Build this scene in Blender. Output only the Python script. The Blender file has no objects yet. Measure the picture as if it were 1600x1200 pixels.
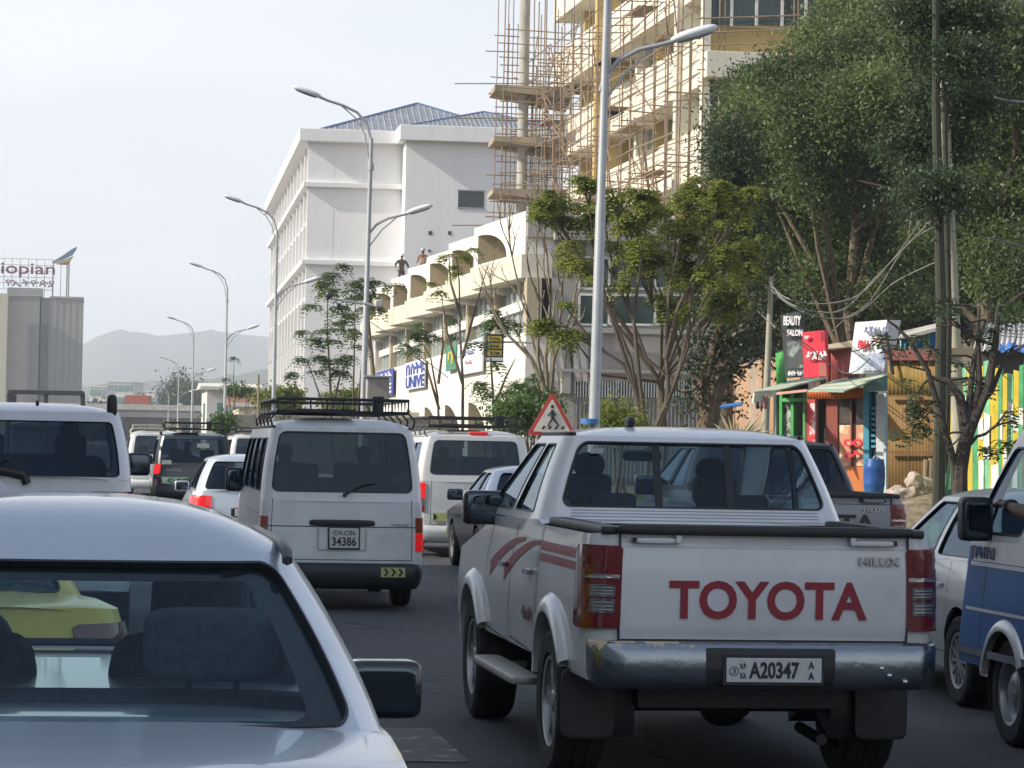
import bpy, bmesh, math, random
import numpy as np
from mathutils import Vector, Matrix, noise
pi = math.pi
R = math.radians
random.seed(7); rng = np.random.default_rng(7)
sc = bpy.context.scene
col = sc.collection

# ---------------------------------------------------------------- camera
F = 4400.0; CAMZ = 1.72; ROLL = R(1.1)
def _cam():
    dx, dy = -650.0, -85.0
    a0 = dx*math.cos(ROLL) - dy*math.sin(ROLL)
    b0 = dx*math.sin(ROLL) + dy*math.cos(ROLL)
    yaw = math.atan(-a0/F)
    pit = math.atan(-b0/math.hypot(F, a0))
    for _ in range(20):       # refine pitch and yaw so that +Y lands on the vanishing point
        f = Vector((math.sin(yaw)*math.cos(pit), math.cos(yaw)*math.cos(pit), math.sin(pit)))
        r0 = Vector((math.cos(yaw), -math.sin(yaw), 0)); u0 = r0.cross(f)
        Y = Vector((0, 1, 0))
        x = F*Y.dot(r0)/Y.dot(f); y = F*Y.dot(u0)/Y.dot(f)
        yaw += (x - a0)/F; pit += (y - b0)/F
    return yaw, pit
YAW, PIT = _cam()
_f = Vector((math.sin(YAW)*math.cos(PIT), math.cos(YAW)*math.cos(PIT), math.sin(PIT)))
_r0 = Vector((math.cos(YAW), -math.sin(YAW), 0)); _u0 = _r0.cross(_f)
_r = _r0*math.cos(ROLL) + _u0*math.sin(ROLL); _u = -_r0*math.sin(ROLL) + _u0*math.cos(ROLL)
cam = bpy.data.cameras.new('camera'); camo = bpy.data.objects.new('camera', cam); col.objects.link(camo)
M = Matrix((( _r.x, _u.x, -_f.x, 0), (_r.y, _u.y, -_f.y, 0), (_r.z, _u.z, -_f.z, CAMZ), (0, 0, 0, 1)))
camo.matrix_world = M
cam.sensor_width = 36; cam.lens = 36*F/1600; cam.clip_end = 20000; cam.clip_start = 0.1
sc.camera = camo
def pt(u, v, D):
    "world point seen at pixel (u,v) of the 1600x1200 photo, D metres deep"
    return Vector((0, 0, CAMZ)) + (_f + _r*((u-800)/F) + _u*((600-v)/F))*D
def gx(u, D):
    p = pt(u, 690, D); return p.x, p.y
def zat(u, v, x, y):
    "height of a pixel row above the ground point x,y"
    D = (Vector((x, y, CAMZ)) - Vector((0, 0, CAMZ))).dot(_f)
    for _ in range(3):
        z = pt(u, v, D).z; D = Vector((x, y, z-CAMZ)).dot(_f)
    return z

# ---------------------------------------------------------------- world, sun, exposure
SUN_EL = R(33); SUN_AZ = R(-97)            # direction TO the sun, from +Y towards +X
sun_dir = Vector((math.sin(SUN_AZ)*math.cos(SUN_EL), math.cos(SUN_AZ)*math.cos(SUN_EL), math.sin(SUN_EL)))
w = bpy.data.worlds.new("World"); sc.world = w; w.use_nodes = True
nt = w.node_tree; nt.nodes.clear()
wo = nt.nodes.new('ShaderNodeOutputWorld'); sky = nt.nodes.new('ShaderNodeTexSky')
sky.sky_type = 'NISHITA'; sky.sun_disc = False; sky.sun_elevation = SUN_EL; sky.sun_rotation = SUN_AZ
sky.air_density = 1.2; sky.dust_density = 2.0
bg = nt.nodes.new('ShaderNodeBackground'); bg.inputs[1].default_value = 0.15
nt.links.new(sky.outputs[0], bg.inputs[0])
bg2 = nt.nodes.new('ShaderNodeBackground'); bg2.inputs[0].default_value = (0.84, 0.855, 0.905, 1); bg2.inputs[1].default_value = 1.08
tc = nt.nodes.new('ShaderNodeTexCoord'); mp = nt.nodes.new('ShaderNodeMapping'); mp.inputs['Scale'].default_value = (3, 3, 9)
nz = nt.nodes.new('ShaderNodeTexNoise'); nz.inputs['Scale'].default_value = 2.2; nz.inputs['Detail'].default_value = 6
rmp = nt.nodes.new('ShaderNodeMapRange'); rmp.inputs[1].default_value = .35; rmp.inputs[2].default_value = .7; rmp.inputs[3].default_value = .74; rmp.inputs[4].default_value = 1.0
mx = nt.nodes.new('ShaderNodeMixShader')
nt.links.new(tc.outputs['Generated'], mp.inputs[0]); nt.links.new(mp.outputs[0], nz.inputs[0]); nt.links.new(nz.outputs[0], rmp.inputs[0])
sx_ = nt.nodes.new('ShaderNodeSeparateXYZ'); nt.links.new(tc.outputs['Generated'], sx_.inputs[0])
el = nt.nodes.new('ShaderNodeMapRange'); el.inputs[1].default_value = .10; el.inputs[2].default_value = .6; el.inputs[3].default_value = 1.0; el.inputs[4].default_value = .12   # hazy white low down, bluer overhead
nt.links.new(sx_.outputs['Z'], el.inputs[0]); ml = nt.nodes.new('ShaderNodeMath'); ml.operation = 'MULTIPLY'; nt.links.new(rmp.outputs[0], ml.inputs[0]); nt.links.new(el.outputs[0], ml.inputs[1])
nt.links.new(ml.outputs[0], mx.inputs[0]); nt.links.new(bg.outputs[0], mx.inputs[1]); nt.links.new(bg2.outputs[0], mx.inputs[2]); nt.links.new(mx.outputs[0], wo.inputs[0])
sl = bpy.data.lights.new('sun', 'SUN'); sl.energy = 5.0; sl.angle = R(0.6); sl.color = (1, .93, .80)
so = bpy.data.objects.new('sun', sl); col.objects.link(so); so.rotation_euler = (-sun_dir).to_track_quat('-Z', 'Y').to_euler(); so.location = (-30, 0, 60)
sc.view_settings.view_transform = 'Standard'; sc.view_settings.look = 'None'; sc.view_settings.exposure = 0.24; sc.view_settings.gamma = 1
sc.cycles.volume_bounces = 1; sc.cycles.transparent_max_bounces = 16; sc.cycles.max_bounces = 7
sc.cycles.diffuse_bounces = 3; sc.cycles.glossy_bounces = 3; sc.cycles.caustics_reflective = False; sc.cycles.caustics_refractive = False
sc.cycles.use_denoising = True

# ---------------------------------------------------------------- materials
def srgb(r, g, b):
    f = lambda c: (c/255/12.92 if c <= 10 else ((c/255+.055)/1.055)**2.4)
    return (f(r), f(g), f(b))
MATS = {}
def mat(name, c, rough=.6, metal=0, var=.12, scale=3, coat=0, bump=0, bscale=40, emit=None, es=1, spec=.5, c2=None, stretch=None, alpha=1, trans=0, island=0, thr=None):
    if name in MATS: return MATS[name]
    m = bpy.data.materials.new(name); m.use_nodes = True; n = m.node_tree.nodes; l = m.node_tree.links
    p = n['Principled BSDF']
    p.inputs['Roughness'].default_value = rough; p.inputs['Metallic'].default_value = metal
    p.inputs['Coat Weight'].default_value = coat; p.inputs['Coat Roughness'].default_value = .04
    p.inputs['Specular IOR Level'].default_value = spec
    t = n.new('ShaderNodeTexCoord'); mpn = n.new('ShaderNodeMapping')
    if stretch: mpn.inputs['Scale'].default_value = stretch
    l.new(t.outputs['Object'], mpn.inputs[0])
    z = n.new('ShaderNodeTexNoise'); z.inputs['Scale'].default_value = scale; z.inputs['Detail'].default_value = 6; z.inputs['Roughness'].default_value = .62
    l.new(mpn.outputs[0], z.inputs['Vector'])
    r = n.new('ShaderNodeMapRange'); a, b = thr or (.3, .7); r.inputs[1].default_value = a; r.inputs[2].default_value = b
    l.new(z.outputs[0], r.inputs[0])
    x = n.new('ShaderNodeMix'); x.data_type = 'RGBA'
    d = c2 or tuple(max(0, k*(1-2*var)) for k in c)
    cc = c if c2 else tuple(min(1, k*(1+var*.6)) for k in c)
    x.inputs[6].default_value = (*d, 1); x.inputs[7].default_value = (*cc, 1); l.new(r.outputs[0], x.inputs[0])
    out = x.outputs[2]
    if island:
        g = n.new('ShaderNodeNewGeometry'); hs = n.new('ShaderNodeHueSaturation')
        mr = n.new('ShaderNodeMapRange'); mr.inputs[3].default_value = 1-island; mr.inputs[4].default_value = 1+island
        l.new(g.outputs['Random Per Island'], mr.inputs[0]); l.new(mr.outputs[0], hs.inputs['Value']); l.new(out, hs.inputs['Color']); out = hs.outputs[0]
    l.new(out, p.inputs['Base Color'])
    if var and rough > .12 and metal < .9:
        q = n.new('ShaderNodeMapRange'); q.inputs[3].default_value = min(1, rough*1.15); q.inputs[4].default_value = rough*.85
        l.new(z.outputs[0], q.inputs[0]); l.new(q.outputs[0], p.inputs['Roughness'])
    if bump:
        z2 = n.new('ShaderNodeTexNoise'); z2.inputs['Scale'].default_value = bscale; z2.inputs['Detail'].default_value = 4; l.new(mpn.outputs[0], z2.inputs['Vector'])
        bn = n.new('ShaderNodeBump'); bn.inputs['Strength'].default_value = bump; bn.inputs['Distance'].default_value = .02
        l.new(z2.outputs[0], bn.inputs['Height']); l.new(bn.outputs[0], p.inputs['Normal'])
    if emit: p.inputs['Emission Color'].default_value = (*emit, 1); p.inputs['Emission Strength'].default_value = es
    if trans:
        o = n['Material Output']; tr = n.new('ShaderNodeBsdfTranslucent'); l.new(out, tr.inputs[0]); ms = n.new('ShaderNodeMixShader'); ms.inputs[0].default_value = trans
        l.new(p.outputs[0], ms.inputs[1]); l.new(tr.outputs[0], ms.inputs[2]); l.new(ms.outputs[0], o.inputs[0])
    MATS[name] = m; return m
def glass(name, tint, refl=1.45, extra=.04, rc=(.8, .9, 1)):
    if name in MATS: return MATS[name]
    m = bpy.data.materials.new(name); m.use_nodes = True; n = m.node_tree.nodes; l = m.node_tree.links
    n.remove(n['Principled BSDF']); o = n['Material Output']
    t = n.new('ShaderNodeBsdfTransparent'); t.inputs[0].default_value = (*tint, 1)
    g = n.new('ShaderNodeBsdfGlossy'); g.inputs['Roughness'].default_value = .03; g.inputs[0].default_value = (*rc, 1)
    ge = n.new('ShaderNodeNewGeometry'); dt = n.new('ShaderNodeVectorMath'); dt.operation = 'DOT_PRODUCT'; l.new(ge.outputs['Incoming'], dt.inputs[0]); l.new(ge.outputs['Normal'], dt.inputs[1])
    ab = n.new('ShaderNodeMath'); ab.operation = 'ABSOLUTE'; l.new(dt.outputs['Value'], ab.inputs[0]); sb_ = n.new('ShaderNodeMath'); sb_.operation = 'SUBTRACT'; sb_.inputs[0].default_value = 1; l.new(ab.outputs[0], sb_.inputs[1])
    pw_ = n.new('ShaderNodeMath'); pw_.operation = 'POWER'; pw_.inputs[1].default_value = 4.5; l.new(sb_.outputs[0], pw_.inputs[0])
    ad = n.new('ShaderNodeMath'); ad.operation = 'MULTIPLY_ADD'; ad.inputs[1].default_value = .8; ad.inputs[2].default_value = ((refl-1)/(refl+1))**2+extra; l.new(pw_.outputs[0], ad.inputs[0])
    ms = n.new('ShaderNodeMixShader'); l.new(ad.outputs[0], ms.inputs[0]); l.new(t.outputs[0], ms.inputs[1]); l.new(g.outputs[0], ms.inputs[2]); l.new(ms.outputs[0], o.inputs[0])
    MATS[name] = m; return m
white = mat('white_paint', (.74, .755, .77), .28, 0, 0, 1.6, coat=.6, c2=(.64, .645, .64), thr=(.25, .5), bump=.05, bscale=3)
whitev = mat('white_van_paint', (.70, .72, .73), .35, 0, 0, 2.2, coat=.5, c2=(.56, .56, .55), thr=(.3, .55))
silver = mat('silver_paint', (.56, .61, .67), .32, .45, 0, 1.3, coat=.8, c2=(.50, .54, .58), thr=(.3, .6))
silver2 = mat('pale_silver_paint', (.62, .63, .62), .36, .3, .05, 2, coat=.7)
black = mat('black_plastic', (.018, .02, .023), .45, 0, .2, 8)
blackg = mat('black_gloss', (.01, .012, .015), .15, 0, .1, 8, coat=.8)
darkint = mat('dark_interior', (.03, .035, .04), .8, 0, .2, 6)
seatm = mat('seat_fabric', (.05, .06, .075), .9, 0, .2, 30, bump=.3, bscale=200)
rubber = mat('tyre_rubber', (.022, .023, .024), .85, 0, .3, 12, bump=.3, bscale=60)
alloy = mat('alloy', (.42, .43, .44), .35, .7, .15, 8)
chrome = mat('chrome', (.55, .57, .60), .14, 1, .1, 5)
redlens = mat('red_lens', (.17, .005, .010), .12, 0, .15, 20, coat=1)
redlit = mat('red_lens_lit', (.55, .01, .01), .2, 0, .1, 20, coat=1, emit=(1, .02, .03), es=.28)
amber = mat('amber_lens', (.28, .05, .02), .15, 0, .1, 20, coat=1)
clearlens = mat('clear_lens', (.20, .20, .21), .1, .5, .3, 40, coat=1)
tint = glass('tinted_glass', (.13, .16, .19), 1.45, .015, (.55, .70, .88))
tint2 = glass('tinted_glass_soft', (.30, .36, .38), 1.45, .02, (.6, .75, .9))
cglass = glass('car_glass', (.58, .68, .70), 1.45, .01, (.7, .8, .9))
sglass = glass('sedan_glass', (.72, .84, .85), 1.45, .01, (.55, .68, .80))
redtxt = mat('red_decal', (.30, .012, .03), .35, 0, .08, 8)
asphalt = mat('asphalt', (.062, .066, .072), .8, 0, 0, .55, bump=.7, bscale=45, c2=(.034, .036, .039), thr=(.38, .62), stretch=(1.6, .35, 1))
def _road():
    m = asphalt; n = m.node_tree.nodes; l = m.node_tree.links; p = n['Principled BSDF']; src = p.inputs['Base Color'].links[0].from_socket
    t = n.new('ShaderNodeTexCoord'); z = n.new('ShaderNodeTexNoise'); z.inputs['Scale'].default_value = 38; z.inputs['Detail'].default_value = 3; l.new(t.outputs['Object'], z.inputs['Vector'])
    r = n.new('ShaderNodeMapRange'); r.inputs[1].default_value = .35; r.inputs[2].default_value = .68; r.inputs[3].default_value = .62; r.inputs[4].default_value = 1.4; l.new(z.outputs[0], r.inputs[0])
    v = n.new('ShaderNodeTexVoronoi'); v.feature = 'DISTANCE_TO_EDGE'; v.inputs['Scale'].default_value = .33; z2 = n.new('ShaderNodeTexNoise'); z2.inputs['Scale'].default_value = 2; l.new(t.outputs['Object'], z2.inputs['Vector'])
    ma = n.new('ShaderNodeMixRGB'); ma.inputs[0].default_value = .25; l.new(t.outputs['Object'], ma.inputs[1]); l.new(z2.outputs['Color'], ma.inputs[2]); l.new(ma.outputs[0], v.inputs['Vector'])
    c = n.new('ShaderNodeMapRange'); c.inputs[1].default_value = .004; c.inputs[2].default_value = .012; c.inputs[3].default_value = .45; c.inputs[4].default_value = 1; l.new(v.outputs['Distance'], c.inputs[0])
    k = n.new('ShaderNodeMath'); k.operation = 'MULTIPLY'; l.new(r.outputs[0], k.inputs[0]); l.new(c.outputs[0], k.inputs[1])
    h = n.new('ShaderNodeHueSaturation'); l.new(src, h.inputs['Color']); l.new(k.outputs[0], h.inputs['Value']); l.new(h.outputs[0], p.inputs['Base Color'])
_road()
concrete = mat('concrete', (.42, .41, .38), .85, 0, .15, 1.2, bump=.3, bscale=30)
paintline = mat('worn_road_paint', (.55, .55, .52), .7, 0, 0, 6, c2=(.07, .07, .075), thr=(.55, .85))
soil = mat('soil', (.16, .13, .09), .95, 0, .25, .8, bump=.6, bscale=10)
galv = mat('pole_grey', (.40, .42, .44), .45, .25, .08, 2)
wood = mat('wood_pole', (.30, .23, .15), .9, 0, .2, 3, stretch=(6, 6, .5))
bark = mat('bark', (.17, .13, .09), .95, 0, .3, 4, bump=.8, bscale=14, stretch=(3, 3, .6))
bark2 = mat('pale_bark', (.27, .23, .17), .9, 0, .25, 4, bump=.6, bscale=14, stretch=(3, 3, .6))
plate_m = mat('number_plate', (.62, .64, .63), .4, 0, .05, 20)
ink = mat('black_ink', (.02, .02, .022), .5, 0, 0, 5)

# ---------------------------------------------------------------- mesh builder
def lerp(a, b, t): return a + (b-a)*t
def interp(pts, x):
    if x <= pts[0][0]: return pts[0][1]
    for (a, fa), (b, fb) in zip(pts, pts[1:]):
        if x <= b: return lerp(fa, fb, (x-a)/(b-a) if b > a else 0)
    return pts[-1][1]
class MB:
    def __init__(s): s.v = []; s.f = []; s.m = []; s.cur = 0
    def add(s, vs, fs, M=None):
        o = len(s.v)
        for p in vs:
            p = Vector(p)
            s.v.append(M @ p if M else p)
        for f in fs: s.f.append([i+o for i in f]); s.m.append(s.cur)
        return s
    def box(s, c, d, M=None, taper=1):
        cx, cy, cz = c; x, y, z = d[0]/2, d[1]/2, d[2]/2; t = taper
        vs = [(cx-x, cy-y, cz-z), (cx+x, cy-y, cz-z), (cx+x, cy+y, cz-z), (cx-x, cy+y, cz-z), (cx-x*t, cy-y*t, cz+z), (cx+x*t, cy-y*t, cz+z), (cx+x*t, cy+y*t, cz+z), (cx-x*t, cy+y*t, cz+z)]
        return s.add(vs, [(0, 3, 2, 1), (4, 5, 6, 7), (0, 1, 5, 4), (1, 2, 6, 5), (2, 3, 7, 6), (3, 0, 4, 7)], M)
    def bb(s, x0, x1, y0, y1, z0, z1, M=None):
        return s.box(((x0+x1)/2, (y0+y1)/2, (z0+z1)/2), (abs(x1-x0), abs(y1-y0), abs(z1-z0)), M)
    def tube(s, pts, r, n=8, caps=True):
        pts = [Vector(p) for p in pts]; rs = r if isinstance(r, (list, tuple)) else [r]*len(pts)
        o = len(s.v); prev = None
        for i, p in enumerate(pts):
            d = (pts[min(i+1, len(pts)-1)] - pts[max(i-1, 0)])
            if d.length < 1e-9: d = Vector((0, 0, 1))
            d.normalize()
            a = prev if prev is not None else (Vector((0, 0, 1)) if abs(d.z) < .9 else Vector((1, 0, 0)))
            x = (a - d*a.dot(d)); 
            if x.length < 1e-6: x = d.orthogonal()
            x.normalize(); y = d.cross(x); prev = x
            for k in range(n):
                t = 2*pi*k/n; s.v.append(p + (x*math.cos(t) + y*math.sin(t))*rs[i])
        for i in range(len(pts)-1):
            for k in range(n):
                a, b = o+i*n+k, o+i*n+(k+1) % n; s.f.append([a, b, b+n, a+n]); s.m.append(s.cur)
        if caps:
            s.f.append([o+k for k in range(n)][::-1]); s.m.append(s.cur)
            e = o+(len(pts)-1)*n; s.f.append([e+k for k in range(n)]); s.m.append(s.cur)
        return s
    def lathe(s, prof, n=24, M=None):
        "prof: (radius, height) about local z"
        vs = []; fs = []
        for r, h in prof:
            for k in range(n): t = 2*pi*k/n; vs.append((r*math.cos(t), r*math.sin(t), h))
        for i in range(len(prof)-1):
            for k in range(n): a = i*n+k; b = i*n+(k+1) % n; fs.append((a, b, b+n, a+n))
        return s.add(vs, fs, M)
    def grid(s, fn, us, vs):
        o = len(s.v); nu, nv = len(us), len(vs)
        for v in vs:
            for u in us: s.v.append(Vector(fn(u, v)))
        for j in range(nv-1):
            for i in range(nu-1):
                a = o+j*nu+i; s.f.append([a, a+1, a+nu+1, a+nu]); s.m.append(s.cur)
        return s
    def prism(s, poly, ex, M=None):
        "2-D poly (x,z) extruded along y from ex[0] to ex[1]"
        n = len(poly); vs = [(x, ex[0], z) for x, z in poly] + [(x, ex[1], z) for x, z in poly]
        fs = [list(range(n)), list(range(2*n-1, n-1, -1))] + [(i, i+n, (i+1) % n+n, (i+1) % n) for i in range(n)]
        return s.add(vs, fs, M)
    def build(s, name, m, parent=None, smooth=35, bevel=0, label=None, kind=None, fix=True, segs=2, weld=True):
        me = bpy.data.meshes.new(name)
        me.from_pydata([tuple(p) for p in s.v], [], s.f)
        ms = m if isinstance(m, (list, tuple)) else [m]
        for k in ms: me.materials.append(k)
        if len(ms) > 1: me.polygons.foreach_set('material_index', s.m)
        if weld or fix:
            b = bmesh.new(); b.from_mesh(me)
            if weld: bmesh.ops.remove_doubles(b, verts=b.verts, dist=1e-5)
            if fix: bmesh.ops.recalc_face_normals(b, faces=b.faces)
            b.to_mesh(me); b.free()
        if smooth:
            me.polygons.foreach_set('use_smooth', [True]*len(me.polygons)); me.set_sharp_from_angle(angle=R(smooth))
        o = bpy.data.objects.new(name, me); col.objects.link(o)
        if parent: o.parent = parent
        if bevel:
            bm = o.modifiers.new('bevel', 'BEVEL'); bm.width = bevel; bm.segments = segs; bm.limit_method = 'ANGLE'; bm.angle_limit = R(40)
            bm.harden_normals = False
        if label: o['label'] = label
        if kind: o['kind'] = kind
        return o
def tag(o, label=None, cat=None, group=None, kind=None):
    if label: o['label'] = label
    if cat: o['category'] = cat
    if group: o['group'] = group
    if kind: o['kind'] = kind
    return o
def empty(name, loc, label=None, cat=None, group=None, rz=0):
    o = bpy.data.objects.new(name, None); col.objects.link(o); o.location = loc; o.rotation_euler = (0, 0, rz); o.empty_display_size = .2
    return tag(o, label, cat, group)
def box(name, c, d, m, parent=None, bevel=.008, **k):
    return MB().box(c, d).build(name, m, parent, bevel=bevel, **k)
def share(o, parent, M=None):
    c = bpy.data.objects.new(o.name.split('.')[0], o.data); col.objects.link(c); c.parent = parent
    if M is not None: c.matrix_local = M
    return c
def copy_tree(o, parent=None):
    c = o.copy(); col.objects.link(c); c.parent = parent
    for ch in list(o.children): copy_tree(ch, c)
    return c
_dg = None
def text_mesh(s, bold=0, ext=.02):
    cu = bpy.data.curves.new('t', 'FONT'); cu.body = s; cu.size = 1; cu.extrude = ext; cu.offset = bold; cu.align_x = 'CENTER'; cu.align_y = 'CENTER'; cu.resolution_u = 4
    o = bpy.data.objects.new('t', cu); col.objects.link(o)
    bpy.context.view_layer.update()
    me = bpy.data.meshes.new_from_object(o.evaluated_get(bpy.context.evaluated_depsgraph_get()))
    bpy.data.objects.remove(o); bpy.data.curves.remove(cu)
    return me
def text_on(parent, name, s, org, xd, ud, wd, ht, th, m, bold=0, shear=0):
    "text centred at org, reading along xd with up ud, fitted into wd x ht"
    me = text_mesh(s, bold)
    n = len(me.vertices); a = np.empty(n*3); me.vertices.foreach_get('co', a); a = a.reshape(-1, 3)
    mn, mxx = a.min(0), a.max(0); sp = np.maximum(mxx-mn, 1e-6)
    b = (a-(mn+mxx)/2)/sp
    xd = Vector(xd).normalized(); ud = Vector(ud).normalized(); nd = xd.cross(ud)
    X = np.outer(b[:, 0]*wd + shear*b[:, 1]*ht, np.array(xd)) + np.outer(b[:, 1]*ht, np.array(ud)) + np.outer(b[:, 2]*th, np.array(nd)) + np.array(org)
    me.vertices.foreach_set('co', X.ravel().astype(np.float32)); me.materials.clear(); me.materials.append(m); me.update()
    o = bpy.data.objects.new(name, me); col.objects.link(o); o.parent = parent
    return o
# ---------------------------------------------------------------- vehicle shells
def rr(t, w, y0, y1, r, bow=0, fbow=0):
    t = t % 4; k = int(t); f = t-k; hy = (y1-y0)/2; my = (y0+y1)/2
    h = w if k in (0, 2) else hy; s = -h+2*h*f; e = abs(s)-(h-r); d = 0
    if e > 0:
        th = e/r*pi/4; s = math.copysign(h-r+r*math.sin(th), s); d = r*(1-math.cos(th))
    if k == 0: x, y = s, y0+d
    elif k == 1: x, y = w-d, my+s
    elif k == 2: x, y = -s, y1-d
    else: x, y = -w+d, my-s
    q = 1-(x/w)**2
    return x, (y-bow*q if y < my else y+fbow*q)
class Cab:
    def __init__(c, **k): c.r = .14; c.bow = .05; c.fbow = .12; c.bulge = .015; c.rise = .07; c.cap = 3; c.__dict__.update(k)
    def __call__(c, t, v, off=0):
        def P(t, v):
            w = lerp(c.wb, c.wt, v)+c.bulge*4*v*(1-v)
            x, y = rr(t, w, lerp(c.rb, c.rt, v), lerp(c.fb, c.ft, v), c.r, c.bow, c.fbow)
            return Vector((x, y, lerp(c.zb, c.zt, v)))
        p = P(t, v)
        if off:
            e = .004; n = (P(t+e, v)-P(t-e, v)).cross(P(t, v+e)-P(t, v-e)); n.normalize()
            p = p+n*off
        return p
    def roof(c, mb, n=40, top=None):
        tt = [4*i/n for i in range(n)]
        tt = sorted(set(tt+[k+d for k in range(4) for d in (.03, .06, .94, .97, 0)])); 
        qs = [0, .02, .05, .1, .18, .3, .5, .75, 1]
        def fn(t, q):
            p = c(t, 1); my = (c.rt+c.ft)/2; h = (c.ft-c.rt)/2
            cy = max(c.rt+c.wt*.8, min(c.ft-c.wt*.8, p.y)) if h > c.wt*.8 else my
            z = c.zt + c.rise*(1-(1-q)**c.cap)
            return (p.x*(1-q), lerp(p.y, cy, q), z)
        def fn2(t, q):
            if q < 0: return c(t, .955, -.004)
            return fn(t, q)
        mb.grid(fn2, tt+[4], [-1]+qs)
class Body:
    def __init__(b, **k): b.r = .18; b.bow = .06; b.fbow = .15; b.crown = .04; b.arches = []; b.low = .3; b.deck = (None, None); b.__dict__.update(k)
    def __call__(b, t, z, off=0):
        def P(t, z):
            x, y = rr(t, interp(b.w, z), interp(b.y0, z), interp(b.y1, z), b.r, b.bow, b.fbow)
            return Vector((x, y, z))
        p = P(t, z)
        if off:
            e = .004; n = (P(t+e, z)-P(t-e, z)).cross(P(t, z+e)-P(t, z-e)); n.normalize(); p = p+n*off
        return p
    def ts(b, y, left=False, z=.8):
        y0, y1 = interp(b.y0, z), interp(b.y1, z); f = (y-y0)/(y1-y0)
        return 4-f if left else 1+f
    def hi(b, t):
        z = 1.0
        for _ in range(3):
            p = b(t, z); ww = interp(b.w, z); z = interp(b.high, p.y)+b.crown*(1-min(1, abs(p.x)/ww)**4)
        return z
    def lo(b, t):
        p = b(t, .6); k = int(t % 4)
        if k in (1, 3):
            for yc, ra, zc in b.arches:
                if abs(p.y-yc) < ra: return max(b.low, zc+math.sqrt(ra*ra-(p.y-yc)**2))
        return b.low
    def shell(b, mb, sides=(0, 1, 2, 3), rows=12):
        ys = []
        y0, y1 = interp(b.y0, .8), interp(b.y1, .8)
        ys = [y0+b.r*k/5 for k in range(6)]+[y1-b.r*k/5 for k in range(6)]+[lerp(y0+b.r, y1-b.r, k/24) for k in range(25)]
        for yc, ra, zc in b.arches: ys += [yc+ra*math.cos(pi*k/20)*.9999 for k in range(21)]
        ys = sorted(y for y in ys if y0 <= y <= y1)
        tt = {0: sorted([k/16 for k in range(17)]+[.03, .06, .94, .97])}; tt[2] = [2+k for k in tt[0]]
        tt[1] = [b.ts(y)-(1e-7 if y == ys[-1] else 0) for y in ys]; tt[3] = [b.ts(y, True)-(1e-7 if i == 0 else 0) for i, y in enumerate(ys)][::-1]
        for k in sides:
            o = len(mb.v); T = tt[k]
            for t in T:
                tq = t if t < k+1 else k+1-1e-7
                lo, hi = b.lo(tq), b.hi(tq)
                for j in range(rows+1): mb.v.append(b(tq, lerp(lo, hi, j/rows)))
            n = rows+1
            for i in range(len(T)-1):
                for j in range(rows): a = o+i*n+j; mb.f.append([a, a+n, a+n+1, a+1]); mb.m.append(mb.cur)
        d0 = b.deck[0] if b.deck[0] is not None else y0; d1 = b.deck[1] if b.deck[1] is not None else y1
        st = [y for y in ys if d0 <= y <= d1]+[d0, d1]; st = sorted(set(st))
        def fn(a, y):
            hz = interp(b.high, y); ww = interp(b.w, hz); e0, e1 = interp(b.y0, hz), interp(b.y1, hz)
            e = min(y-e0, e1-y); 
            if e < b.r: e = max(e, 0); ww = ww-b.r+math.sqrt(max(0, b.r**2-(b.r-e)**2))
            fd = max(0, 1-(y-e0)/.6)*b.bow - max(0, 1-(e1-y)/.8)*b.fbow
            return (ww*a, y-fd*(1-a*a), hz+b.crown*(1-abs(a)**4))
        mb.grid(fn, [-1, -.985, -.95, -.88, -.75, -.5, -.25, 0, .25, .5, .75, .88, .95, .985, 1], st)
        return mb
def sq_samples(rs, rp):
    "rounded square perimeter: matching outer and inner points"
    out = []
    for k in range(4):
        rk, pk = (rs, rp) if k in (0, 2) else (rp, rs)
        S = [-1+rk*i/4 for i in range(4)]+[lerp(-(1-rk), 1-rk, i/10) for i in range(11)]+[1-rk+rk*i/4 for i in range(1, 4)]
        for s in S:
            e = abs(s)-(1-rk); d = 0; q = s
            if e > 1e-9: th = e/rk*pi/4; q = math.copysign(1-rk+rk*math.sin(th), s); d = pk*(1-math.cos(th))
            o = [(s, -1), (1, s), (-s, 1), (-1, -s)][k]; h = [(q, -1+d), (1-d, q), (-q, 1-d), (-1+d, -q)][k]
            out.append((o, h))
    return out
def hp(H, a, b):
    "H: (ta,tb,va,vb) or quad [(t,v) bl,br,tr,tl]"
    a = (a+1)/2; b = (b+1)/2
    if len(H) == 4 and not isinstance(H[0], (tuple, list)): return lerp(H[0], H[1], a), lerp(H[2], H[3], b)
    (x0, y0), (x1, y1), (x2, y2), (x3, y3) = H
    return lerp(lerp(x0, x1, a), lerp(x3, x2, a), b), lerp(lerp(y0, y1, a), lerp(y3, y2, a), b)
def ring_panel(mb, S, t0, t1, v0, v1, H, rs=.2, rp=.2, n=4, off=0):
    sm = sq_samples(rs, rp); N = len(sm); o = len(mb.v)
    for q in range(n+1):
        for (oa, ob), (ha, hb) in sm:
            A = (lerp(t0, t1, (oa+1)/2), lerp(v0, v1, (ob+1)/2)); B = hp(H, ha, hb)
            mb.v.append(S(lerp(A[0], B[0], q/n), lerp(A[1], B[1], q/n), off))
    for q in range(n):
        for i in range(N): a = o+q*N+i; c = o+q*N+(i+1) % N; mb.f.append([a, c, c+N, a+N]); mb.m.append(mb.cur)
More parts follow.
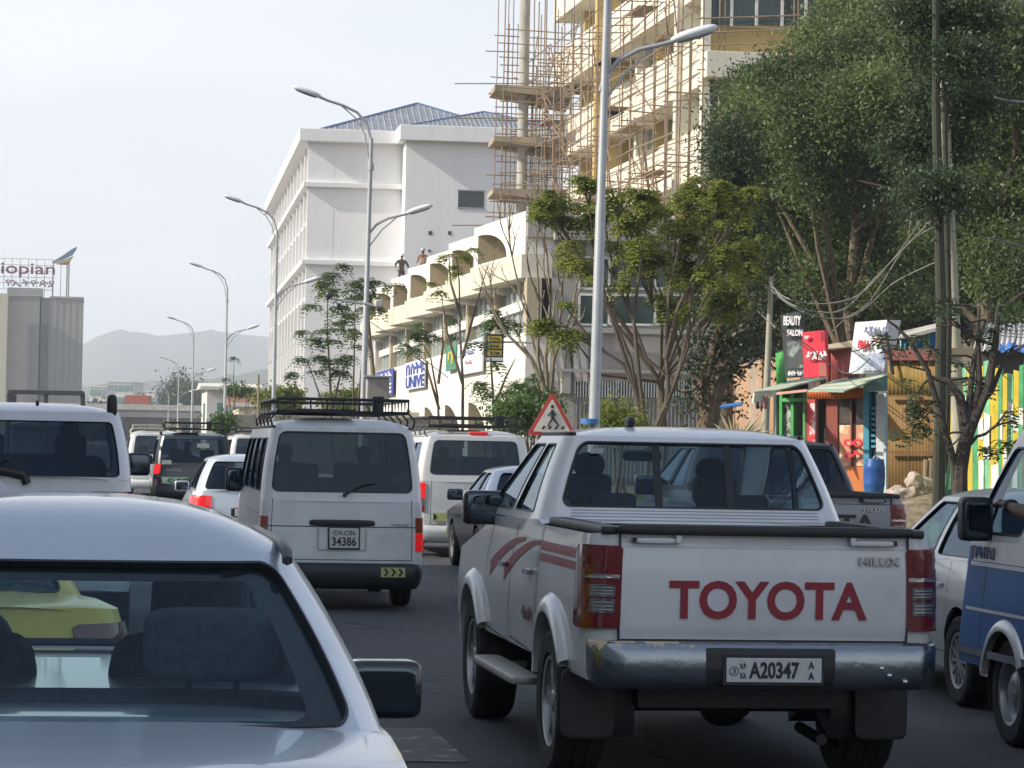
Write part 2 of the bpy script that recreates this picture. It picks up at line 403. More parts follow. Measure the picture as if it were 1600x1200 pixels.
def scaleH(H, ks, kp):
    if isinstance(H[0], (tuple, list)):
        return [hp(H, a*ks, b*kp) for a, b in ((-1, -1), (1, -1), (1, 1), (-1, 1))]
    ct, cv = (H[0]+H[1])/2, (H[2]+H[3])/2; a, b = (H[1]-H[0])/2, (H[3]-H[2])/2
    return (ct-a*ks, ct+a*ks, cv-b*kp, cv+b*kp)
def pad(mb, S, H, rs=.15, rp=.15, off=.01, base=-.004, n=4):
    "rounded raised pad following the surface, with side walls"
    sm = sq_samples(rs, rp); N = len(sm); o = len(mb.v)
    lv = [(1, base), (1, off)]+[(1-k/n, off) for k in range(1, n)]
    for sca, of in lv:
        for _, (a, b) in sm:
            t, v = hp(H, a*sca, b*sca); mb.v.append(S(t, v, of))
    for q in range(len(lv)-1):
        for i in range(N): a = o+q*N+i; c = o+q*N+(i+1) % N; mb.f.append([a, c, c+N, a+N]); mb.m.append(mb.cur)
    t, v = hp(H, 0, 0); mb.v.append(S(t, v, off)); ce = len(mb.v)-1; last = o+(len(lv)-1)*N
    for i in range(N): mb.f.append([last+i, last+(i+1) % N, ce]); mb.m.append(mb.cur)
    return mb
def frame_ring(mb, S, H, ks, kp, rs, rp, off, base=-.002):
    sm = sq_samples(rs, rp); N = len(sm); o = len(mb.v)
    Ho = scaleH(H, ks, kp)
    for HH, of in ((Ho, base), (Ho, off), (H, off), (H, base)):
        for _, (a, b) in sm: t, v = hp(HH, a, b); mb.v.append(S(t, v, of))
    for q in range(3):
        for i in range(N): a = o+q*N+i; c = o+q*N+(i+1) % N; mb.f.append([a, c, c+N, a+N]); mb.m.append(mb.cur)
def mirH(H):
    if isinstance(H[0], (tuple, list)):
        q = [(1-t, v) for t, v in H]; return [q[1], q[0], q[3], q[2]]
    return (1-H[1], 1-H[0], H[2], H[3])
def wheel(parent, x, y, rad, wd, rim=alloy, style='spoke', hubcap=False):
    side = 1 if x > 0 else -1
    Mx = Matrix.Translation((x, y, rad)) @ Matrix.Rotation(side*pi/2, 4, 'Y')
    ri = rad*.62; h = wd/2
    mb = MB(); mb.lathe([(ri, -h*.8), (ri+.02, -h*.95), (rad*.9, -h), (rad*.97, -h*.86), (rad, -h*.62), (rad, -h*.30), (rad-.008, -h*.28), (rad-.008, -h*.22), (rad, -h*.2), (rad, h*.2), (rad-.008, h*.22), (rad-.008, h*.28), (rad, h*.30), (rad, h*.62), (rad*.97, h*.86), (rad*.9, h), (ri+.02, h*.95), (ri, h*.8)], 40, Mx)
    for k in range(40):     # tread blocks at the shoulders
        a = 2*pi*k/40
        for sg in (-1, 1):
            mb.box((math.cos(a)*(rad-.004), math.sin(a)*(rad-.004), sg*h*.75), (.02, rad*.09, h*.35), Mx @ Matrix.Identity(4)) if k % 2 == 0 and abs(math.sin(2*a)) < .0 else None
    t = mb.build('wheel', rubber, parent, smooth=30)
    mb = MB(); mb.lathe([(ri+.004, h*.82), (ri, h*.9), (ri-.02, h*.86), (ri-.03, h*.5), (ri-.035, -h*.6)], 32, Mx)
    if style == 'spoke':
        for k in range(6):
            a = 2*pi*k/6+.3
            Q = Mx @ Matrix.Rotation(a, 4, 'Z')
            mb.box(((ri-.02)/2+.02, 0, h*.62), (ri-.03, ri*.26, .03), Q)
        mb.lathe([(0, h*.8), (ri*.2, h*.8), (ri*.26, h*.7), (ri*.3, h*.45)], 20, Mx)
    elif style == 'multi':
        for k in range(12):
            Q = Mx @ Matrix.Rotation(2*pi*k/12, 4, 'Z'); mb.box(((ri-.02)/2+.02, 0, h*.68), (ri-.03, ri*.11, .025), Q)
        mb.lathe([(0, h*.8), (ri*.16, h*.8), (ri*.22, h*.7), (ri*.24, h*.45)], 20, Mx)
    else:
        mb.lathe([(ri-.02, h*.55), (ri*.7, h*.35), (ri*.5, h*.6), (ri*.3, h*.62), (ri*.28, h*.8), (0, h*.82)], 24, Mx)
    mb.build('rim', rim, t, smooth=30)
    MB().lathe([(0, -h*.1), (ri-.03, -h*.1)], 24, Mx).build('brake_disc', black, t, smooth=0, fix=False)
    return t
def liner(mb, x, yc, ra, zc, depth):
    s = 1 if x > 0 else -1
    n = 16
    f = lambda a, d: (x-s*d, yc+ra*math.cos(a), zc+ra*math.sin(a))
    mb.grid(f, [lerp(-.35, pi+.35, i/n) for i in range(n+1)], [.012, depth])
    mb.grid(lambda a, q: (x-s*depth, yc+ra*math.cos(a)*q, zc+ra*math.sin(a)*q), [lerp(-.35, pi+.35, i/n) for i in range(n+1)], [0, 1])
def flare(parent, b, yc, ra, zc, wd, out, m, left, a0=.22):
    "swollen fender flare around an arch"
    n = 26; mb = MB()
    A = [lerp(a0, pi-.45, i/n) for i in range(n+1)]
    sd = -1 if left else 1
    prof = [(0, -.03), (0, out), (wd*.35, out*1.05), (wd*.75, out*.7), (wd, .0), (wd, -.02)]
    def fn(a, j):
        d, o = prof[int(j)]; y = yc+(ra+d)*math.cos(a); z = zc+(ra+d)*math.sin(a)
        x = interp(b.w, max(z, b.low)); return (sd*(x+o), y, z)
    mb.grid(fn, A, list(range(len(prof))))
    return mb.build('fender_flare', m, parent, smooth=50)
def seam(mb, S, pts, wd=.006, off=.0015):
    "thin dark shut line on a surface, pts in (t,v)"
    for (t0, v0), (t1, v1) in zip(pts, pts[1:]):
        a, c = S(t0, v0), S(t1, v1); L = (c-a).length; n = max(2, int(L/.06)+1)
        prev = None
        for i in range(n+1):
            t, v = lerp(t0, t1, i/n), lerp(v0, v1, i/n)
            p = S(t, v, off); q = S(t, v, off+.02); nn = (q-p).normalized(); d = (c-a).normalized(); sd = nn.cross(d).normalized()*wd/2
            mb.v += [p-sd, p+sd]
            if prev is not None: mb.f.append([prev, prev+1, len(mb.v)-1, len(mb.v)-2]); mb.m.append(mb.cur)
            prev = len(mb.v)-2
def mirror(parent, x, y, z, w=.24, h=.2, m=black, face=chrome, d=.12, glassy=True):
    s = 1 if x > 0 else -1
    mb = MB(); mb.add(*rbox((x+s*w/2, y, z+h/2), (w, d, h), .3))
    hs = mb.build('mirror_housing', m, parent, smooth=60)
    g = MB(); g.add(*rbox((x+s*w/2, y-d/2-.001, z+h/2), (w*.84, .012, h*.8), .3)); g.build('mirror_glass', mirg, hs, smooth=60)
    MB().tube([(x-s*.1, y+.05, z+h*.05), (x+s*.03, y+.02, z+h*.2)], .022).build('mirror_arm', m, hs)
def rbox(c, d, k=.3, n=8, m=6):
    "superellipsoid pillow box -> (verts, faces)"
    vs = []; fs = []; e = k
    pw = lambda a, e: math.copysign(abs(a)**e, a)
    N, Mm = n*4, m*2
    for j in range(Mm+1):
        ph = -pi/2+pi*j/Mm
        for i in range(N):
            th = 2*pi*i/N
            vs.append((c[0]+d[0]/2*pw(math.cos(ph), e)*pw(math.cos(th), e), c[1]+d[1]/2*pw(math.cos(ph), e)*pw(math.sin(th), e), c[2]+d[2]/2*pw(math.sin(ph), e)))
    for j in range(Mm):
        for i in range(N): a = j*N+i; b = j*N+(i+1) % N; fs.append((a, b, b+N, a+N))
    return vs, fs
mirg = mat('mirror_glass', (.10, .13, .16), .05, .9, .1, 3)
def plate(parent, x, y, z, w, h, texts, rz=0):
    p = MB().box((x, y, z), (w, .008, h)).build('number_plate', plate_m, parent, bevel=.003)
    MB().box((x, y+.006, z), (w+.03, .006, h+.03)).build('plate_frame', black, p)
    for s, dx, dz, tw, th, bd in texts:
        text_on(p, 'plate_text', s, (x+dx, y-.0055, z+dz), (1, 0, 0), (0, 0, 1), tw, th, .003, ink, bold=bd)
    return p
def headrest(parent, x, y, z, w=.27, h=.19, d=.12, m=None):
    hr = MB().add(*rbox((x, y, z+h/2+.06), (w, d, h), .38)).build('headrest', m or seatm, parent, smooth=60)
    MB().tube([(x-.055, y, z-.06), (x-.055, y, z+.09)], .008).tube([(x+.055, y, z-.06), (x+.055, y, z+.09)], .008).build('headrest_post', chrome if False else black, hr)
def seat(parent, x, y, z, w=.5, ht=.62, m=None):
    b = MB().add(*rbox((x, y+.30, z+.07), (w, .52, .16), .3)).build('seat_cushion', m or seatm, parent, smooth=60)
    Q = Matrix.Translation((x, y, z+.05)) @ Matrix.Rotation(R(12), 4, 'X')
    v, f = rbox((0, 0, ht/2), (w, .14, ht), .3); MB().add(v, f, Q).build('seat_back', m or seatm, parent, smooth=60)
def roof_rack(parent, w, y0, y1, z, h=.16, m=black, nb=9):
    rk = MB()
    for zz in (z+.06, z+.06+h):
        rk.tube([(-w, y0, zz), (w, y0, zz), (w, y1, zz), (-w, y1, zz), (-w, y0, zz)], .016, 6)
    for k in range(nb+1):
        yy = lerp(y0, y1, k/nb); rk.tube([(-w, yy, z+.06+h), (-w, yy, z+.06), (w, yy, z+.06), (w, yy, z+.06+h)], .011, 5)
        for s in (-1, 1): rk.tube([(s*w, yy, z+.06), (s*(w+.07), yy, z-.02), (s*(w+.05), yy, z-.10)], .012, 5) if k % 2 == 0 else None
    for k in range(9):
        xx = lerp(-w, w, k/8); rk.tube([(xx, y0, z+.06+h), (xx, y0, z+.06)], .010, 5)
    rk.bb(-w*.7, w*.2, y0+.1, y1-.3, z+.07, z+.09)
    rk.bb(w*.45, w*.62, y0+.005, y0+.03, z+.04, z+.10+h)
    return rk.build('roof_rack', m, parent)
def cabin_seats(root, c, zb):
    n = 2 if c.ft-c.rt < 1.9 else 3
    for k in range(n):
        y = lerp(c.rt+.35, c.ft-.1, k/(n-1)); q = MB().add(*rbox((0, y, zb-.05), (c.wb*1.55, .2, .5), .3)); q.build('seat_row', seatm, root, smooth=60)
        for s in (-1, 1): headrest(root, s*c.wb*.42, y, zb+.12, .27, .2)
    MB().bb(-c.wb*.85, c.wb*.85, c.fb-.9, c.fb-.2, zb-.25, zb-.02).build('dashboard', darkint, root, bevel=.04)
def make_vehicle(name, label, cat, u, D, b, c, paint, rearH=None, sides=(), wheels=(), rz=0, glassm=None, seal=black, sealw=.06, group=None, lower=None, x=None, y=None, rimst='disc', rim=alloy, rearR=(.12, .2), trim=None, openfront=True, hz=0, liners=True):
    X, Y = gx(u, D) if x is None else (x, y)
    root = empty(name, (X, Y, hz), label, cat, group, rz)
    root['b'] = 0; del root['b']
    body = MB(); b.shell(body)
    bo = body.build('body', lower or paint, root, smooth=40)
    gm = glassm or tint
    cab = MB(); glasses = []
    if rearH is not None:
        ring_panel(cab, c, 0, 1, 0, 1, rearH, *rearR)
        glasses.append(('rear_window', rearH, rearR))
    else: cab.grid(c, [k/16 for k in range(17)], [k/6 for k in range(7)])
    segs = list(sides)
    last = 0
    for (f0, f1, hole) in segs:
        for mir in (False, True):
            T0, T1 = (1+f0, 1+f1) if not mir else (4-f1, 4-f0)
            if hole is None: cab.grid(c, [lerp(T0, T1, k/6) if lerp(T0, T1, k/6) < 4 else 4-1e-6 for k in range(7)], [k/6 for k in range(7)]); continue
            H = hole if not isinstance(hole[0], (int, float)) else hole
            if isinstance(hole[0], (tuple, list)): H = [(1+a, v) for a, v in hole]
            else: H = (1+hole[0], 1+hole[1], hole[2], hole[3])
            if mir: H = [(5-t, v) for t, v in H] if isinstance(H[0], (tuple, list)) else (5-H[1], 5-H[0], H[2], H[3])
            if mir and isinstance(H[0], (tuple, list)): H = [H[1], H[0], H[3], H[2]]
            ring_panel(cab, c, T0, T1, 0, 1, H, .16, .16); glasses.append(('side_window', H, (.16, .16)))
    wsH = (2.07, 2.93, .08, .94); ring_panel(cab, c, 2, 3-1e-6, 0, 1, wsH, .1, .15); glasses.append(('windscreen', wsH, (.1, .15)))
    c.roof(cab)
    co = cab.build('cabin', paint, root, smooth=62)
    for nm, H, rd in glasses:
        gl = MB(); pad(gl, c, H, *rd, off=-.012, base=-.014); g = gl.build(nm, cglass if nm == 'windscreen' and gm is not sglass else gm, root, smooth=60)
        fr = MB(); k = .03 if nm != 'rear_window' else sealw; frame_ring(fr, c, scaleH(H, .985, .985), 1+k*.6, 1+k*1.4, *rd, .004, -.016); fr.build('window_seal', seal, g, smooth=0)
    under = MB().bb(-b.w[0][1]+.25, b.w[0][1]-.25, interp(b.y0, .5)+.45, interp(b.y1, .5)-.3, b.low*.5+.12, b.low+.12)
    MB().bb(-b.w[0][1]+.1, b.w[0][1]-.1, interp(b.y0, .5)+.2, interp(b.y1, .5)-.3, b.low+.02, b.low+.14).build('floor_pan', black, root)
    for yy in [q[1] for q in wheels]: under.tube([(-.6, yy, wheels[0][2]), (.6, yy, wheels[0][2])], .05)
    under.add(*rbox((.05, wheels[0][1], wheels[0][2]), (.26, .3, .26), .9)); under.tube([(-.35, .3, b.low), (-.4, wheels[0][1], wheels[0][2]+.05), (-.4, 2, b.low)], .035).tube([(.45, .3, b.low), (.45, wheels[0][1], wheels[0][2]+.05), (.45, 2, b.low)], .035)
    under.tube([(.35, interp(b.y0, .5)+.15, .28), (.35, interp(b.y0, .5)+.6, .30)], .03); under.add(*rbox((-.1, .75, b.low*.5+.16), (.5, .3, .12), .5))
    under.build('underbody', black, root)
    for yc, ra, zc in b.arches:
        for s in (-1, 1): ln = MB(); liner(ln, s*(interp(b.w, .5)-.004), yc, ra, zc, .32); ln.build('wheel_well', black, root, fix=False)
    if gm not in (cglass, sglass): cabin_seats(root, c, interp(b.high, 1.0))
    for (xo, yy, rad, wd) in wheels:
        for s in (-1, 1): wheel(root, s*xo, yy, rad, wd, rim, rimst)
    return root, bo, co
def band(mb, S, pts, off=.0025):
    o = len(mb.v)
    for t, a, b in pts:
        for k in range(3): mb.v.append(S(t, lerp(a, b, k/2), off))
    for i in range(len(pts)-1):
        for k in range(2): a = o+i*3+k; mb.f.append([a, a+3, a+4, a+1]); mb.m.append(mb.cur)
# ---------------------------------------------------------------- pickup trucks (hero and the grey one)
def hood_front(root, w, y, z0=.5, z1=1.0, m=None):
    MB().bb(-w*.6, w*.6, y-.03, y+.03, z0+.12, z1-.12).build('grille', black, root, bevel=.02)
    for s in (-1, 1): MB().add(*rbox((s*w*.74, y-.06, (z0+z1)/2+.08), (.3, .2, .2), .5)).build('headlight', clearlens, root, smooth=60)
def pickup(label, u, D, paint, gate_txt, hero=True, rz=0, canopy=None, group=None):
    b = Body(w=[(.3, .78), (.5, .84), (.62, .872), (.85, .885), (1.05, .88), (1.2, .876), (1.32, .862)], y0=[(.3, .14), (.8, .12), (1.32, .12)], y1=[(.3, 5.16), (.7, 5.22), (1.05, 5.05), (1.3, 4.6)],
             high=[(0, 1.30), (1.72, 1.30), (1.76, 1.325), (3.7, 1.29), (3.9, 1.22), (5.1, 1.03)], r=.11, bow=.01, fbow=.25, crown=.025, low=.58,
             arches=[(1.20, .46, .40), (4.28, .45, .40)], deck=(1.72, None))
    c = Cab(wb=.862, wt=.69, rb=1.74, rt=1.94, fb=3.98, ft=3.0, zb=1.31, zt=1.785, r=.15, bow=.03, fbow=.10, bulge=.012, rise=.065)
    sides = [(0, .5, [(.15, .10), (.475, .10), (.455, .90), (.22, .90)]), (.5, 1, [(.53, .10), (.955, .10), (.80, .90), (.50, .90)])]
    sides[1] = (.5, 1, [(.525, .10), (.94, .10), (.84, .90), (.525, .90)])
    root, bo, co = make_vehicle('pickup_truck', label, 'pickup truck', u, D, b, c, paint, (.045, .955, .19, .93), sides,
        [(.77, 1.20, .385, .26), (.77, 4.28, .385, .26)], rz=rz, glassm=cglass if hero else tint, rimst='spoke', rearR=(.10, .32), sealw=.035, group=group)
    # load bed
    tub = MB()
    tub.bb(-.74, .74, .16, 1.68, .80, .84); tub.bb(-.78, -.73, .16, 1.68, .84, 1.3); tub.bb(.73, .78, .16, 1.68, .84, 1.3); tub.bb(-.73, .73, 1.64, 1.70, .84, 1.3)
    for k in range(9): tub.bb(-.7+k*.165, -.62+k*.165, .2, 1.6, .84, .855)
    tub.build('load_bed', paint, root)
    for s in (-1, 1): MB().add(*rbox((s*.775, .93, 1.318), (.10, 1.66, .05), .25)).build('bed_rail', black, root, smooth=50)
    # tailgate
    y = .10; tg = MB()
    def tgs(x, z): return (x, y+.01-.018*math.sin(pi*min(1, max(0, (z-.80)/.5)))**.5 + (.012 if z > 1.235 else 0)*min(1, (z-1.235)/.012), z)
    xs = sorted(set([-.722, -.71]+[k*.04 for k in range(-17, 18)]+[-.625, -.615, .615, .625, .71, .722])); zs = [.79, .80, .82, .855, .865, .9, 1.0, 1.1, 1.145, 1.155, 1.2, 1.235, 1.245, 1.27, 1.30, 1.31]
    tg.grid(tgs, xs, zs); tg.bb(-.722, .722, y+.012, y+.05, .79, 1.31)
    g = tg.build('tailgate', paint, root, smooth=25, fix=False)
    sm = MB()
    for s in (-1, 1): sm.bb(s*.722, s*.73, y-.003, y+.04, .79, 1.31)
    sm.bb(-.73, .73, y-.001, y+.04, .776, .79); sm.build('panel_gap', black, g, smooth=0)
    MB().add(*rbox((0, y+.0, 1.325), (1.50, .075, .05), .25)).build('tailgate_rail', black, g, smooth=50)
    for s in (-1, 1):
        h = MB().add(*rbox((s*.55, y-.012, 1.272), (.2, .02, .028), .4)).build('tailgate_handle', paint, g, smooth=50)
        MB().bb(s*.64-.03, s*.64+.03, y-.014, y, 1.262, 1.268).bb(s*.655-.012, s*.655+.012, y-.016, y, 1.262, 1.285).build('latch', black, h)
        MB().bb(s*.44-.014, s*.44+.014, y-.03, y, 1.26, 1.30).build('strap', white if hero else black, g, bevel=.004)
    if hero:
        text_on(g, 'tailgate_lettering', gate_txt, (.02, y-.011, .985), (1, 0, 0), (0, 0, 1), 1.0, .19, .0015, redtxt, bold=.03)
        text_on(g, 'badge', 'HILUX', (.58, y-.014, 1.183), (1, 0, 0), (0, 0, 1), .21, .042, .012, chrome, bold=.035)
    else:
        text_on(g, 'tailgate_lettering', gate_txt, (.0, y-.016, 1.06), (1, 0, 0), (0, 0, 1), 1.15, .17, .006, ink, bold=.03)
        text_on(g, 'badge', 'HILUX', (.56, y-.02, 1.19), (1, 0, 0), (0, 0, 1), .22, .035, .010, chrome, bold=.02)
    # tail lamps
    for left in (False, True):
        f = (lambda H: mirH(H)) if left else (lambda H: H)
        H = (.908, 1.046, .84, 1.245)
        L = MB(); pad(L, b, f(H), .22, .12, .028, -.01); lo = L.build('tail_light', redlens, root, smooth=40)
        for nm, hh, m in (('brake_lens', (.93, .992, 1.13, 1.215), redlit if False else redlens), ('reverse_lens', (.925, .999, .915, .985), clearlens), ('reverse_lens', (.925, .999, .995, 1.055), clearlens), ('lamp_strip', (.914, 1.01, 1.085, 1.103), chrome)):
            q = MB(); pad(q, b, f(hh), .2, .2, .033, .02); q.build(nm, m, lo, smooth=40)
            if nm == 'reverse_lens':
                q = MB()
                for k in range(3):
                    zz = lerp(hh[2], hh[3], (k+1)/4); pad(q, b, f((hh[0]+.006, hh[1]-.008, zz-.003, zz+.003)), .3, .3, .0345, .03)
                q.build('lens_rib', alloy, lo, smooth=0)
    # bumper
    bp = Body(w=[(.55, .83), (.60, .865), (.78, .875)], y0=[(.55, .02), (.585, -.025), (.66, -.035), (.74, -.03), (.775, -.012), (.785, .02)], y1=[(.55, 4), (.78, 4)], r=.13, bow=.03, low=.55, high=[(0, .78)])
    B = MB(); zz = [.555, .57, .59, .62, .66, .70, .74, .76, .775, .785]
    B.grid(lambda t, z: bp(t, z), [3.90, 3.93, 3.96, 3.98, 3.999]+[k/20 for k in range(21)]+[1.02, 1.04, 1.07, 1.1], zz)
    B.build('rear_bumper', dented if hero else chrome, root, smooth=40, fix=False)
    MB().bb(-.80, .80, .0, .14, .755, .782).build('bumper_step', black, root, bevel=.01)
    q = MB(); pad(q, bp, (.315, .685, .575, .758), .06, .12, .004, -.01); q.build('plate_recess', black, root)
    if hero:
        plate(root, .012, -.076, .655, .475, .118, [('A20347', .0, 0, .25, .082, .03), ('ኢት', -.155, .022, .03, .032, .02), ('አአ', -.155, -.025, .03, .032, .02), ('A', .185, .026, .03, .036, .02), ('A', .185, -.026, .03, .036, .02), ('③', -.20, -.005, .045, .045, .0)])
        for xx, z in ((.60, .63), (.68, .60), (.56, .665)): MB().add(*rbox((xx, -.045, z), (.03, .02, .025), .8)).build('bumper_dent', chrome, root, smooth=60)
    for s in (-1, 1):
        fl = MB().add(*rbox((s*.77, .69, .42), (.28, .015, .36), .25)).build('mud_flap', black, root, smooth=50)
        if s or 1:
            flare(root, b, 1.20, .455, .40, .10, .045, paint, s < 0); flare(root, b, 4.28, .445, .40, .10, .045, paint, s < 0)
        st = MB().add(*rbox((s*.90, 2.72, .43), (.17, 1.7, .05), .25)); st.tube([(s*.7, 2.2, .42), (s*.88, 2.2, .42)], .02).tube([(s*.7, 3.2, .42), (s*.88, 3.2, .42)], .02)
        st.build('side_step', stepm, root, smooth=50)
        mirror(root, s*.80, 3.55, 1.24, .26, .21, blackg)
        rm = MB(); rm.tube([c(1+f if s > 0 else 4-f, 1, .0)+Vector((-s*.012, 0, .012)) for f in (.01, .05, .1, .3, .5, .7, .9)], .012, 6); rm.build('roof_moulding', black, root)
        dr = MB()
        for (ya, yb) in ((1.80, 2.74), (2.76, 3.78)):
            tl = lambda yy: b.ts(yy, s < 0)
            seam(dr, b, [(tl(yb), 1.28), (tl(yb), .62), (tl(ya+.1), .58), (tl(ya), .9), (tl(ya), 1.28)], .007)
        seam(dr, b, [(b.ts(1.735, s < 0), 1.29), (b.ts(1.735, s < 0), .55)], .012)
        dr.build('door_gap', black, root, smooth=0)
        for yy in (2.0, 2.98, 3.9):
            pm = MB(); tq = b.ts(yy, s < 0); wdt = .018 if yy < 3.5 else .008
            pad(pm, b, (tq-wdt, tq+wdt, 1.015, 1.045), .3, .4, .035, .012); pm.build('door_handle', chrome, root, smooth=50) if yy < 3.5 else None
    # side trims on the left, where the photograph shows them
    if hero:
        S = b; T = lambda yy: b.ts(yy, True)
        for left in (True, False):
            T = lambda yy: b.ts(yy, left)
            d = MB()
            band(d, S, [(T(yy), 1.165, 1.215) for yy in (.22, .6, 1.0, 1.4, 1.7)]); band(d, S, [(T(yy), 1.105, 1.148) for yy in (.30, .6, 1.0, 1.4, 1.7)])
            for a, e in ((1.78, 3.0), (2.35, 3.6)):
                n = 12; P = []
                for k in range(n+1):
                    q = k/n; yy = lerp(a, e, q); P.append((T(yy), 1.19-.26*q**1.6, 1.215-.16*q**2.2-.03*q))
                band(d, S, P, .003)
            d.build('side_decal', redtxt, root, smooth=0, fix=False)
        text_on(root, 'side_badge', 'HILUX', (-.874, .42, 1.02), (0, -1, 0), (0, 0, 1), .30, .05, .004, redtxt, bold=.03)
        text_on(root, 'side_badge', '4x4', (-.895, 2.02, .80), (0, -1, 0), (0, 0, 1), .30, .075, .004, mat('brown_decal', (.10, .03, .04), .5), bold=.04)
        lv = MB()
        for z in (.035, .075, .11, .145): seam(lv, c, [(.09, z), (.91, z)], .005, .002)
        lv.build('panel_groove', mat('groove_grey', (.35, .36, .37), .5), root, smooth=0, fix=False)
        # sliding rear window frame and interior
        for x in (-.20, .20):
            fr = MB(); seam(fr, c, [(.5+x/(2*lerp(c.wb, c.wt, v_)), v_) for v_ in (.19, .4, .6, .8, .93)], .045, -.006); fr.build('window_divider', black, root, smooth=0, fix=False)
        q = MB(); pad(q, c, (.11, .16, .80, .86), .2, .3, .001, -.004); q.build('window_sticker', mat('pale_sticker', (.35, .37, .38), .6), root)
        for x in (-.38, .38):
            seat(root, x, 2.85, .72, .5, .62); headrest(root, x, 2.98, 1.33, .26, .18)
            headrest(root, x, 2.15, 1.28, .24, .13)
        MB().add(*rbox((0, 2.12, 1.05), (1.35, .18, .55), .25)).build('rear_bench', seatm, root, smooth=60)
        MB().bb(-.72, .72, 3.55, 4.0, 1.1, 1.28).build('dashboard', darkint, root, bevel=.04)
        MB().tube([(-.38+.18*math.cos(a), 3.45+.05*math.sin(a), 1.28+.17*math.sin(a)) for a in [2*pi*k/20 for k in range(21)]], .015).build('steering_wheel', black, root)
        MB().add(*rbox((0, 3.3, 1.68), (.24, .03, .07), .4)).build('interior_mirror', black, root, smooth=60)
    MB().add(*rbox((-.28, 2.25, 1.872), (.05, .16, .06), .7)).build('roof_antenna', black, root, smooth=60)
    hood_front(root, .85, 5.12)
    return root
dented = mat('dented_chrome', (.28, .31, .34), .20, .88, 0, 3.2, bump=.4, bscale=5, c2=(.28, .31, .34))
def _dent():
    m = dented; n = m.node_tree.nodes; l = m.node_tree.links; p = n['Principled BSDF']
    g = n.new('ShaderNodeTexCoord'); s = n.new('ShaderNodeSeparateXYZ'); l.new(g.outputs['Object'], s.inputs[0])
    z = n.new('ShaderNodeTexNoise'); z.inputs['Scale'].default_value = 16; z.inputs['Detail'].default_value = 6; l.new(g.outputs['Object'], z.inputs['Vector'])
    a = n.new('ShaderNodeMapRange'); a.inputs[1].default_value = .69; a.inputs[2].default_value = .76; l.new(s.outputs['Z'], a.inputs[0])
    b = n.new('ShaderNodeMapRange'); b.inputs[1].default_value = -.28; b.inputs[2].default_value = -.42; l.new(s.outputs['X'], b.inputs[0])
    c = n.new('ShaderNodeMath'); c.operation = 'MULTIPLY'; l.new(a.outputs[0], c.inputs[0]); l.new(b.outputs[0], c.inputs[1])
    d = n.new('ShaderNodeMath'); d.operation = 'MULTIPLY'; l.new(c.outputs[0], d.inputs[0]); l.new(z.outputs[0], d.inputs[1])
    e = n.new('ShaderNodeMapRange'); e.inputs[1].default_value = .44; e.inputs[2].default_value = .50; l.new(d.outputs[0], e.inputs[0])
    x = n.new('ShaderNodeMix'); x.data_type = 'RGBA'; x.inputs[6].default_value = (.28, .31, .34, 1); x.inputs[7].default_value = (.62, .50, .34, 1)
    l.new(e.outputs[0], x.inputs[0]); l.new(x.outputs[2], p.inputs['Base Color'])
    f = n.new('ShaderNodeMath'); f.operation = 'SUBTRACT'; f.inputs[0].default_value = .9; l.new(e.outputs[0], f.inputs[1]); l.new(f.outputs[0], p.inputs['Metallic'])
_dent()
stepm = mat('step_aluminium', (.40, .38, .35), .5, .3, .1, 5)
pickup('white double cab pickup with big red lettering across its tailgate and dented chrome bumper', 1206, 13.8, white, 'TOYOTA')
greyp = mat('grey_pickup_paint', (.24, .26, .29), .35, .3, .08, 3, coat=.5)
blackm = mat('black_paint_dull', (.012, .014, .017), .4)
pk = pickup('grey pickup with black cab, seen past the right side of the white pickup', 1281, 26.2, greyp, 'TOYOTA', hero=False)
for ch in pk.children:
    if ch.name.startswith('cabin'): ch.data.materials[0] = blackm

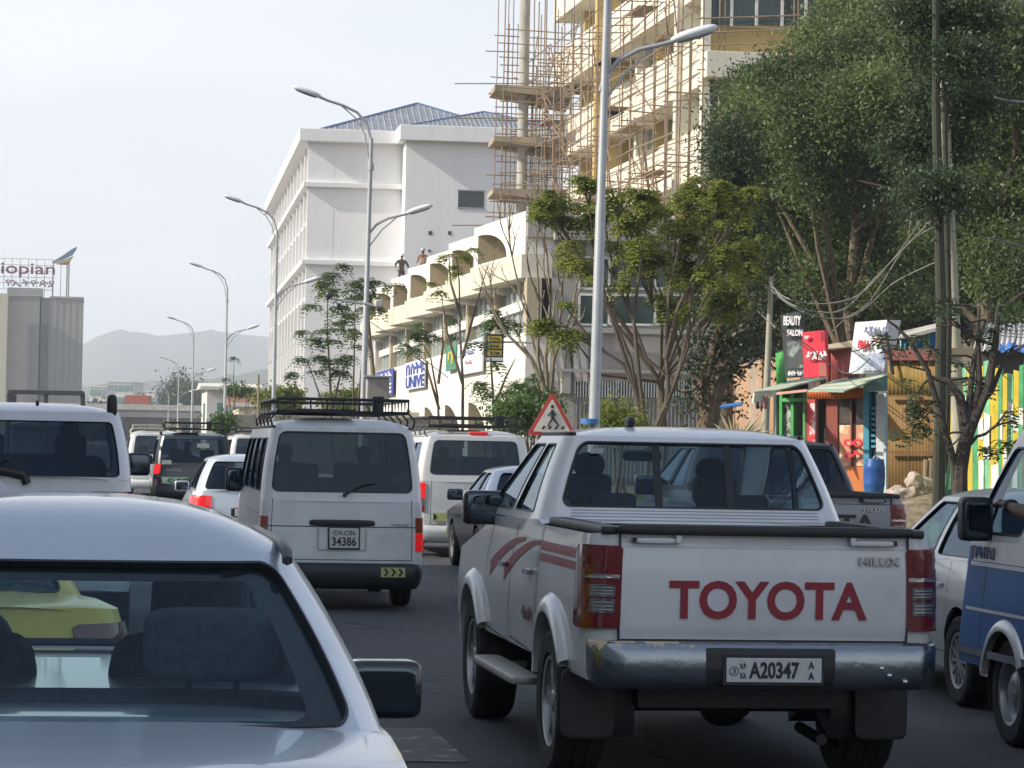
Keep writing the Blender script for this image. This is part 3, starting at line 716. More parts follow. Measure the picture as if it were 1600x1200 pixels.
# ---------------------------------------------------------------- silver sedan right in front of the camera
def sedan(name, label, cat, u, D, paint, hero=False, rz=0, H=1.46, W=.85, L=4.4, lights=None, rim='disc', glassm=None, group=None, zb=1.0, deckz=.98, x=None, y=None, hatch=False, rimm=alloy, bowr=.05, ztd=None, wtk=.67, wbk=.90, rh=(.055, .945, .10, .93)):
    k = H/1.46
    rb, rt = (.55, 1.15) if not hatch else (.12, .42)
    b = Body(w=[(.25, W*.93), (.5, W*.985), (.72, W), (.85, W*.985), (1.02, W*.93)], y0=[(.25, .08), (.5, 0), (.75, .02), (1.0, .07)], y1=[(.25, L-.1), (.5, L), (.9, L-.12)],
             high=[(0, deckz-.01), (.1, deckz), (rb+.1, zb+.01), (L*.62, zb-.01), (L*.70, zb-.08), (L-.05, .74)], r=.22, bow=.08, fbow=.22, crown=.04, low=.24,
             arches=[(.98, .36, .32), (L-.88, .36, .32)])
    c = Cab(wb=W*wbk, wt=W*wtk, rb=rb, rt=rt, fb=L*.70, ft=L*.54, zb=zb, zt=H-(ztd or .075*k), r=.20, bow=bowr, fbow=.18, bulge=.02, rise=ztd or .075*k)
    sides = [(0, .5, [(.16, .08), (.475, .08), (.44, .92), (.17, .92)]), (.5, 1, [(.515, .08), (.92, .08), (.80, .92), (.51, .92)])]
    root, bo, co = make_vehicle(name, label, cat, u, D, b, c, paint, rh, sides, [(W*.88, .98, .31, .2), (W*.88, L-.88, .31, .2)], rz=rz,
        glassm=glassm or tint2, rearR=(.10, .25), sealw=.02, rimst=rim, rim=rimm, group=group, x=x, y=y)
    for s in (-1, 1):
        f = (lambda H_: H_) if s > 0 else (lambda H_: mirH(H_))
        q = MB(); pad(q, b, f((.82, 1.05, .72, .90)), .2, .25, .015); tl = q.build('tail_light', lights or redlens, root, smooth=50)
        mirror(root, s*W*.93, L*.64, zb-.03, .22, .16, paint)
        dr = MB(); t2 = lambda yy: b.ts(yy, s < 0)
        for ya, yb in ((L*.28, L*.45), (L*.455, L*.66)):
            seam(dr, b, [(t2(yb), zb), (t2(yb), .35), (t2(ya), .35), (t2(ya), zb)], .006)
        dr.build('door_gap', black, root, smooth=0)
        for yy in (L*.32, L*.49):
            q = MB(); tq = t2(yy); pad(q, b, (tq-.02, tq+.02, .80, .825), .3, .4, .03, .01); q.build('door_handle', paint, root, smooth=50)
    q = MB(); pad(q, b, (.35, .65, .60, .72), .1, .1, .004, -.006); q.build('plate_recess', black, root)
    q = MB(); band(q, b, [(t, .27, .42) for t in (.05, .2, .4, .6, .8, .95)], .01); q.build('bumper_valance', black, root, fix=False)
    plate(root, 0, -.095, .66, .4, .11, [('3-50218', 0, 0, .3, .07, .02)] if False else [])
    hood_front(root, W*.9, L-.1, .35, .72)
    return root, b, c
car, sb, scb = sedan('silver_sedan', 'silver sedan filling the lower left corner, seen from just behind its rear window', 'car', 112, 5.55, silver, H=1.575, W=.765, L=4.5, glassm=sglass, zb=1.06, deckz=1.03, bowr=.07, ztd=.125, wtk=.685, wbk=.925, rh=(.012, .988, .09, .95))
# frit band inside the rear glass, roof mouldings, interior
fr = MB(); frame_ring(fr, scb, (.105, .895, .15, .88), 1.22, 1.20, .10, .2, -.016, -.018); fr.build('glass_border', ink, car, smooth=0)
for s in (-1, 1):
    rm = MB(); rm.tube([Vector((s*xx, yy, zz)) for xx, yy, zz in [(scb.wt*.965, scb(.93, v).y+.0, scb(.93, v).z+.006) for v in (.95, 1.0)]+[(scb.wt*.955, lerp(scb.rt+.03, scb.ft-.05, q), scb.zt+scb.rise*(1-(1-.045)**3)+.006) for q in (.06, .2, .4, .6, .8, .95)]], .014, 6); rm.build('roof_moulding', mat('moulding_grey', (.05, .05, .055), .4), car)
    headrest(car, s*.33, 1.0, 1.10, .33, .17, .13); seat(car, s*.34, 2.0, .55, .5, .62); headrest(car, s*.34, 2.16, 1.10, .27, .20)
MB().bb(-.62, .62, .50, .98, 1.02, 1.06).build('parcel_shelf', darkint, car, bevel=.02)
MB().add(*rbox((0, 1.08, .92), (1.3, .2, .42), .25)).build('rear_seat', seatm, car, smooth=60)
MB().bb(-.66, .66, 3.05, 3.3, .85, 1.06).build('dashboard', darkint, car, bevel=.04)
MB().tube([(-.36+.18*math.cos(a), 2.9+.05*math.sin(a), 1.06+.17*math.sin(a)) for a in [2*pi*k/20 for k in range(21)]], .016).build('steering_wheel', black, car)
MB().add(*rbox((0, 2.5, 1.43), (.25, .03, .07), .4)).build('interior_mirror', black, car, smooth=60)
gp = MB(); seam(gp, sb, [(.10, 1.03), (.10, .74), (.90, .74), (.90, 1.03)], .008); gp.build('boot_gap', black, car, smooth=0)
for ch in list(car.children):
    if ch.name.startswith('mirror_housing'): ch.location = (.05 if ch.data.vertices[0].co.x > 0 else -.05, 0, -.24); ch.data.materials[0] = blackg; ch.scale = (1.06, 1, 1.1)

# ---------------------------------------------------------------- other saloons
yel = mat('taxi_yellow', (.72, .54, .06), .35, 0, .08, 3, coat=.4)
sedan('taxi', 'yellow taxi visible through the rear window of the silver sedan', 'taxi', 95, 12.4, yel, H=1.44, W=.82, L=3.9, rz=R(14), zb=.97, deckz=.95, x=-.58, y=12.4)
dkc = mat('dark_car_paint', (.012, .016, .024), .3, .1, .1, 3, coat=.5)
sd2, _, _ = sedan('sedan', 'dark sedan with roof painted sky-bright ahead of the white pickup, behind its black mirror', 'car', 862, 37, dkc, H=1.46, W=.86, zb=.98, lights=redlit)
for ch in sd2.children:
    if ch.name.startswith('cabin'): ch.data.materials[0] = silver  # silver cabin paints in the bright sky reflection on a dark roof
sedan('sedan', 'pale silver sedan between the white pickup and the blue minibus on the right', 'car', 1665, 18.35, silver2, H=1.49, W=.86, rim='multi', zb=.98, x=6.72, y=17.7)
htc, _, _ = sedan('hatchback', 'silver hatchback with its left brake light glowing, beside the white minibus', 'car', 390, 42, silver, H=1.52, W=.86, L=4.1, hatch=True, lights=redlit, zb=.95, deckz=.95)

# ---------------------------------------------------------------- minibuses
def van(label, u, D, paint, W=.845, L=4.7, H=1.98, model=0, rz=0, x=None, y=None, lower=None, glassm=None, rack=True, front_arm=False, wb=(1.05, 3.85), zb=1.12, litl=None, litr=None, nside=3, hole=None):
    b = Body(w=[(.22, W*.95), (.45, W), (.8, W*1.0), (zb+.03, W*.985)], y0=[(.22, .03), (.5, 0), (zb, .02)], y1=[(.22, L-.05), (.5, L), (zb, L-.18)],
             high=[(0, zb), (L-.35, zb), (L, zb-.08)], r=.10 if model == 0 else .16, bow=.04, fbow=.12, crown=.0, low=.44 if model == 0 else .32, arches=[(wb[0], .36, .32), (wb[1], .36, .32)])
    c = Cab(wb=W*.985, wt=W*.86, rb=.02, rt=.14 if model == 0 else .10, fb=L-.18, ft=L-.80, zb=zb, zt=H-.10, r=.13, bow=.04, fbow=.10, bulge=.02, rise=.10, cap=4)
    sides = []; e = [0]+[.02+.74*(k+1)/nside for k in range(nside)]+[1]
    for k in range(nside): a, q = e[k], e[k+1]; sides.append((a, q, (a+.015, q-.008, .12, .84) if k else (a+.05, q-.008, .12, .84)))
    sides.append((e[-2], 1, [(e[-2]+.015, .10), (.985, .10), (.955, .84), (e[-2]+.015, .84)]))
    rh = hole or ((.055, .945, .13, .93) if model == 0 else (.10, .90, .16, .90))
    root, bo, co = make_vehicle('minibus', label, 'minibus', u, D, b, c, paint, rh, sides, [(W*.86, wb[0], .32, .19), (W*.86, wb[1], .32, .19)], rz=rz, rearR=(.13, .22), sealw=.03, x=x, y=y, lower=lower, glassm=glassm)
    bp = Body(w=[(.2, W*.93), (.3, W*1.0), (.48, W*1.01)], y0=[(.2, .06), (.26, -.03), (.40, -.05), (.47, -.03), (.5, .02)], y1=[(.2, L), (.5, L)], r=.14, bow=.04)
    B = MB(); B.grid(lambda t, z: bp(t, z), [3.82, 3.9, 3.94, 3.97, 3.999]+[k/20 for k in range(21)]+[1.03, 1.06, 1.1, 1.18], [.22, .25, .27, .33, .40, .45, .48, .5]); B.build('rear_bumper', black if model == 0 else paint, root, smooth=40, fix=False)
    sm = MB()
    if model == 0: seam(sm, b, [(.03, .86), (.97, .86)], .010); seam(sm, b, [(.07, zb+.02), (.07, .52), (.93, .52), (.93, zb+.02)], .007)
    else: seam(sm, b, [(.12, zb+.02), (.12, .50), (.88, .50), (.88, zb+.02)], .007)
    for s in (False, True):
        for yy in (L*.42, L*.62, L-.55): seam(sm, b, [(b.ts(yy, s), zb), (b.ts(yy, s), .45)], .007)
        seam(sm, b, [(b.ts(.3, s), .98), (b.ts(L*.62, s), .98)], .006)
    sm.build('panel_gap', black, root, smooth=0)
    for s in (-1, 1):
        f = (lambda H_: H_) if s > 0 else (lambda H_: mirH(H_)); lit = litr if s > 0 else litl
        if model == 0:
            q = MB(); pad(q, b, f((.955, 1.012, .62, .80)), .15, .12, .014); a = q.build('tail_light', redlit if lit else redlens, root, smooth=40)
            q = MB(); pad(q, b, f((.955, 1.012, .805, .96)), .15, .12, .014); q.build('indicator_lens', amber, a, smooth=40)
        else:
            q = MB(); pad(q, b, f((.935, .998, .90, 1.14)), .2, .2, .02); a = q.build('tail_light', redlit if lit else redlens, root, smooth=40)
            q = MB(); pad(q, b, f((.935, .998, .78, .89)), .2, .2, .018); q.build('reverse_lens', clearlens, a, smooth=40)
            q = MB(); pad(q, b, f((.935, .998, .70, .775)), .2, .2, .018); q.build('lower_lens', redlens, a, smooth=40)
        mirror(root, s*W*.97, L-.62, zb+.02, .20, .27 if model == 0 else .26, black)
        MB().tube([c(1+q_ if s > 0 else 4-q_, 1)+Vector((s*.008, 0, .0)) for q_ in (.0, .02, .1, .3, .5, .7, .95)], .014, 6).build('rain_gutter', paint if model else black, root)
    if rack: roof_rack(root, W*.80, .12, 3.1, H+.0, .13)
    hood_front(root, W, L-.06, .4, .85)
    return root, b, c
chev = mat('sticker_yellow', (.52, .56, .22), .45, 0, .1, 10)
v1, vb, vc = van('white minibus with black roof rack and plate 34386, centre left lane', 537, 29.0, whitev, litr=True, x=None)
MB().add(*rbox((0, -.02, .90), (.68, .06, .065), .35)).build('tailgate_handle', black, v1, smooth=50)
plate(v1, .02, -.052, .745, .30, .205, [('34386', 0, -.035, .25, .09, .02), ('④አ.C0አ', 0, .055, .24, .055, .01)])
rc = MB(); seam(rc, vb, [(.355, .84), (.355, .62), (.645, .62), (.645, .84)], .02, .004); rc.build('plate_recess', mat('recess_grey', (.42, .44, .44), .5), v1, smooth=0)
MB().tube([(0.02, -.02, 1.185), (.02, -.05, 1.19), (.10, -.035, 1.24), (.20, -.03, 1.29), (.34, -.02, 1.315)], [.022, .018, .010, .008, .005]).build('rear_wiper', black, v1)
text_on(v1, 'badge', 'HIACE', (.60, -.012, .885), (1, 0, 0), (0, 0, 1), .18, .025, .004, mat('faded_badge', (.2, .15, .14), .5))
st = MB().box((.53, -.078, .40), (.25, .008, .10)).build('reflector_sticker', chev, v1)
for k in range(3):
    x0 = .43+k*.075; MB().prism([(x0, .36), (x0+.025, .36), (x0+.055, .40), (x0+.025, .44), (x0, .44), (x0+.03, .40)], (-.086, -.08)).build('chevron', ink, st, smooth=0)
v2, vb2, vc2 = van('silver minibus with green side stripe, roof rack and lit brake lights', 744, 43.2, silver2, W=.90, L=4.7, H=1.96, model=1, litl=True, litr=True, zb=1.16)
for left in (True, False):
    q = MB(); band(q, vb2, [(vb2.ts(y, left), 1.02, 1.12) for y in (.25, 1, 2, 3, 4.2)], .004); q.build('green_stripe', mat('green_stripe', (.03, .32, .12), .4), v2, fix=False)
MB().add(*rbox((.05, .10, 1.915), (.30, .05, .05), .4)).build('high_brake_light', redlit, v2, smooth=50)
st = MB().box((.0, -.105, .42), (.9, .02, .07)).build('reflector_sticker', chev, v2)
for k in range(8): MB().prism([(-.42+k*.11, .39), (-.39+k*.11, .39), (-.36+k*.11, .42), (-.39+k*.11, .45), (-.42+k*.11, .45), (-.39+k*.11, .42)], (-.12, -.116)).build('chevron', ink, st, smooth=0)
for sx in (-.52, .52):
    st = MB().box((sx, -.035, .62), (.26, .012, .13)).build('reflector_sticker', chev, v2)
    for q in (-1, 1): MB().prism([(sx+q*.06, .62), (sx+q*.12, .56), (sx+q*.12, .68)], (-.045, -.042)).build('chevron', ink, st, smooth=0)
v3, vb3, vc3 = van('distant white minibus with pale roof rack in the left lane', 244, 86, whitev, W=.86, L=4.7, H=2.0, model=1, zb=1.16, rack=False)
roof_rack(v3, .7, .1, 3, 2.0, .10, mat('rack_pale', (.5, .45, .35), .6, 0))
v4, _, _ = van('far pale minibus partly hidden beside the front minibus', 400, 93, whitev, W=.86, L=4.7, H=1.98, model=1, zb=1.16, rack=True)
# blue and white minibus at the right edge, its front end towards the left
blue = mat('minibus_blue', (.006, .11, .34), .5, 0, .12, 3, coat=.12)
v5, vb5, vc5 = van('blue and white minibus at the right edge with an arm out of its window', 0, 0, whitev, W=.845, L=4.6, H=1.98, model=0, x=6.20, y=12.5, rack=False, glassm=cglass, lower=blue, wb=(1.0, 3.62), zb=1.18)
for left in (True, False):
    for z0, z1, mm, nm, of in ((1.075, 1.185, whitev, 'upper_band', .003), (1.045, 1.07, mat('white_stripe', (.7, .72, .74), .4), 'white_stripe', .005), (.77, .79, MATS['white_stripe'], 'white_stripe', .005), (.50, .545, chrome, 'side_moulding', .02)):
        q = MB(); band(q, vb5, [(vb5.ts(y, left), z0, z1) for y in (.2, 1, 2, 3, 3.2, 3.6, 4.0, 4.3, 4.48)], of); q.build(nm, mm, v5, fix=False)
    flare(v5, vb5, 3.62, .36, .32, .07, .03, silver2, left)
text_on(v5, 'side_lettering', 'በዛብህ', (-.845, 4.05, 1.13), (0, -1, 0), (0, 0, 1), .42, .075, .004, mat('violet_ink', (.05, .05, .16), .5), bold=.02)
for ch in list(v5.children):
    if ch.name.startswith('rim'): pass

# ---------------------------------------------------------------- off-road cars
def suv(label, u, D, paint, W=.94, L=4.8, H=1.9, x=None, y=None, zb=1.2, rack=False, glassm=None, rearpaint=None, hole=(.05, .95, .10, .90), wt=.84, cabpaint=None, name='suv'):
    b = Body(w=[(.3, W*.93), (.55, W*.98), (.85, W), (zb, W*.95)], y0=[(.3, .06), (.5, 0), (zb, .06)], y1=[(.3, L-.1), (.5, L), (1.0, L-.15)],
             high=[(0, zb), (L*.66, zb), (L*.72, zb-.06), (L, zb-.22)], r=.20, bow=.07, fbow=.2, crown=.02, low=.42, arches=[(1.0, .43, .40), (L-.95, .43, .40)])
    c = Cab(wb=W*.95, wt=W*wt, rb=.06, rt=.28, fb=L*.72, ft=L*.56, zb=zb, zt=H-.08, r=.18, bow=.06, fbow=.12, bulge=.02, rise=.08)
    sides = [(0, .3, (.06, .285, .1, .86)), (.3, .62, (.315, .61, .1, .86)), (.62, 1, [(.63, .1), (.96, .1), (.88, .86), (.63, .86)])]
    root, bo, co = make_vehicle(name, label, 'suv', u, D, b, c, paint, hole, sides, [(W*.84, 1.0, .385, .25), (W*.84, L-.95, .385, .25)], x=x, y=y, glassm=glassm, rearR=(.08, .14), sealw=.015, rimst='spoke')
    for s in (-1, 1):
        mirror(root, s*W*.95, L*.66, zb, .22, .22, black)
        dr = MB()
        for yy in (1.5, 2.3, 3.2): seam(dr, b, [(b.ts(yy, s < 0), zb), (b.ts(yy, s < 0), .5)], .007)
        dr.build('door_gap', black, root, smooth=0)
    B = MB(); pad(B, b, (.03, .97, .45, .68), .05, .2, .05); B.build('rear_bumper', paint, root, smooth=50)
    if rack: roof_rack(root, W*.72, .3, 2.6, H+.02, .15)
    hood_front(root, W*.9, L-.1, .55, 1.0)
    return root, b, c
sv, svb, svc = suv('big white off road car at the left edge behind the silver sedan', 45, 24.3, mat('suv_white', (.66, .68, .71), .3, 0, .05, 3, coat=.6), W=.95, L=4.9, H=2.02, zb=1.37, x=-.60, wt=.84, y=24.1, hole=(.035, .965, .04, .86))
for s in (-1, 1):
    f = (lambda H_: H_) if s > 0 else (lambda H_: mirH(H_))
    q = MB(); pad(q, svb, f((.80, 1.035, 1.10, 1.27)), .25, .3, .02); q.build('tail_light', redlens, sv, smooth=50)
MB().add(*rbox((.10, .20, 2.01), (.03, .06, .05), .6)).build('roof_antenna', black, sv, smooth=60)
MB().add(*rbox((.73, .36, 2.0), (.09, .1, .2), .6)).build('rail_end', black, sv, smooth=60)
MB().tube([(-.55, -.02, 1.50), (-.2, -.03, 1.44), (.0, -.03, 1.40), (.03, -.02, 1.33)], [.03, .04, .045, .04]).tube([(-.28, -.02, 1.42), (-.14, -.05, 1.53), (-.1, -.05, 1.5)], .014).build('rear_wiper', black, sv)
MB().add(*rbox((-.42, -.14, 1.02), (.76, .24, .76), .75)).build('spare_wheel_cover', mat('cover_white', (.55, .57, .6), .4, 0, .05), sv, smooth=60)
sp, spb, spc = suv('dark off road car with loaded roof rack in the middle distance', 303, 65.5, mat('dark_suv_paint', (.03, .04, .055), .3, .2, .1, 3, coat=.8), W=.93, L=4.7, H=1.9, zb=1.12, rack=True)
for s in (-1, 1):
    f = (lambda H_: H_) if s > 0 else (lambda H_: mirH(H_))
    q = MB(); pad(q, spb, f((.93, 1.02, .92, 1.15)), .25, .3, .03); q.build('tail_light', redlit, sp, smooth=50)
    q = MB(); pad(q, spb, f((.90, 1.0, .62, .74)), .25, .3, .03); q.build('lower_lens', redlens, sp, smooth=50)
st = MB().box((-.32, -.03, .86-.08), (.8, .01, .15)).build('reflector_sticker', mat('sticker_pale', (.5, .6, .5), .5), sp)
for k in range(3): MB().prism([(-.62+k*.2, .78), (-.54+k*.2, .72), (-.47+k*.2, .72), (-.55+k*.2, .78), (-.47+k*.2, .84), (-.54+k*.2, .84)], (-.045, -.037)).build('chevron', mat('chevron_green', (.02, .2, .06), .5), st, smooth=0)
for x, z, ww in ((.22, 1.60, .28), (-.62, 1.20, .22)): MB().box((x, .02+(z-1.12)*.3-.06, z), (ww, .008, .10)).build('window_label', mat('label_white', (.5, .52, .52), .6), sp)
text_on(sp, 'badge', 'GX TXL', (-.45, -.03, 1.02), (1, 0, 0), (0, 0, 1), .36, .05, .006, chrome, bold=.02)
MB().tube([(-.3, .3, 1.94), (-.33, .32, 2.05)], .008).build('aerial', chrome, sp)

# ---------------------------------------------------------------- truck with a stake frame, seen over the white off road car
X, Y = gx(70, 62)
tk = empty('truck', (X, Y, 0), 'grey truck with metal stake frame showing above the white off road car', 'truck')
fm = MB()
H0 = 2.76
for x in (-.8, 0, .8): fm.bb(x-.05, x+.05, 0, .08, 1.2, H0-.08)
fm.bb(-.83, .83, -.01, .09, H0-.10, H0); fm.bb(-.8, .8, .01, .07, 1.9, 1.96)
for s in (-.8, .8):
    fm.bb(s-.04, s+.04, .08, 4.6, H0-.10, H0-.02)
    for k in range(5): fm.bb(s-.04, s+.04, .9*k+.8, .9*k+.88, 1.2, H0-.1)
fm.build('stake_frame', mat('truck_steel', (.12, .12, .13), .6, .3), tk, bevel=.01)
MB().bb(-.85, .85, .02, 5.0, .95, 1.2).build('flatbed', mat('truck_bed', (.25, .26, .27), .7), tk, bevel=.02)
MB().bb(-.78, .78, .1, 4.5, 1.2, 2.05).build('load', mat('truck_load', (.35, .36, .38), .8), tk, bevel=.05)
MB().add(*rbox((0, 5.9, 1.5), (1.7, 1.6, 1.7), .2)).build('cab', mat('truck_cab', (.5, .52, .55), .4), tk, smooth=50)
for s in (-.7, .7):
    for yy in (1.2, 5.6): wheel(tk, s, yy, .42, .26)
    MB().bb(s-.1, s+.1, -.02, .02, .8, .92).build('tail_light', redlens, tk)
# ================================================================ setting
def sheet(name, x0, x1, y0, y1, z, m, kind='structure', n=1):
    return tag(MB().grid(lambda u, v: (u, v, z), [lerp(x0, x1, k/n) for k in range(n+1)], [lerp(y0, y1, k/n) for k in range(n+1)]).build(name, m, smooth=0), kind=kind)
sheet('ground', -7000, 7000, -2500, 7500, -.02, soil)
sheet('road', -14, 7.45, -60, 480, 0, asphalt)
for (x, y, a, b) in ((1.9, 20.5, .5, 1.5), (-.2, 31, .7, 2.2), (2.2, 36, .6, 1.2)):
    P = [(x+a*math.cos(t)*random.uniform(.8, 1.15), y+b*math.sin(t)*random.uniform(.8, 1.15), .0035) for t in [2*pi*k/14 for k in range(14)]]
    tag(MB().add(P, [list(range(14))]).build('road_patch', mat('patch_asphalt', (.036, .038, .041), .9, 0, .25, 3, bump=.5, bscale=60), smooth=0), kind='structure')
sheet('verge', 11.6, 60, -40, 420, .10, soil)
for x, z in ((-1.28, 0), (1.45, 0), (4.6, 0)):
    for k in range(20):
        y = 6+k*9.0
        if x == 4.6 and k < 2: continue
        tag(MB().grid(lambda u, v: (u, v, .004), [x, x+.14 if (x, k) != (1.45, 0) else x+.5], [y+(1.2 if x == 1.45 else 0), y+3]).build('lane_line', paintline, smooth=0), kind='structure')
tag(MB().grid(lambda u, v: (u, v, .0045), [1.45, 2.05], [15.2, 17.0]).build('lane_line', paintline, smooth=0), kind='structure')
tag(MB().bb(7.6, 11.6, -40, 420, -.02, .13).build('pavement', concrete, smooth=0), kind='structure')
k0 = MB().bb(7.45, 7.6, -.98, .98, 0, .15).build('kerb_stone', concrete, bevel=.015)
kb = MB().bb(7.452, 7.598, -40, 420, -.01, .135).build('kerb', concrete, smooth=0); tag(kb, kind='structure'); k0.parent = kb; k0.location = (0, 8, .001)
for k in range(1, 70): c_ = share(k0, kb); c_.location = (0, 8+2*k, .001)

# hills
def ridge(name, D, pts, spread, m, seed, drop=1.0):
    noise_ = lambda x, s=1: noise.noise(Vector((x*s, seed, 0)))
    us = [-2600+k*14 for k in range(int(5600/14))]
    mb = MB(); rows = [0, .08, .16, .26, .38, .52, .68, .84, 1]
    P = []
    for q in rows:
        for u in us:
            v = interp(pts, u)
            top = zat(max(-2600, u), v, *gx(u, D))+ (noise_(u, .021)*3+noise_(u, .09)*3+noise_(u, .31)*3)*D/4000
            x, y = gx(u, D-spread*(1-q)); mb.v.append(Vector((x, y, -1+max(4, top)*q**1.25 + (noise.noise(Vector((x*.002, y*.002, seed)))*14+noise.noise(Vector((x*.02, y*.02, seed)))*7)*q*(1-q)*2)))
    n = len(us)
    for j in range(len(rows)-1):
        for i in range(n-1): a = j*n+i; mb.f.append([a, a+1, a+n+1, a+n]); mb.m.append(0)
    # back slope
    o = len(mb.v)
    for u in us: x, y = gx(u, D+spread*.6); mb.v.append(Vector((x, y, -1)))
    for i in range(n-1): a = (len(rows)-1)*n+i; mb.f.append([a, a+1, o+i+1, o+i]); mb.m.append(0)
    tag(mb.build(name, m, smooth=60, fix=False), kind='structure')
hillm = mat('hill_forest', (.055, .075, .05), .95, 0, .3, .02, bump=1, bscale=.15)
ridge('hills', 4300, [(-2600, 560), (-700, 540), (0, 548), (100, 540), (128, 534), (150, 526), (168, 518), (184, 514), (200, 518), (240, 522), (252, 523), (275, 520), (305, 517), (330, 514), (350, 520), (380, 522), (420, 525), (600, 540), (1200, 560), (2900, 590)], 1700, hillm, 3.1)
ridge('near_hills', 2100, [(-2600, 640), (0, 610), (140, 600), (220, 592), (260, 596), (330, 590), (420, 575), (600, 590), (2900, 640)], 800, hillm, 9.7)

# distant town: overpass, container, far blocks
def facade_block(name, label, u0, u1, vt, D, depth, wall, floors, bays, winm, cat='building', vb=700, base=0, balc=False, roofm=None, rz=None):
    x0, y0 = gx(u0, D); x1, y1 = gx(u1, D)
    W = math.hypot(x1-x0, y1-y0); rz = math.atan2(y1-y0, x1-x0); H = zat((u0+u1)/2, vt, (x0+x1)/2, (y0+y1)/2)
    root = empty(name, (x0, y0, 0), label, cat, None, rz)
    MB().bb(0, W, 0, depth, 0, H).build('wall', wall, root, smooth=0)
    ba = H-base; fh = ba/floors
    wm = MB().bb(-.5, .5, -.5, .5, -.5, .5)
    w0 = None
    for f in range(floors):
        for k in range(bays):
            Mx = Matrix.Translation(((k+.5)*W/bays, 0, base+(f+.52)*fh)) @ Matrix.Diagonal((W/bays*.66, .3, fh*.52, 1))
            if w0 is None: w0 = wm.build('window', winm, root, smooth=0); w0.matrix_local = Mx
            else: share(w0, root, Mx)
    MB().bb(-.3, W+.3, -.3, depth+.3, H, H+.35).build('roof', roofm or wall, root, smooth=0)
    return root, W, H, depth
paleb = mat('pale_render', (.60, .60, .56), .8, 0, .06, .3)
gw = mat('green_glass', (.10, .22, .20), .15, 0, .1, 1)
facade_block('apartment_block', 'distant pale block with green glass bands, its narrow left wing', 138, 164, 605, 900, 22, paleb, 5, 4, gw)
facade_block('apartment_block', 'distant pale block with green glass bands, its wide right wing', 165, 206, 597, 930, 26, paleb, 5, 7, gw)
facade_block('low_house', 'far low grey house between the glass block and the lamp posts', 212, 240, 612, 1000, 20, paleb, 2, 4, gw)
D = 430
x0, y0 = gx(60, D); x1, y1 = gx(470, D)
ov = empty('overpass', (x0, y0, 0), 'long concrete overpass crossing the road in the distance', 'bridge', None, math.atan2(y1-y0, x1-x0))
ow = math.hypot(x1-x0, y1-y0)*2.4; oz = zat(300, 637, *gx(300, D))
ovm = mat('overpass_concrete', (.20, .20, .20), .85, 0, .15, .2)
MB().bb(-ow*.3, ow*.7, 0, 11, oz-1.6, oz-.5).build('deck', ovm, ov)
MB().bb(-ow*.3, ow*.7, -.15, .15, oz-.5, oz+.35).build('parapet', concrete, ov)
for k in range(7): MB().bb(-ow*.25+k*ow*.14, -ow*.25+k*ow*.14+1.6, 3, 8, 0, oz-1.6).build('pier', ovm, ov)
x, y = gx(213, D+4)
ct = empty('container', (x, y, oz-.5), 'red shipping container riding on the distant overpass', 'container', None, ov.rotation_euler.z)
MB().bb(-1.9, 1.9, 0, 2.4, .7, 2.3).build('container_body', mat('rust_red', (.35, .08, .04), .7), ct, bevel=.03)
for s in (-1.2, 1.2): MB().bb(s-.5, s+.5, .2, 2.2, 0, .69).build('wheel_set', black, ct)

# grey towers with the roof sign, far left
silo = mat('silo_concrete', (.30, .30, .29), .85, 0, .10, .08, stretch=(1, 1, .15))
D = 520; s_ = F/D
x0, y0 = gx(-60, D); rzs = 0
H1 = zat(95, 465, *gx(95, D)); H2 = zat(30, 462, *gx(30, D)); H3 = zat(30, 448, *gx(30, D))
xa = lambda u: gx(u, D)[0]-x0
ts = empty('tower_building', (x0, y0, 0), 'windowless grey tower block at far left with a roof sign frame', 'building')
MB().bb(xa(59.5), xa(125), 0, 16, 0, H1).build('tower', silo, ts)
MB().bb(xa(-60), xa(57), 0, 16, 0, H2).build('tower', silo, ts)
MB().bb(xa(57.2), xa(59.3)+1.6, 1.4, 12, 0, H2-.4).build('recess', mat('recess_dark', (.12, .13, .14), .9), ts)
MB().bb(xa(59.4), xa(72), -.02, .8, 0, H1+.02).build('recess_panel', mat('recess_dark2', (.16, .17, .18), .9), ts)
MB().bb(xa(5), xa(60), 2, 10, H2, H3).build('roof_house', silo, ts)
MB().bb(xa(72), xa(125.6), -.2, 16.2, H1, H1+.35).build('coping', concrete, ts)
MB().bb(xa(-60), xa(60), -.2, 1, H2, H2+.3).build('coping', concrete, ts)
for k in range(5): MB().bb(xa(74)+k*1.2, xa(74)+k*1.2+.06, -.035, .0, 0, H1-.3).build('wall_joint', mat('joint', (.2, .2, .2), .9), ts)
cr = MB().bb(xa(-30), xa(8), -5, -1, 0, zat(4, 460, *gx(4, D))).build('stair_wing', mat('cream_wing', (.62, .58, .45), .8), ts)
sg = empty('roof_sign', (x0, y0+4, 0), 'open lattice roof sign with maroon lettering above the grey tower', 'sign')
steel = mat('sign_steel', (.35, .34, .33), .6, .3)
zt = zat(60, 402, *gx(60, D)); zb_ = zat(60, 446, *gx(60, D))
lt = MB()
for k in range(12): xx = xa(-40)+k*1.5; lt.tube([(xx, 0, H1 if xx > xa(60) else H3), (xx, 0, zt)], .06, 4)
for k in range(6): zz = lerp(zb_-.5, zt, k/5); lt.tube([(xa(-40), 0, zz), (xa(78), 0, zz)], .05, 4)
lt.build('sign_lattice', steel, sg, kind='stuff')
for u in (76, 98, 101): MB().tube([(xa(u), 0, H1), (xa(u), 0, zat(100, 405, *gx(100, D)))], .13, 6).build('sign_post', steel, sg)
mar = mat('sign_maroon', (.16, .04, .06), .5)
z1, z2 = zat(40, 409, *gx(40, D)), zat(40, 428, *gx(40, D))
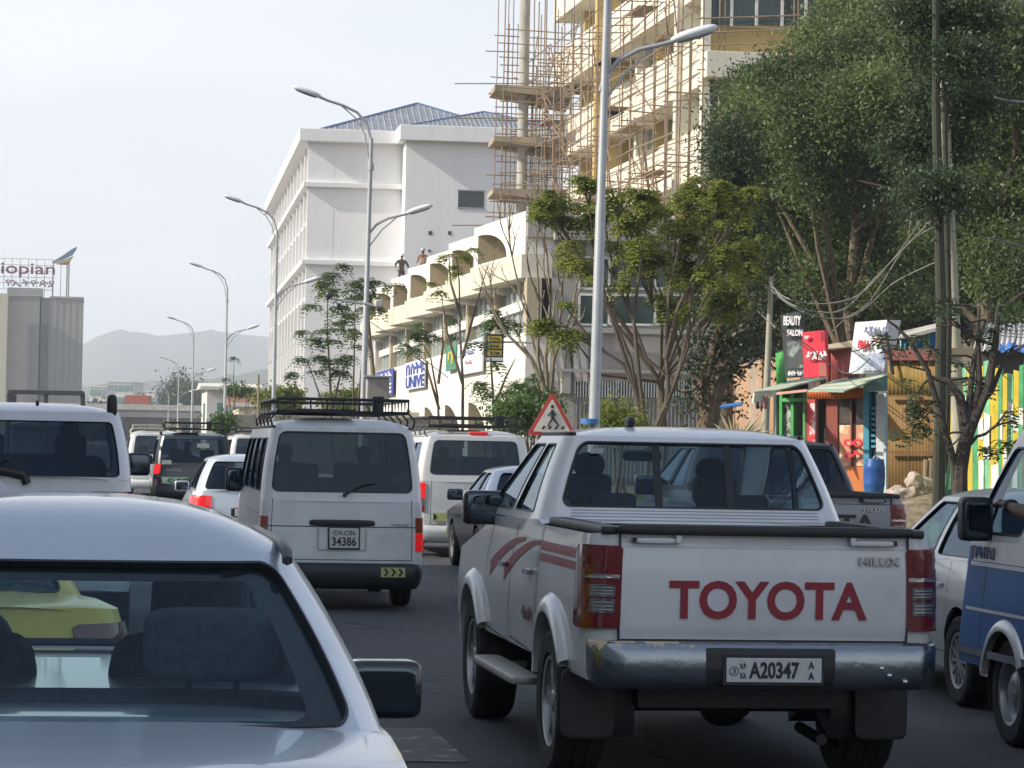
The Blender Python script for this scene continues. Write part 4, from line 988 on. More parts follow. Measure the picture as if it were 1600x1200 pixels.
text_on(sg, 'sign_letters', 'Ethiopian', ((xa(79)+xa(-54))/2, -.3, (z1+z2)/2-.1), (1, 0, 0), (0, 0, 1), xa(79)-xa(-54), (z1-z2)*1.25, .2, mar, bold=.012)
z1, z2 = zat(40, 434, *gx(40, D)), zat(40, 446, *gx(40, D))
text_on(sg, 'sign_letters', 'የኢትዮጵያ', (xa(40), -.3, (z1+z2)/2), (1, 0, 0), (0, 0, 1), xa(79)-xa(2), (z1-z2), .2, mat('sign_grey', (.22, .16, .18), .5), bold=.02)
def ribbon(pts_top, pts_bot, m, nm):
    mb = MB(); n = len(pts_top)
    mb.add([(a, -.2, b) for a, b in pts_top]+[(a, -.2, b) for a, b in pts_bot]+[(a, .2, b) for a, b in pts_top]+[(a, .2, b) for a, b in pts_bot],
           [(i, i+1, n+i+1, n+i) for i in range(n-1)]+[(2*n+i, 3*n+i, 3*n+i+1, 2*n+i+1) for i in range(n-1)]+[(i, 2*n+i, 2*n+i+1, i+1) for i in range(n-1)]+[(n+i, n+i+1, 3*n+i+1, 3*n+i) for i in range(n-1)])
    mb.build(nm, m, sg, smooth=0)
q = lambda u, v: (xa(u), zat(u, v, *gx(u, D)))
ribbon([q(74, 406), q(90, 396), q(104, 386), q(113, 381)], [q(74, 407), q(92, 402), q(106, 395), q(112, 386)], mat('logo_blue', (.12, .2, .3), .4), 'logo_feather')
ribbon([q(74, 407.3), q(92, 402.5), q(108, 396)], [q(76, 408.5), q(92, 407), q(105, 402)], mat('logo_green', (.45, .42, .18), .4), 'logo_feather')
ribbon([q(80, 408.8), q(92, 407.3), q(104, 403)], [q(86, 410), q(96, 410.5), q(101, 408)], mat('logo_red', (.4, .06, .07), .4), 'logo_feather')

# low roadside houses and wall left of the white building
wallg = mat('grey_wall', (.22, .21, .19), .9, 0, .2, .6, bump=.3, bscale=6)
x, y = gx(325, 240)
def simple_house(u0, u1, ve, vr, D, depth, label, wallm, roofm):
    x0, y0 = gx(u0, D); x1, _ = gx(u1, D); W = x1-x0; he = zat(u0, ve, x0, y0); hr = zat((u0+u1)/2, vr, (x0+x1)/2, y0)
    r = empty('house', (x0, y0, 0), label, 'house')
    MB().bb(0, W, 0, depth, 0, he).build('wall', wallm, r, smooth=0)
    rf = MB(); rf.add([(-.5, -.6, he), (W+.5, -.6, he), (W+.5, depth+.6, he), (-.5, depth+.6, he), (-.5, depth/2, hr), (W+.5, depth/2, hr)], [(0, 1, 5, 4), (2, 3, 4, 5), (0, 4, 3), (1, 2, 5), (3, 2, 1, 0)]); rf.build('roof', roofm, r, smooth=0)
    MB().bb(-.6, W+.6, -.7, -.55, he-.15, he+.12).build('fascia', paleb, r, smooth=0)
    for k in range(2): MB().bb(W*(.2+.4*k), W*(.4+.4*k), -.06, .02, he*.45, he*.8).build('window', gw, r, smooth=0)
    MB().bb(-.06, .02, depth*.3, depth*.55, he*.45, he*.8).build('window', gw, r, smooth=0)
roofb = mat('brown_roof', (.25, .12, .08), .8, 0, .2, 1)
simple_house(322, 402, 606, 597, 235, 12, 'white house with a flat pale roof edge left of the white building', paleb, paleb)
simple_house(372, 432, 632, 608, 190, 9, 'small cream house with brown tiled roof beside the lamp post', mat('cream_wall', (.6, .55, .44), .85), roofb)
bw = MB().bb(0, 13, 0, .3, 0, zat(390, 648, *gx(390, 150))).build('boundary_wall', wallg, smooth=0, bevel=.03); bw.location = (*gx(357, 150), 0); tag(bw, 'long low grey boundary wall behind the middle vehicles', 'wall')
bw = MB().bb(0, 15, 0, .3, 0, zat(560, 590, *gx(560, 150))-1.6).build('boundary_wall', mat('cream_wall2', (.42, .38, .30), .9, 0, .15, 1), smooth=0, bevel=.03); bw.location = (*gx(440, 165), 0); tag(bw, 'cream wall under the slender young trees', 'wall')

# ---------------------------------------------------------------- white five storey building
wb_ = mat('white_render', (.80, .80, .80), .85, 0, 0, .9, c2=(.76, .76, .755), thr=(.32, .52), stretch=(1, 1, .10))
wcol = mat('window_cream', (.62, .58, .50), .8, 0, .05, .5)
D = 232
A = Vector((*gx(482, D), 0)); B_ = Vector((*gx(424, 306), 0)); dv = (B_-A); Lw = dv.length; dv.normalize()
wr = empty('office_building', A, 'tall white building with blank end wall and grey hipped roofs', 'building', None, math.atan2(dv.y, dv.x)-pi/2)
# local frame: +Y recedes along the windowed side, -X points to the road, +X along the end wall
HT = zat(482, 222, A.x, A.y); lev = [zat(482, v, A.x, A.y) for v in (408, 287)]
fw = (gx(622, D)[0]-A.x); fr_ = (gx(812, D)[0]-A.x)*1.16
body = MB().bb(1.6, fw+.5, .0, Lw, 0, HT); body.build('wall', wb_, wr, smooth=0)
MB().bb(fw, fr_, -3.2, Lw*.8, 0, HT-.0).build('wall', wb_, wr, smooth=0)
for z in lev: MB().bb(-.9, fw+.0, -.45, Lw+.4, z-.28, z+.12).build('ledge', wb_, wr, smooth=0, bevel=.03)
MB().bb(-1.3, fw-.01, -.9, Lw+1, HT, HT+1.05).build('cornice', wb_, wr, smooth=0, bevel=.04)
MB().bb(fw-.6, fr_+.8, -4.1, Lw*.8+.5, HT+.003, HT+1.25).build('cornice', wb_, wr, smooth=0, bevel=.04)
fl = [lev[0]-(lev[1]-lev[0])*1.0, lev[0], lev[1], HT]
pier = MB().bb(-.5, 1.5, -.22, .22, -.5, .5).build('pier', wb_, wr, smooth=0); nbay = 12; done = False
win = MB().bb(-.05, .15, -.5, .5, -.5, .5).build('window', mat('grey_window', (.30, .30, .29), .25, 0, .2, .4), wr, smooth=0)  # plain mid grey panes
sil = MB().bb(-.3, 1.6, -.5, .5, -.14, .14).build('sill', wb_, wr, smooth=0)
first = True
MB().bb(1.55, 1.6, .1, Lw-.1, .1, HT-.1).build('glazed_wall', wcol, wr, smooth=0); MB().bb(-.52, 1.65, -.012, .48, 0, HT-.01).build('corner_pier', wb_, wr, smooth=0)
lv = [(fl[3], fl[2], 1), (fl[2], fl[1], 2), (fl[1], fl[0], 2), (fl[0], 0, 2)]
for (zt_, zb_, ns) in lv:
    for k in range(nbay+1):
        Mx = Matrix.Translation((0, .25+k*(Lw-.5)/nbay, (zt_+zb_)/2)) @ Matrix.Diagonal((1, 1, zt_-zb_-.3, 1))
        if first: pier.matrix_local = Mx
        else: share(pier, wr, Mx)
        if k < nbay:
            for q_ in range(ns):
                h = (zt_-zb_)/ns; zc = zb_+h*(q_+.55)
                Mx = Matrix.Translation((1.45, .25+(k+.5)*(Lw-.5)/nbay, zc)) @ Matrix.Diagonal((1, (Lw-.5)/nbay*.62, h*.62, 1))
                if first: win.matrix_local = Mx
                else: share(win, wr, Mx)
                Mx = Matrix.Translation((0, .25+(k+.5)*(Lw-.5)/nbay, zb_+h*q_+.3)) @ Matrix.Diagonal((1, (Lw-.5)/nbay-.46, 1, 1))
                if first: sil.matrix_local = Mx
                elif q_ > 0: share(sil, wr, Mx)
                first = False
shg = mat('metal_tile_roof', (.42, .45, .50), .5, .2, .12, 1.2, bump=.4, bscale=6)
ridge_m = mat('blue_ridge', (.06, .11, .22), .5, 0)
def hip(x0, x1, y0, y1, z, zr, u, v, nm='roof'):
    xr = None
    # ridge point from the photograph
    p = pt(u, v, 1); 
    # local apex
    ap = wr.matrix_basis.inverted() @ Vector((0, 0, 0))
    cx = (x0+x1)/2; ry0 = y0+(x1-x0)*.42; ry1 = y1-(x1-x0)*.42
    mb = MB(); mb.add([(x0, y0, z), (x1, y0, z), (x1, y1, z), (x0, y1, z), (cx, ry0, zr), (cx, ry1, zr)], [(0, 1, 4), (1, 2, 5, 4), (2, 3, 5), (3, 0, 4, 5)])
    r = mb.build(nm, shg, wr, smooth=0, fix=True)
    rg = MB()
    for a, b in (((x0, y0, z), (cx, ry0, zr)), ((x1, y0, z), (cx, ry0, zr))): 
        rg = MB().tube([a, b], .16, 6); rg.build('ridge_cap', ridge_m, r)
    # raised ribs on the near slope
    for k in range(1, 34):
        t = k/34; xx = lerp(x0, x1, t); h = (1-abs(2*t-1)); e = (lerp(x0, cx, 1) if t < .5 else cx, 0)
        ya = y0; top = h; yy = lerp(y0, ry0, top); zz = lerp(z, zr, top)
        mm = MB().tube([(xx, ya, z+.04), (xx, yy, zz+.04)], .05, 4)
        mm.build('roof_seam', shg, r, smooth=0, fix=False)
    for k in range(1, 22):
        t = k/22; yy = lerp(y0, ry0, t); zz = lerp(z, zr, t); xa_ = lerp(x0, cx, t); xb_ = lerp(x1, cx, t)
        MB().bb(xa_, xb_, yy-.05, yy+.1, zz-.02, zz+.07).build('tile_course', shg, r, smooth=0, fix=False)
sW = F/D
hip(.2, 18.2, 1, Lw-1, HT+1.05, HT+1.05+(212-168)/sW*1.48, 637, 168)
hip(fw+.3, 21.0, -3.2, Lw*.7, HT+1.25, HT+1.25+(208-184)/sW*1.55, 713, 184)
# window and small vents in the blank end wall
def endpt(u, v):
    P_ = pt(u, v, D-1); x = (P_.x-A.x)*1.0; return x, P_.z
inv = wr.matrix_basis
def ray_local(u, v, yl):
    Mi = Matrix.Rotation(-wr.rotation_euler.z, 4, 'Z') @ Matrix.Translation(-A)
    o = Mi @ Vector((0, 0, CAMZ)); p = Mi @ pt(u, v, 100); d = p-o; k = (yl-o.y)/d.y; return o+d*k
for (u0, u1, v0, v1) in ((716, 756, 297, 326), (669.5, 675, 361, 367), (700, 705, 361, 367), (669, 673, 390, 394)):
    a = ray_local(u0, v0, -3.2); b2 = ray_local(u1, v1, -3.2)
    MB().bb(a.x, b2.x, -3.23, -3.0, b2.z, a.z).build('window' if u1-u0 > 10 else 'vent', mat('dark_window', (.06, .07, .09), .2), wr, smooth=0)
    if u1-u0 > 10:
        for z in (a.z, b2.z): MB().bb(a.x-.06, b2.x+.06, -3.27, -3.1, z-.06, z+.06).build('window_frame', mat('frame_grey', (.35, .36, .38), .5), wr, smooth=0)

# ---------------------------------------------------------------- cream arched building with saw-tooth parapet
cream = mat('cream_render', (.78, .75, .67), .85, 0, .12, .25, bump=.2, bscale=8)
beige_shade = mat('beige_shade_render', (.44, .37, .25), .85, 0, .15, .5)
winglass = mat('shop_glass', (.10, .16, .15), .12, 0, .5, .5, c2=(.28, .33, .30))
framew = mat('white_frame', (.70, .70, .66), .6)
DN = 122
C0 = Vector((*gx(822, DN), 0)); C1 = Vector((*gx(588, 196), 0)); dl = C1-C0; LL = dl.length
sh = empty('arcade_building', C0, 'long cream roadside building with quarter arch openings and sloping ledge', 'building', None, math.atan2(dl.y, dl.x)-pi/2)
NB = 7; BW = LL/NB; ZT = zat(822, 335, C0.x, C0.y); 
zlv = lambda v: zat(822, v, C0.x, C0.y)
z_ar0 = 10.12; z_lb = 9.05; z_w0 = 6.7; z_mid = 7.95; z_sp = 4.6; ZE = ZT; ZT = 11.95
MB().bb(3.0, 27, .2, LL, 0, ZT-1.4).build('wall', beige_shade, sh, smooth=0)
def qarch(nm, y0, y1, z0, z1, za, zc, dep, xo, par, m=cream, seg=10, skew=0):
    "a wall bay (x=xo face) with a quarter-arch notch: straight on the far side, curved down to the near side"
    # face polygon pieces in (y,z)
    ym = y1-.9; yn = y0+((y1-y0)*.34 if skew else .8)
    arc = [(ym-(ym-yn)*math.sin(a), za+(zc-za)*math.cos(a)) for a in [pi/2*k/seg for k in range(seg+1)]]   # from (ym,zc) to (yn,za)
    mb = MB()
    sx = lambda y: xo-skew*(y-y0)/(y1-y0)
    def vx(y, z, d=0): return (sx(y)+d, y, z)
    fr0 = len(mb.v)
    for d in (0, dep):
        for i in range(seg):
            (ya, a_), (yb, b_) = arc[i], arc[i+1]
            mb.add([vx(ya, a_, d), vx(yb, b_, d), vx(yb, z1, d), vx(ya, z1, d)], [(0, 1, 2, 3)])
        mb.add([vx(ym, z0, d), vx(y1, z0, d), vx(y1, z1, d), vx(ym, z1, d)], [(0, 1, 2, 3)])
        mb.add([vx(y0, z0, d), vx(yn, z0, d), vx(yn, z1, d), vx(y0, z1, d)], [(0, 1, 2, 3)])
        if za > z0: mb.add([vx(yn, z0, d), vx(ym, z0, d), vx(ym, za, d), vx(yn, za, d)], [(0, 1, 2, 3)])
    mb.cur = 1  # jambs and soffit get darker beige: their shade is put into the colour
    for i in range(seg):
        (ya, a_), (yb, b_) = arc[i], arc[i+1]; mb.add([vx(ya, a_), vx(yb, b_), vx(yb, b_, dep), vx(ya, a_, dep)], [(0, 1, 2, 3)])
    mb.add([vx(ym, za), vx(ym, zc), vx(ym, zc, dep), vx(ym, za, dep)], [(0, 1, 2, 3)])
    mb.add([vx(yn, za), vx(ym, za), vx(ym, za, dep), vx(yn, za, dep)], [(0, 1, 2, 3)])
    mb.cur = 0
    for y in (y0, y1): mb.add([vx(y, z0), vx(y, z1), vx(y, z1, dep), vx(y, z0, dep)], [(0, 1, 2, 3)])
    for z in (z0, z1): mb.add([vx(y0, z), vx(y1, z), vx(y1, z, dep), vx(y0, z, dep)], [(0, 1, 2, 3)])
    return mb.build(nm, [m, beige_shade], par, smooth=0, fix=True)
sk = .95
for k in range(NB):
    y0, y1 = k*BW, (k+1)*BW
    qarch('parapet_bay', y0, y1-.003, z_ar0-.05, ZT, z_ar0+.05, ZT-.42, 1.9, -.2, sh, skew=sk)
    lb = MB(); lb.add([(-.35, y0, z_lb), (-.35-sk, y1-.01, z_lb), (2.9, y1-.01, z_lb), (2.9, y0, z_lb), (-.35, y0, z_ar0-.06), (-.35-sk, y1-.01, z_ar0-.06), (2.9, y1-.01, z_ar0-.06), (2.9, y0, z_ar0-.06)],
                     [(0, 1, 5, 4), (1, 2, 6, 5), (2, 3, 7, 6), (3, 0, 4, 7), (4, 5, 6, 7), (3, 2, 1, 0)]); lb.build('ledge', mat('ledge_render', (.66, .61, .49), .85, 0, .15, .4), sh, smooth=0)
    MB().add([(-.3-sk*.9, y1-1.6, z_lb-.02), (1.2, y1-1.6, z_lb-.45), (1.2, y1-.1, z_lb-.45), (-.3-sk*.9, y1-.1, z_lb-.02), (1.2, y1-1.6, z_lb-.02), (1.2, y1-.1, z_lb-.02)], [(0, 1, 2, 3), (0, 4, 1), (3, 2, 5), (1, 4, 5, 2), (0, 3, 5, 4)]).build('bracket', cream, sh, smooth=0)
    MB().bb(-.15, .5, y0-.45, y0+.45, z_w0+.001, z_lb-.01).build('column', beige_shade, sh, smooth=0)
    # glazing: frame with panes
    f_ = MB().bb(.02, .3, y0+.46, y1-.46, z_mid-.22, z_mid+.22).build('window_band', framew, sh, smooth=0)
    npn = 5; pw_ = (BW-.92)/npn
    for r_, (za, zz) in enumerate(((z_w0, z_mid-.23), (z_mid+.23, z_lb-.02))):
        for j in range(npn):
            ya = y0+.46+j*pw_
            MB().bb(.22, .28, ya+.07, ya+pw_-.07, za, zz).build('window_pane', winglass, sh, smooth=0)
            MB().bb(.14, .31, ya-.05, ya+.05, za, zz).build('mullion', framew, sh, smooth=0)
    MB().bb(-.1, 2.9, y0, y1-.003, z_sp, z_w0-.01).build('spandrel', cream, sh, smooth=0)
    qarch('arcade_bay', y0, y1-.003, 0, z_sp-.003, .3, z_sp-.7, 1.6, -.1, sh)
MB().bb(-.2, 3.0, LL, LL+.5, 0, ZT-.2).build('end_wall', cream, sh, smooth=0)
# end wall facing the camera
ew = mat('shaded_render', (.36, .34, .31), .9, 0, .12, .4)  # cream building's end wall greyed, shade of this side painted in
def ex(u): return ray_sh(u)
def ray_sh(u, v=690, yl=0):
    Mi = Matrix.Rotation(-sh.rotation_euler.z, 4, 'Z') @ Matrix.Translation(-C0); o = Mi @ Vector((0, 0, CAMZ)); p = Mi @ pt(u, v, 100); d = p-o; return o+d*((yl-o.y)/d.y)
XE = ray_sh(1200).x
MB().bb(-.15, XE, -.2, .19, ray_sh(850, 372).z, ZE+.02).build('parapet', ew, sh, smooth=0, bevel=.04)
MB().bb(1.0, XE, -.0, .17, 0, ray_sh(850, 374).z).build('end_wall', ew, sh, smooth=0)
for v0, v1, dd in ((362, 374, .7), (510, 518, .5), (575, 580, .4)): MB().bb(1.0, XE, -dd, -.205, ray_sh(850, v1, -.4).z, ray_sh(850, v0, -.4).z).build('ledge', ew, sh, smooth=0)
dgl = mat('dark_green_glass', (.025, .06, .05), .12, 0, .4, .4)
for (u0, u1) in ((905, 948), (952, 1020), (1024, 1076), (1080, 1130)):
    for (v0, v1) in ((402, 452), (460, 508)):
        a, b2 = ray_sh(u0, v0), ray_sh(u1, v1); f_ = MB()
        w_ = MB().bb(a.x, b2.x, -.05, -.01, b2.z, a.z).build('window_pane', dgl, sh, smooth=0)
        MB().bb(a.x-.05, a.x+.05, -.09, -.052, b2.z, a.z).build('mullion', framew, w_, smooth=0)
        for z in (b2.z, a.z): MB().bb(a.x, b2.x, -.095, -.053, z-.05, z+.05).build('transom', framew, w_, smooth=0)
for (u0, u1) in ((898, 928), (932, 962), (966, 996), (1000, 1030), (1034, 1064), (1068, 1098)):
    a, b2 = ray_sh(u0, 596), ray_sh(u1, 622); w_ = MB().bb(a.x, b2.x, -.05, -.01, b2.z, a.z).build('window_pane', dgl, sh, smooth=0)
    bars = MB()
    for k in range(8): xx = lerp(a.x, b2.x, k/7); bars.bb(xx-.025, xx+.025, -.12, -.08, b2.z, a.z)
    bars.build('window_grille', framew, w_, smooth=0, kind='stuff')
    c3 = ray_sh(u1, 690); dr = MB().bb(a.x, b2.x, -.06, -.01, .2, ray_sh(u1, 626).z).build('shutter_panel', mat('shutter_grey', (.17, .16, .15), .6), sh, smooth=0)
    for k in range(5): xx = lerp(a.x, b2.x, (k+.5)/5); MB().bb(xx-.03, xx+.03, -.1, -.062, .2, ray_sh(u1, 626).z).build('shutter_rib', mat('shutter_rib', (.28, .27, .25), .6), dr, smooth=0)
a, b2 = ray_sh(876, 580), ray_sh(890, 616); MB().bb(a.x, b2.x, -.35, -.01, b2.z, a.z).build('meter_box', ew, sh, bevel=.03)
# signs on the arcade
def fsign(u0, v0, u1, v1, base, label, texts, xo=-.35, proud=.14, yaw=0):
    a = ray_face(u0, v0, xo); b2 = ray_face(u1, v1, xo)
    y0_, y1_ = min(a.y, b2.y), max(a.y, b2.y); z0_, z1_ = min(a.z, b2.z), max(a.z, b2.z)
    r = empty('shop_sign', sh.matrix_basis @ Vector((xo, (y0_+y1_)/2, (z0_+z1_)/2)), label, 'sign', None, sh.rotation_euler.z)
    hy, hz = (y1_-y0_)/2, (z1_-z0_)/2
    MB().bb(0, proud, -hy, hy, -hz, hz).build('board', base, r, bevel=.02)
    for s, yy, zz, w2, h2, m in texts: text_on(r, 'lettering', s, (-.02, yy*hy, zz*hz), (0, -1, 0), (0, 0, 1), w2*hy*2, h2*hz*2, .03, m, bold=.03)
    return r
def ray_face(u, v, xl):
    Mi = Matrix.Rotation(-sh.rotation_euler.z, 4, 'Z') @ Matrix.Translation(-C0); o = Mi @ Vector((0, 0, CAMZ)); p = Mi @ pt(u, v, 100); d = p-o; return o+d*((xl-o.x)/d.x)
sh.matrix_basis = Matrix.Translation(C0) @ Matrix.Rotation(sh.rotation_euler.z, 4, 'Z')
sblue = mat('sign_blue', (.02, .04, .30), .5, emit=None)
swhite = mat('sign_white', (.70, .72, .74), .5, 0, .05)
fsign(588, 582, 613, 617, sblue, 'blue lettered sign low on the far end of the arcade wall', [('በቤስት', 0, .45, .9, .38, swhite), ('UNIVE', 0, -.45, .9, .38, swhite)], proud=.1)
fsign(633, 568, 662, 605, swhite, 'white sign with big blue letters on the arcade wall', [('በስትዩ', -.1, .48, .95, .42, sblue), ('UNIVE', -.1, -.48, .95, .42, sblue)], proud=.1)
fsign(697, 541, 712, 577, mat('sign_green', (.04, .22, .12), .5), 'small green and yellow sign on the arcade wall', [('ባ', 0, 0, .5, .5, mat('sign_yellow', (.6, .45, .04), .5))], proud=.1)
fsign(715, 538, 752, 580, swhite, 'pale shop board beside the green sign', [('ሆቴል', 0, .3, .45, .16, mat('faded_blue_text', (.25, .3, .5), .6)), ('ካፌ', 0, -.3, .3, .12, mat('faded_red_text', (.5, .25, .25), .6))], proud=.1)
# projecting black and yellow box sign
P_ = pt(773, 545, 118); bs = empty('shop_sign', (P_.x, P_.y, P_.z), 'black and yellow box sign sticking out from the near end of the arcade', 'sign')
MB().bb(-.38, .38, 0, .4, -.55, .62).build('board', ink, bs, bevel=.02)
for k, (s, z) in enumerate((('ባንክ', .42), ('BANK', .12), ('ATM', -.18))): MB().bb(-.30, .30, -.02, -.001, z-.11, z+.11).build('sign_panel', mat('sign_yellow', (.6, .45, .04), .5), bs, smooth=0); text_on(bs, 'lettering', s, (0, -.03, z), (1, 0, 0), (0, 0, 1), .4, .14, .01, ink, bold=.02)
MB().bb(-.36, .36, -.02, -.001, -.5, -.36).build('sign_panel', swhite, bs, smooth=0); MB().tube([(.38, .2, .3), (1.6, .2, .3)], .04).build('bracket', steel, bs)

# ---------------------------------------------------------------- scaffolded yellow building
ochre = mat('ochre_render', (.52, .38, .14), .85, 0, .12, .3)
whit2 = mat('pale_spandrel', (.74, .70, .58), .85, 0, .06, .4)  # one pale render for spandrels, piers and balcony wall
S0 = Vector((*gx(1099, 135), 0)); S1 = Vector((*gx(858, 176), 0)); dl = S1-S0; LS = dl.length
ob = empty('unfinished_building', S0, 'tall ochre and white building wrapped in wooden scaffolding', 'building', None, math.atan2(dl.y, dl.x)-pi/2)
ob.matrix_basis = Matrix.Translation(S0) @ Matrix.Rotation(ob.rotation_euler.z, 4, 'Z')
zo = lambda v: zat(1095, v, S0.x, S0.y)
step = zo(50)-zo(195); zsill = [zo(195)+step*k for k in range(-3, 4)]
MB().bb(2.6, 30, .6, LS, 0, 36).build('wall', ochre, ob, smooth=0)
NBY = 8; bw_ = LS/NBY
for zs in zsill:
    MB().bb(-.2, 2.6, .0, LS, zs-2.45, zs).build('spandrel', whit2, ob, smooth=0, bevel=.03)
    for k in range(NBY):
        y0, y1 = k*bw_, (k+1)*bw_
        MB().bb(.8, 2.6, y0, y0+.5, zs+.002, zs+step-2.46).build('pier', ochre if k % 2 else whit2, ob, smooth=0)
        for j in range(3):
            ya = y0+.5+(bw_-.5)*j/3; w_ = MB().bb(1.5, 1.56, ya+.06, ya+(bw_-.5)/3-.06, zs+.05, zs+step-2.5).build('window_pane', winglass, ob, smooth=0)
            MB().bb(1.42, 1.6, ya-.06, ya+.06, zs, zs+step-2.46).build('mullion', framew, w_, smooth=0)
    # dividing fins that break the bands
for k in (1, 3, 5): MB().bb(-.55, .79, k*bw_-.25, k*bw_+.35, zsill[2], zsill[-1]).build('fin', ochre if k != 1 else whit2, ob, smooth=0) if k != 3 else None
MB().bb(-.5, -.1, -.5, -.02, 0, 36).build('corner_pier', whit2, ob, smooth=0)
# end wall towards the camera
def ray_ob(u, v, yl=-.5):
    Mi = ob.matrix_basis.inverted(); o = Mi @ Vector((0, 0, CAMZ)); p = Mi @ pt(u, v, 100); d = p-o; return o+d*((yl-o.y)/d.y)
MB().bb(-.098, ray_ob(1345, 20).x, -.3, -.02, 0, 36).build('end_wall', ochre, ob, smooth=0)
for k, (u0, u1) in enumerate(((1107, 1140), (1144, 1179), (1183, 1219), (1223, 1256), (1260, 1292))):
    for q_ in range(2):
        a, b2 = ray_ob(u0, -95+q_*0, -.3), ray_ob(u1, 41, -.3); dz = q_*(zsill[1]-zsill[0])
        w_ = MB().bb(a.x, b2.x, -.36, -.31, b2.z+dz*0+(0 if q_ == 0 else -step), (a.z if q_ == 0 else b2.z-step+2)).build('window_pane', dgl, ob, smooth=0)
        MB().bb(b2.x, b2.x+.14, -.42, -.305, b2.z-(0 if q_ == 0 else step), (a.z if q_ == 0 else b2.z-step+2)).build('mullion', framew, w_, smooth=0)
a, b2 = ray_ob(1100, 41, -.4), ray_ob(1296, 45, -.4); MB().bb(a.x, b2.x, -.5, -.31, b2.z-.1, a.z+.05).build('sill', framew, ob, smooth=0)
a, b2 = ray_ob(1097, 83, -.5), ray_ob(1250, 130, -.5); MB().bb(a.x, b2.x, -1.5, -.31, b2.z, a.z).build('balcony_wall', whit2, ob, smooth=0, bevel=.03)
a, b2 = ray_ob(1337, 0, -.5), ray_ob(1500, 400, -.5); MB().bb(a.x, b2.x+6, -.2, 8, 0, 36).build('dark_wing', mat('dark_wing', (.05, .055, .07), .6), ob, smooth=0)
# canopy slabs with a round column
slab = mat('raw_slab', (.40, .33, .24), .9, 0, .2, .6)
Pc = pt(815, 300, 172); cx_, cy_ = Pc.x, Pc.y
cv = empty('concrete_canopy', (cx_, cy_, 0), 'raw concrete slabs stacked on one round column at the end of the scaffolding', 'building frame')
MB().tube([(0, 0, 0), (0, 0, 36)], .32, 20).build('column', concrete, cv)
for v in (-25, 58, 142, 222, 303):
    z = pt(800, v, 172).z
    MB().add([(-1.9, -1, z-.1), (2.8, -1.2, z-.5), (3.6, 6, z-.5), (-1.7, 3, z-.1), (-1.9, -1, z+.22), (2.8, -1.2, z+.22), (3.6, 6, z+.22), (-1.7, 3, z+.22)], [(3, 2, 1, 0), (4, 5, 6, 7), (0, 1, 5, 4), (1, 2, 6, 5), (2, 3, 7, 6), (3, 0, 4, 7)]).build('slab', slab, cv, smooth=0) if v > 100 else None
# scaffold: every pole a piece
sf = empty('scaffolding', S0, 'wooden pole scaffolding lashed along the unfinished building', 'scaffolding', None, ob.rotation_euler.z)
pole = mat('scaffold_wood', (.30, .22, .14), .9, 0, .25, 2, stretch=(4, 4, .5)); pole2 = mat('scaffold_steel', (.30, .20, .17), .6, .3, .2, 3)
unit = MB().tube([(0, 0, 0), (0, 0, 1)], .04, 5).build('scaffold_pole', pole, sf); unit.location = (-1, 0, 0); unit.scale = (1, 1, 22)
unit2 = MB().tube([(0, 0, 0), (0, 0, 1)], .032, 5).build('scaffold_pole', pole2, sf); unit2.location = (-1.6, 2, 0); unit2.scale = (1, 1, 22)
cnt = 2; extra = MB(); zlo = 11
def put(a, b, src=None, rr_=1.0):
    global cnt
    a = Vector(a); b = Vector(b)
    d = b-a; Q = d.to_track_quat('Z', 'Y').to_matrix().to_4x4()
    if cnt < 296:
        share(src or (unit if random.random() < .65 else unit2), sf, Matrix.Translation(a) @ Q @ Matrix.Diagonal((rr_, rr_, d.length, 1))); cnt += 1
    else: extra.tube([a, b], .035*rr_, 4)
j = lambda s=.12: random.uniform(-s, s)
ys = [k*LS/15 for k in range(-1, 18)]
for row in (-.9, -2.1):
    for y in ys: put((row+j(), y+j(.5), 0), (row+j(), y+j(.5), random.uniform(25, 29)))
for row in (-.9, -2.1):
    for z in [zlo+1.45*k for k in range(11)]:
        for q_ in range(5):
            ya = LS*q_/5-1.5; put((row+j(), ya+j(.6), z+j(.18)), (row+j(), ya+LS/5+1.5+j(.8), z+j(.22)))
for y in ys:
    for z in [zlo+1.5*k for k in range(1, 10, 2)]: put((-.3, y+j(), z+j()), (-2.5+j(.4), y+j(), z+j()))
for k in range(38):
    y = random.uniform(0, LS-3); z = random.uniform(zlo, 23); put((-1.1, y, z), (-2.1, y+random.choice((-2.6, 2.6)), z+random.uniform(2, 3.4)))
for k in range(20): y = random.uniform(-1, LS-4); z = zlo+1.45*random.randint(0, 9); extra.bb(-2.0, -1.0, y, y+3.4, z+.06, z+.11)
# stair-like cluster round the column
o = Matrix.Translation(S0).inverted(); lc = Matrix.Rotation(-ob.rotation_euler.z, 4, 'Z') @ (Vector((cx_, cy_, 0))-S0)
for dx in (-1.5, -.9, .9, 1.6, 2.6):
    for dy in (-1.6, 1.2): put((lc.x+dx+j(), lc.y+dy+j(), 8), (lc.x+dx+j(), lc.y+dy+j(), 31))
for z in [9+.85*k for k in range(22)]:
    for dy in (-1.6, 1.2): put((lc.x-1.8+j(.5), lc.y+dy, z+j()), (lc.x+3.2+j(.5), lc.y+dy, z+j()))
    if random.random() < .5: put((lc.x+random.uniform(-1.5, 2), lc.y-1.6, z), (lc.x+random.uniform(-1.5, 2), lc.y+1.5, z+1))
for z in (21.5, 23.6, 15.0): put((lc.x-4.4, lc.y-1, z), (lc.x+3, lc.y-1, z+.3))
for k in range(70):
    y = random.uniform(-1, LS); z = random.uniform(zlo, 27); extra.tube([(-2.2, y, z), (-2.2+j(.2), y+random.uniform(1.5, 3), z+random.choice((-1, 0, 0, 0, 1))*random.uniform(0, 2))], .03, 4)
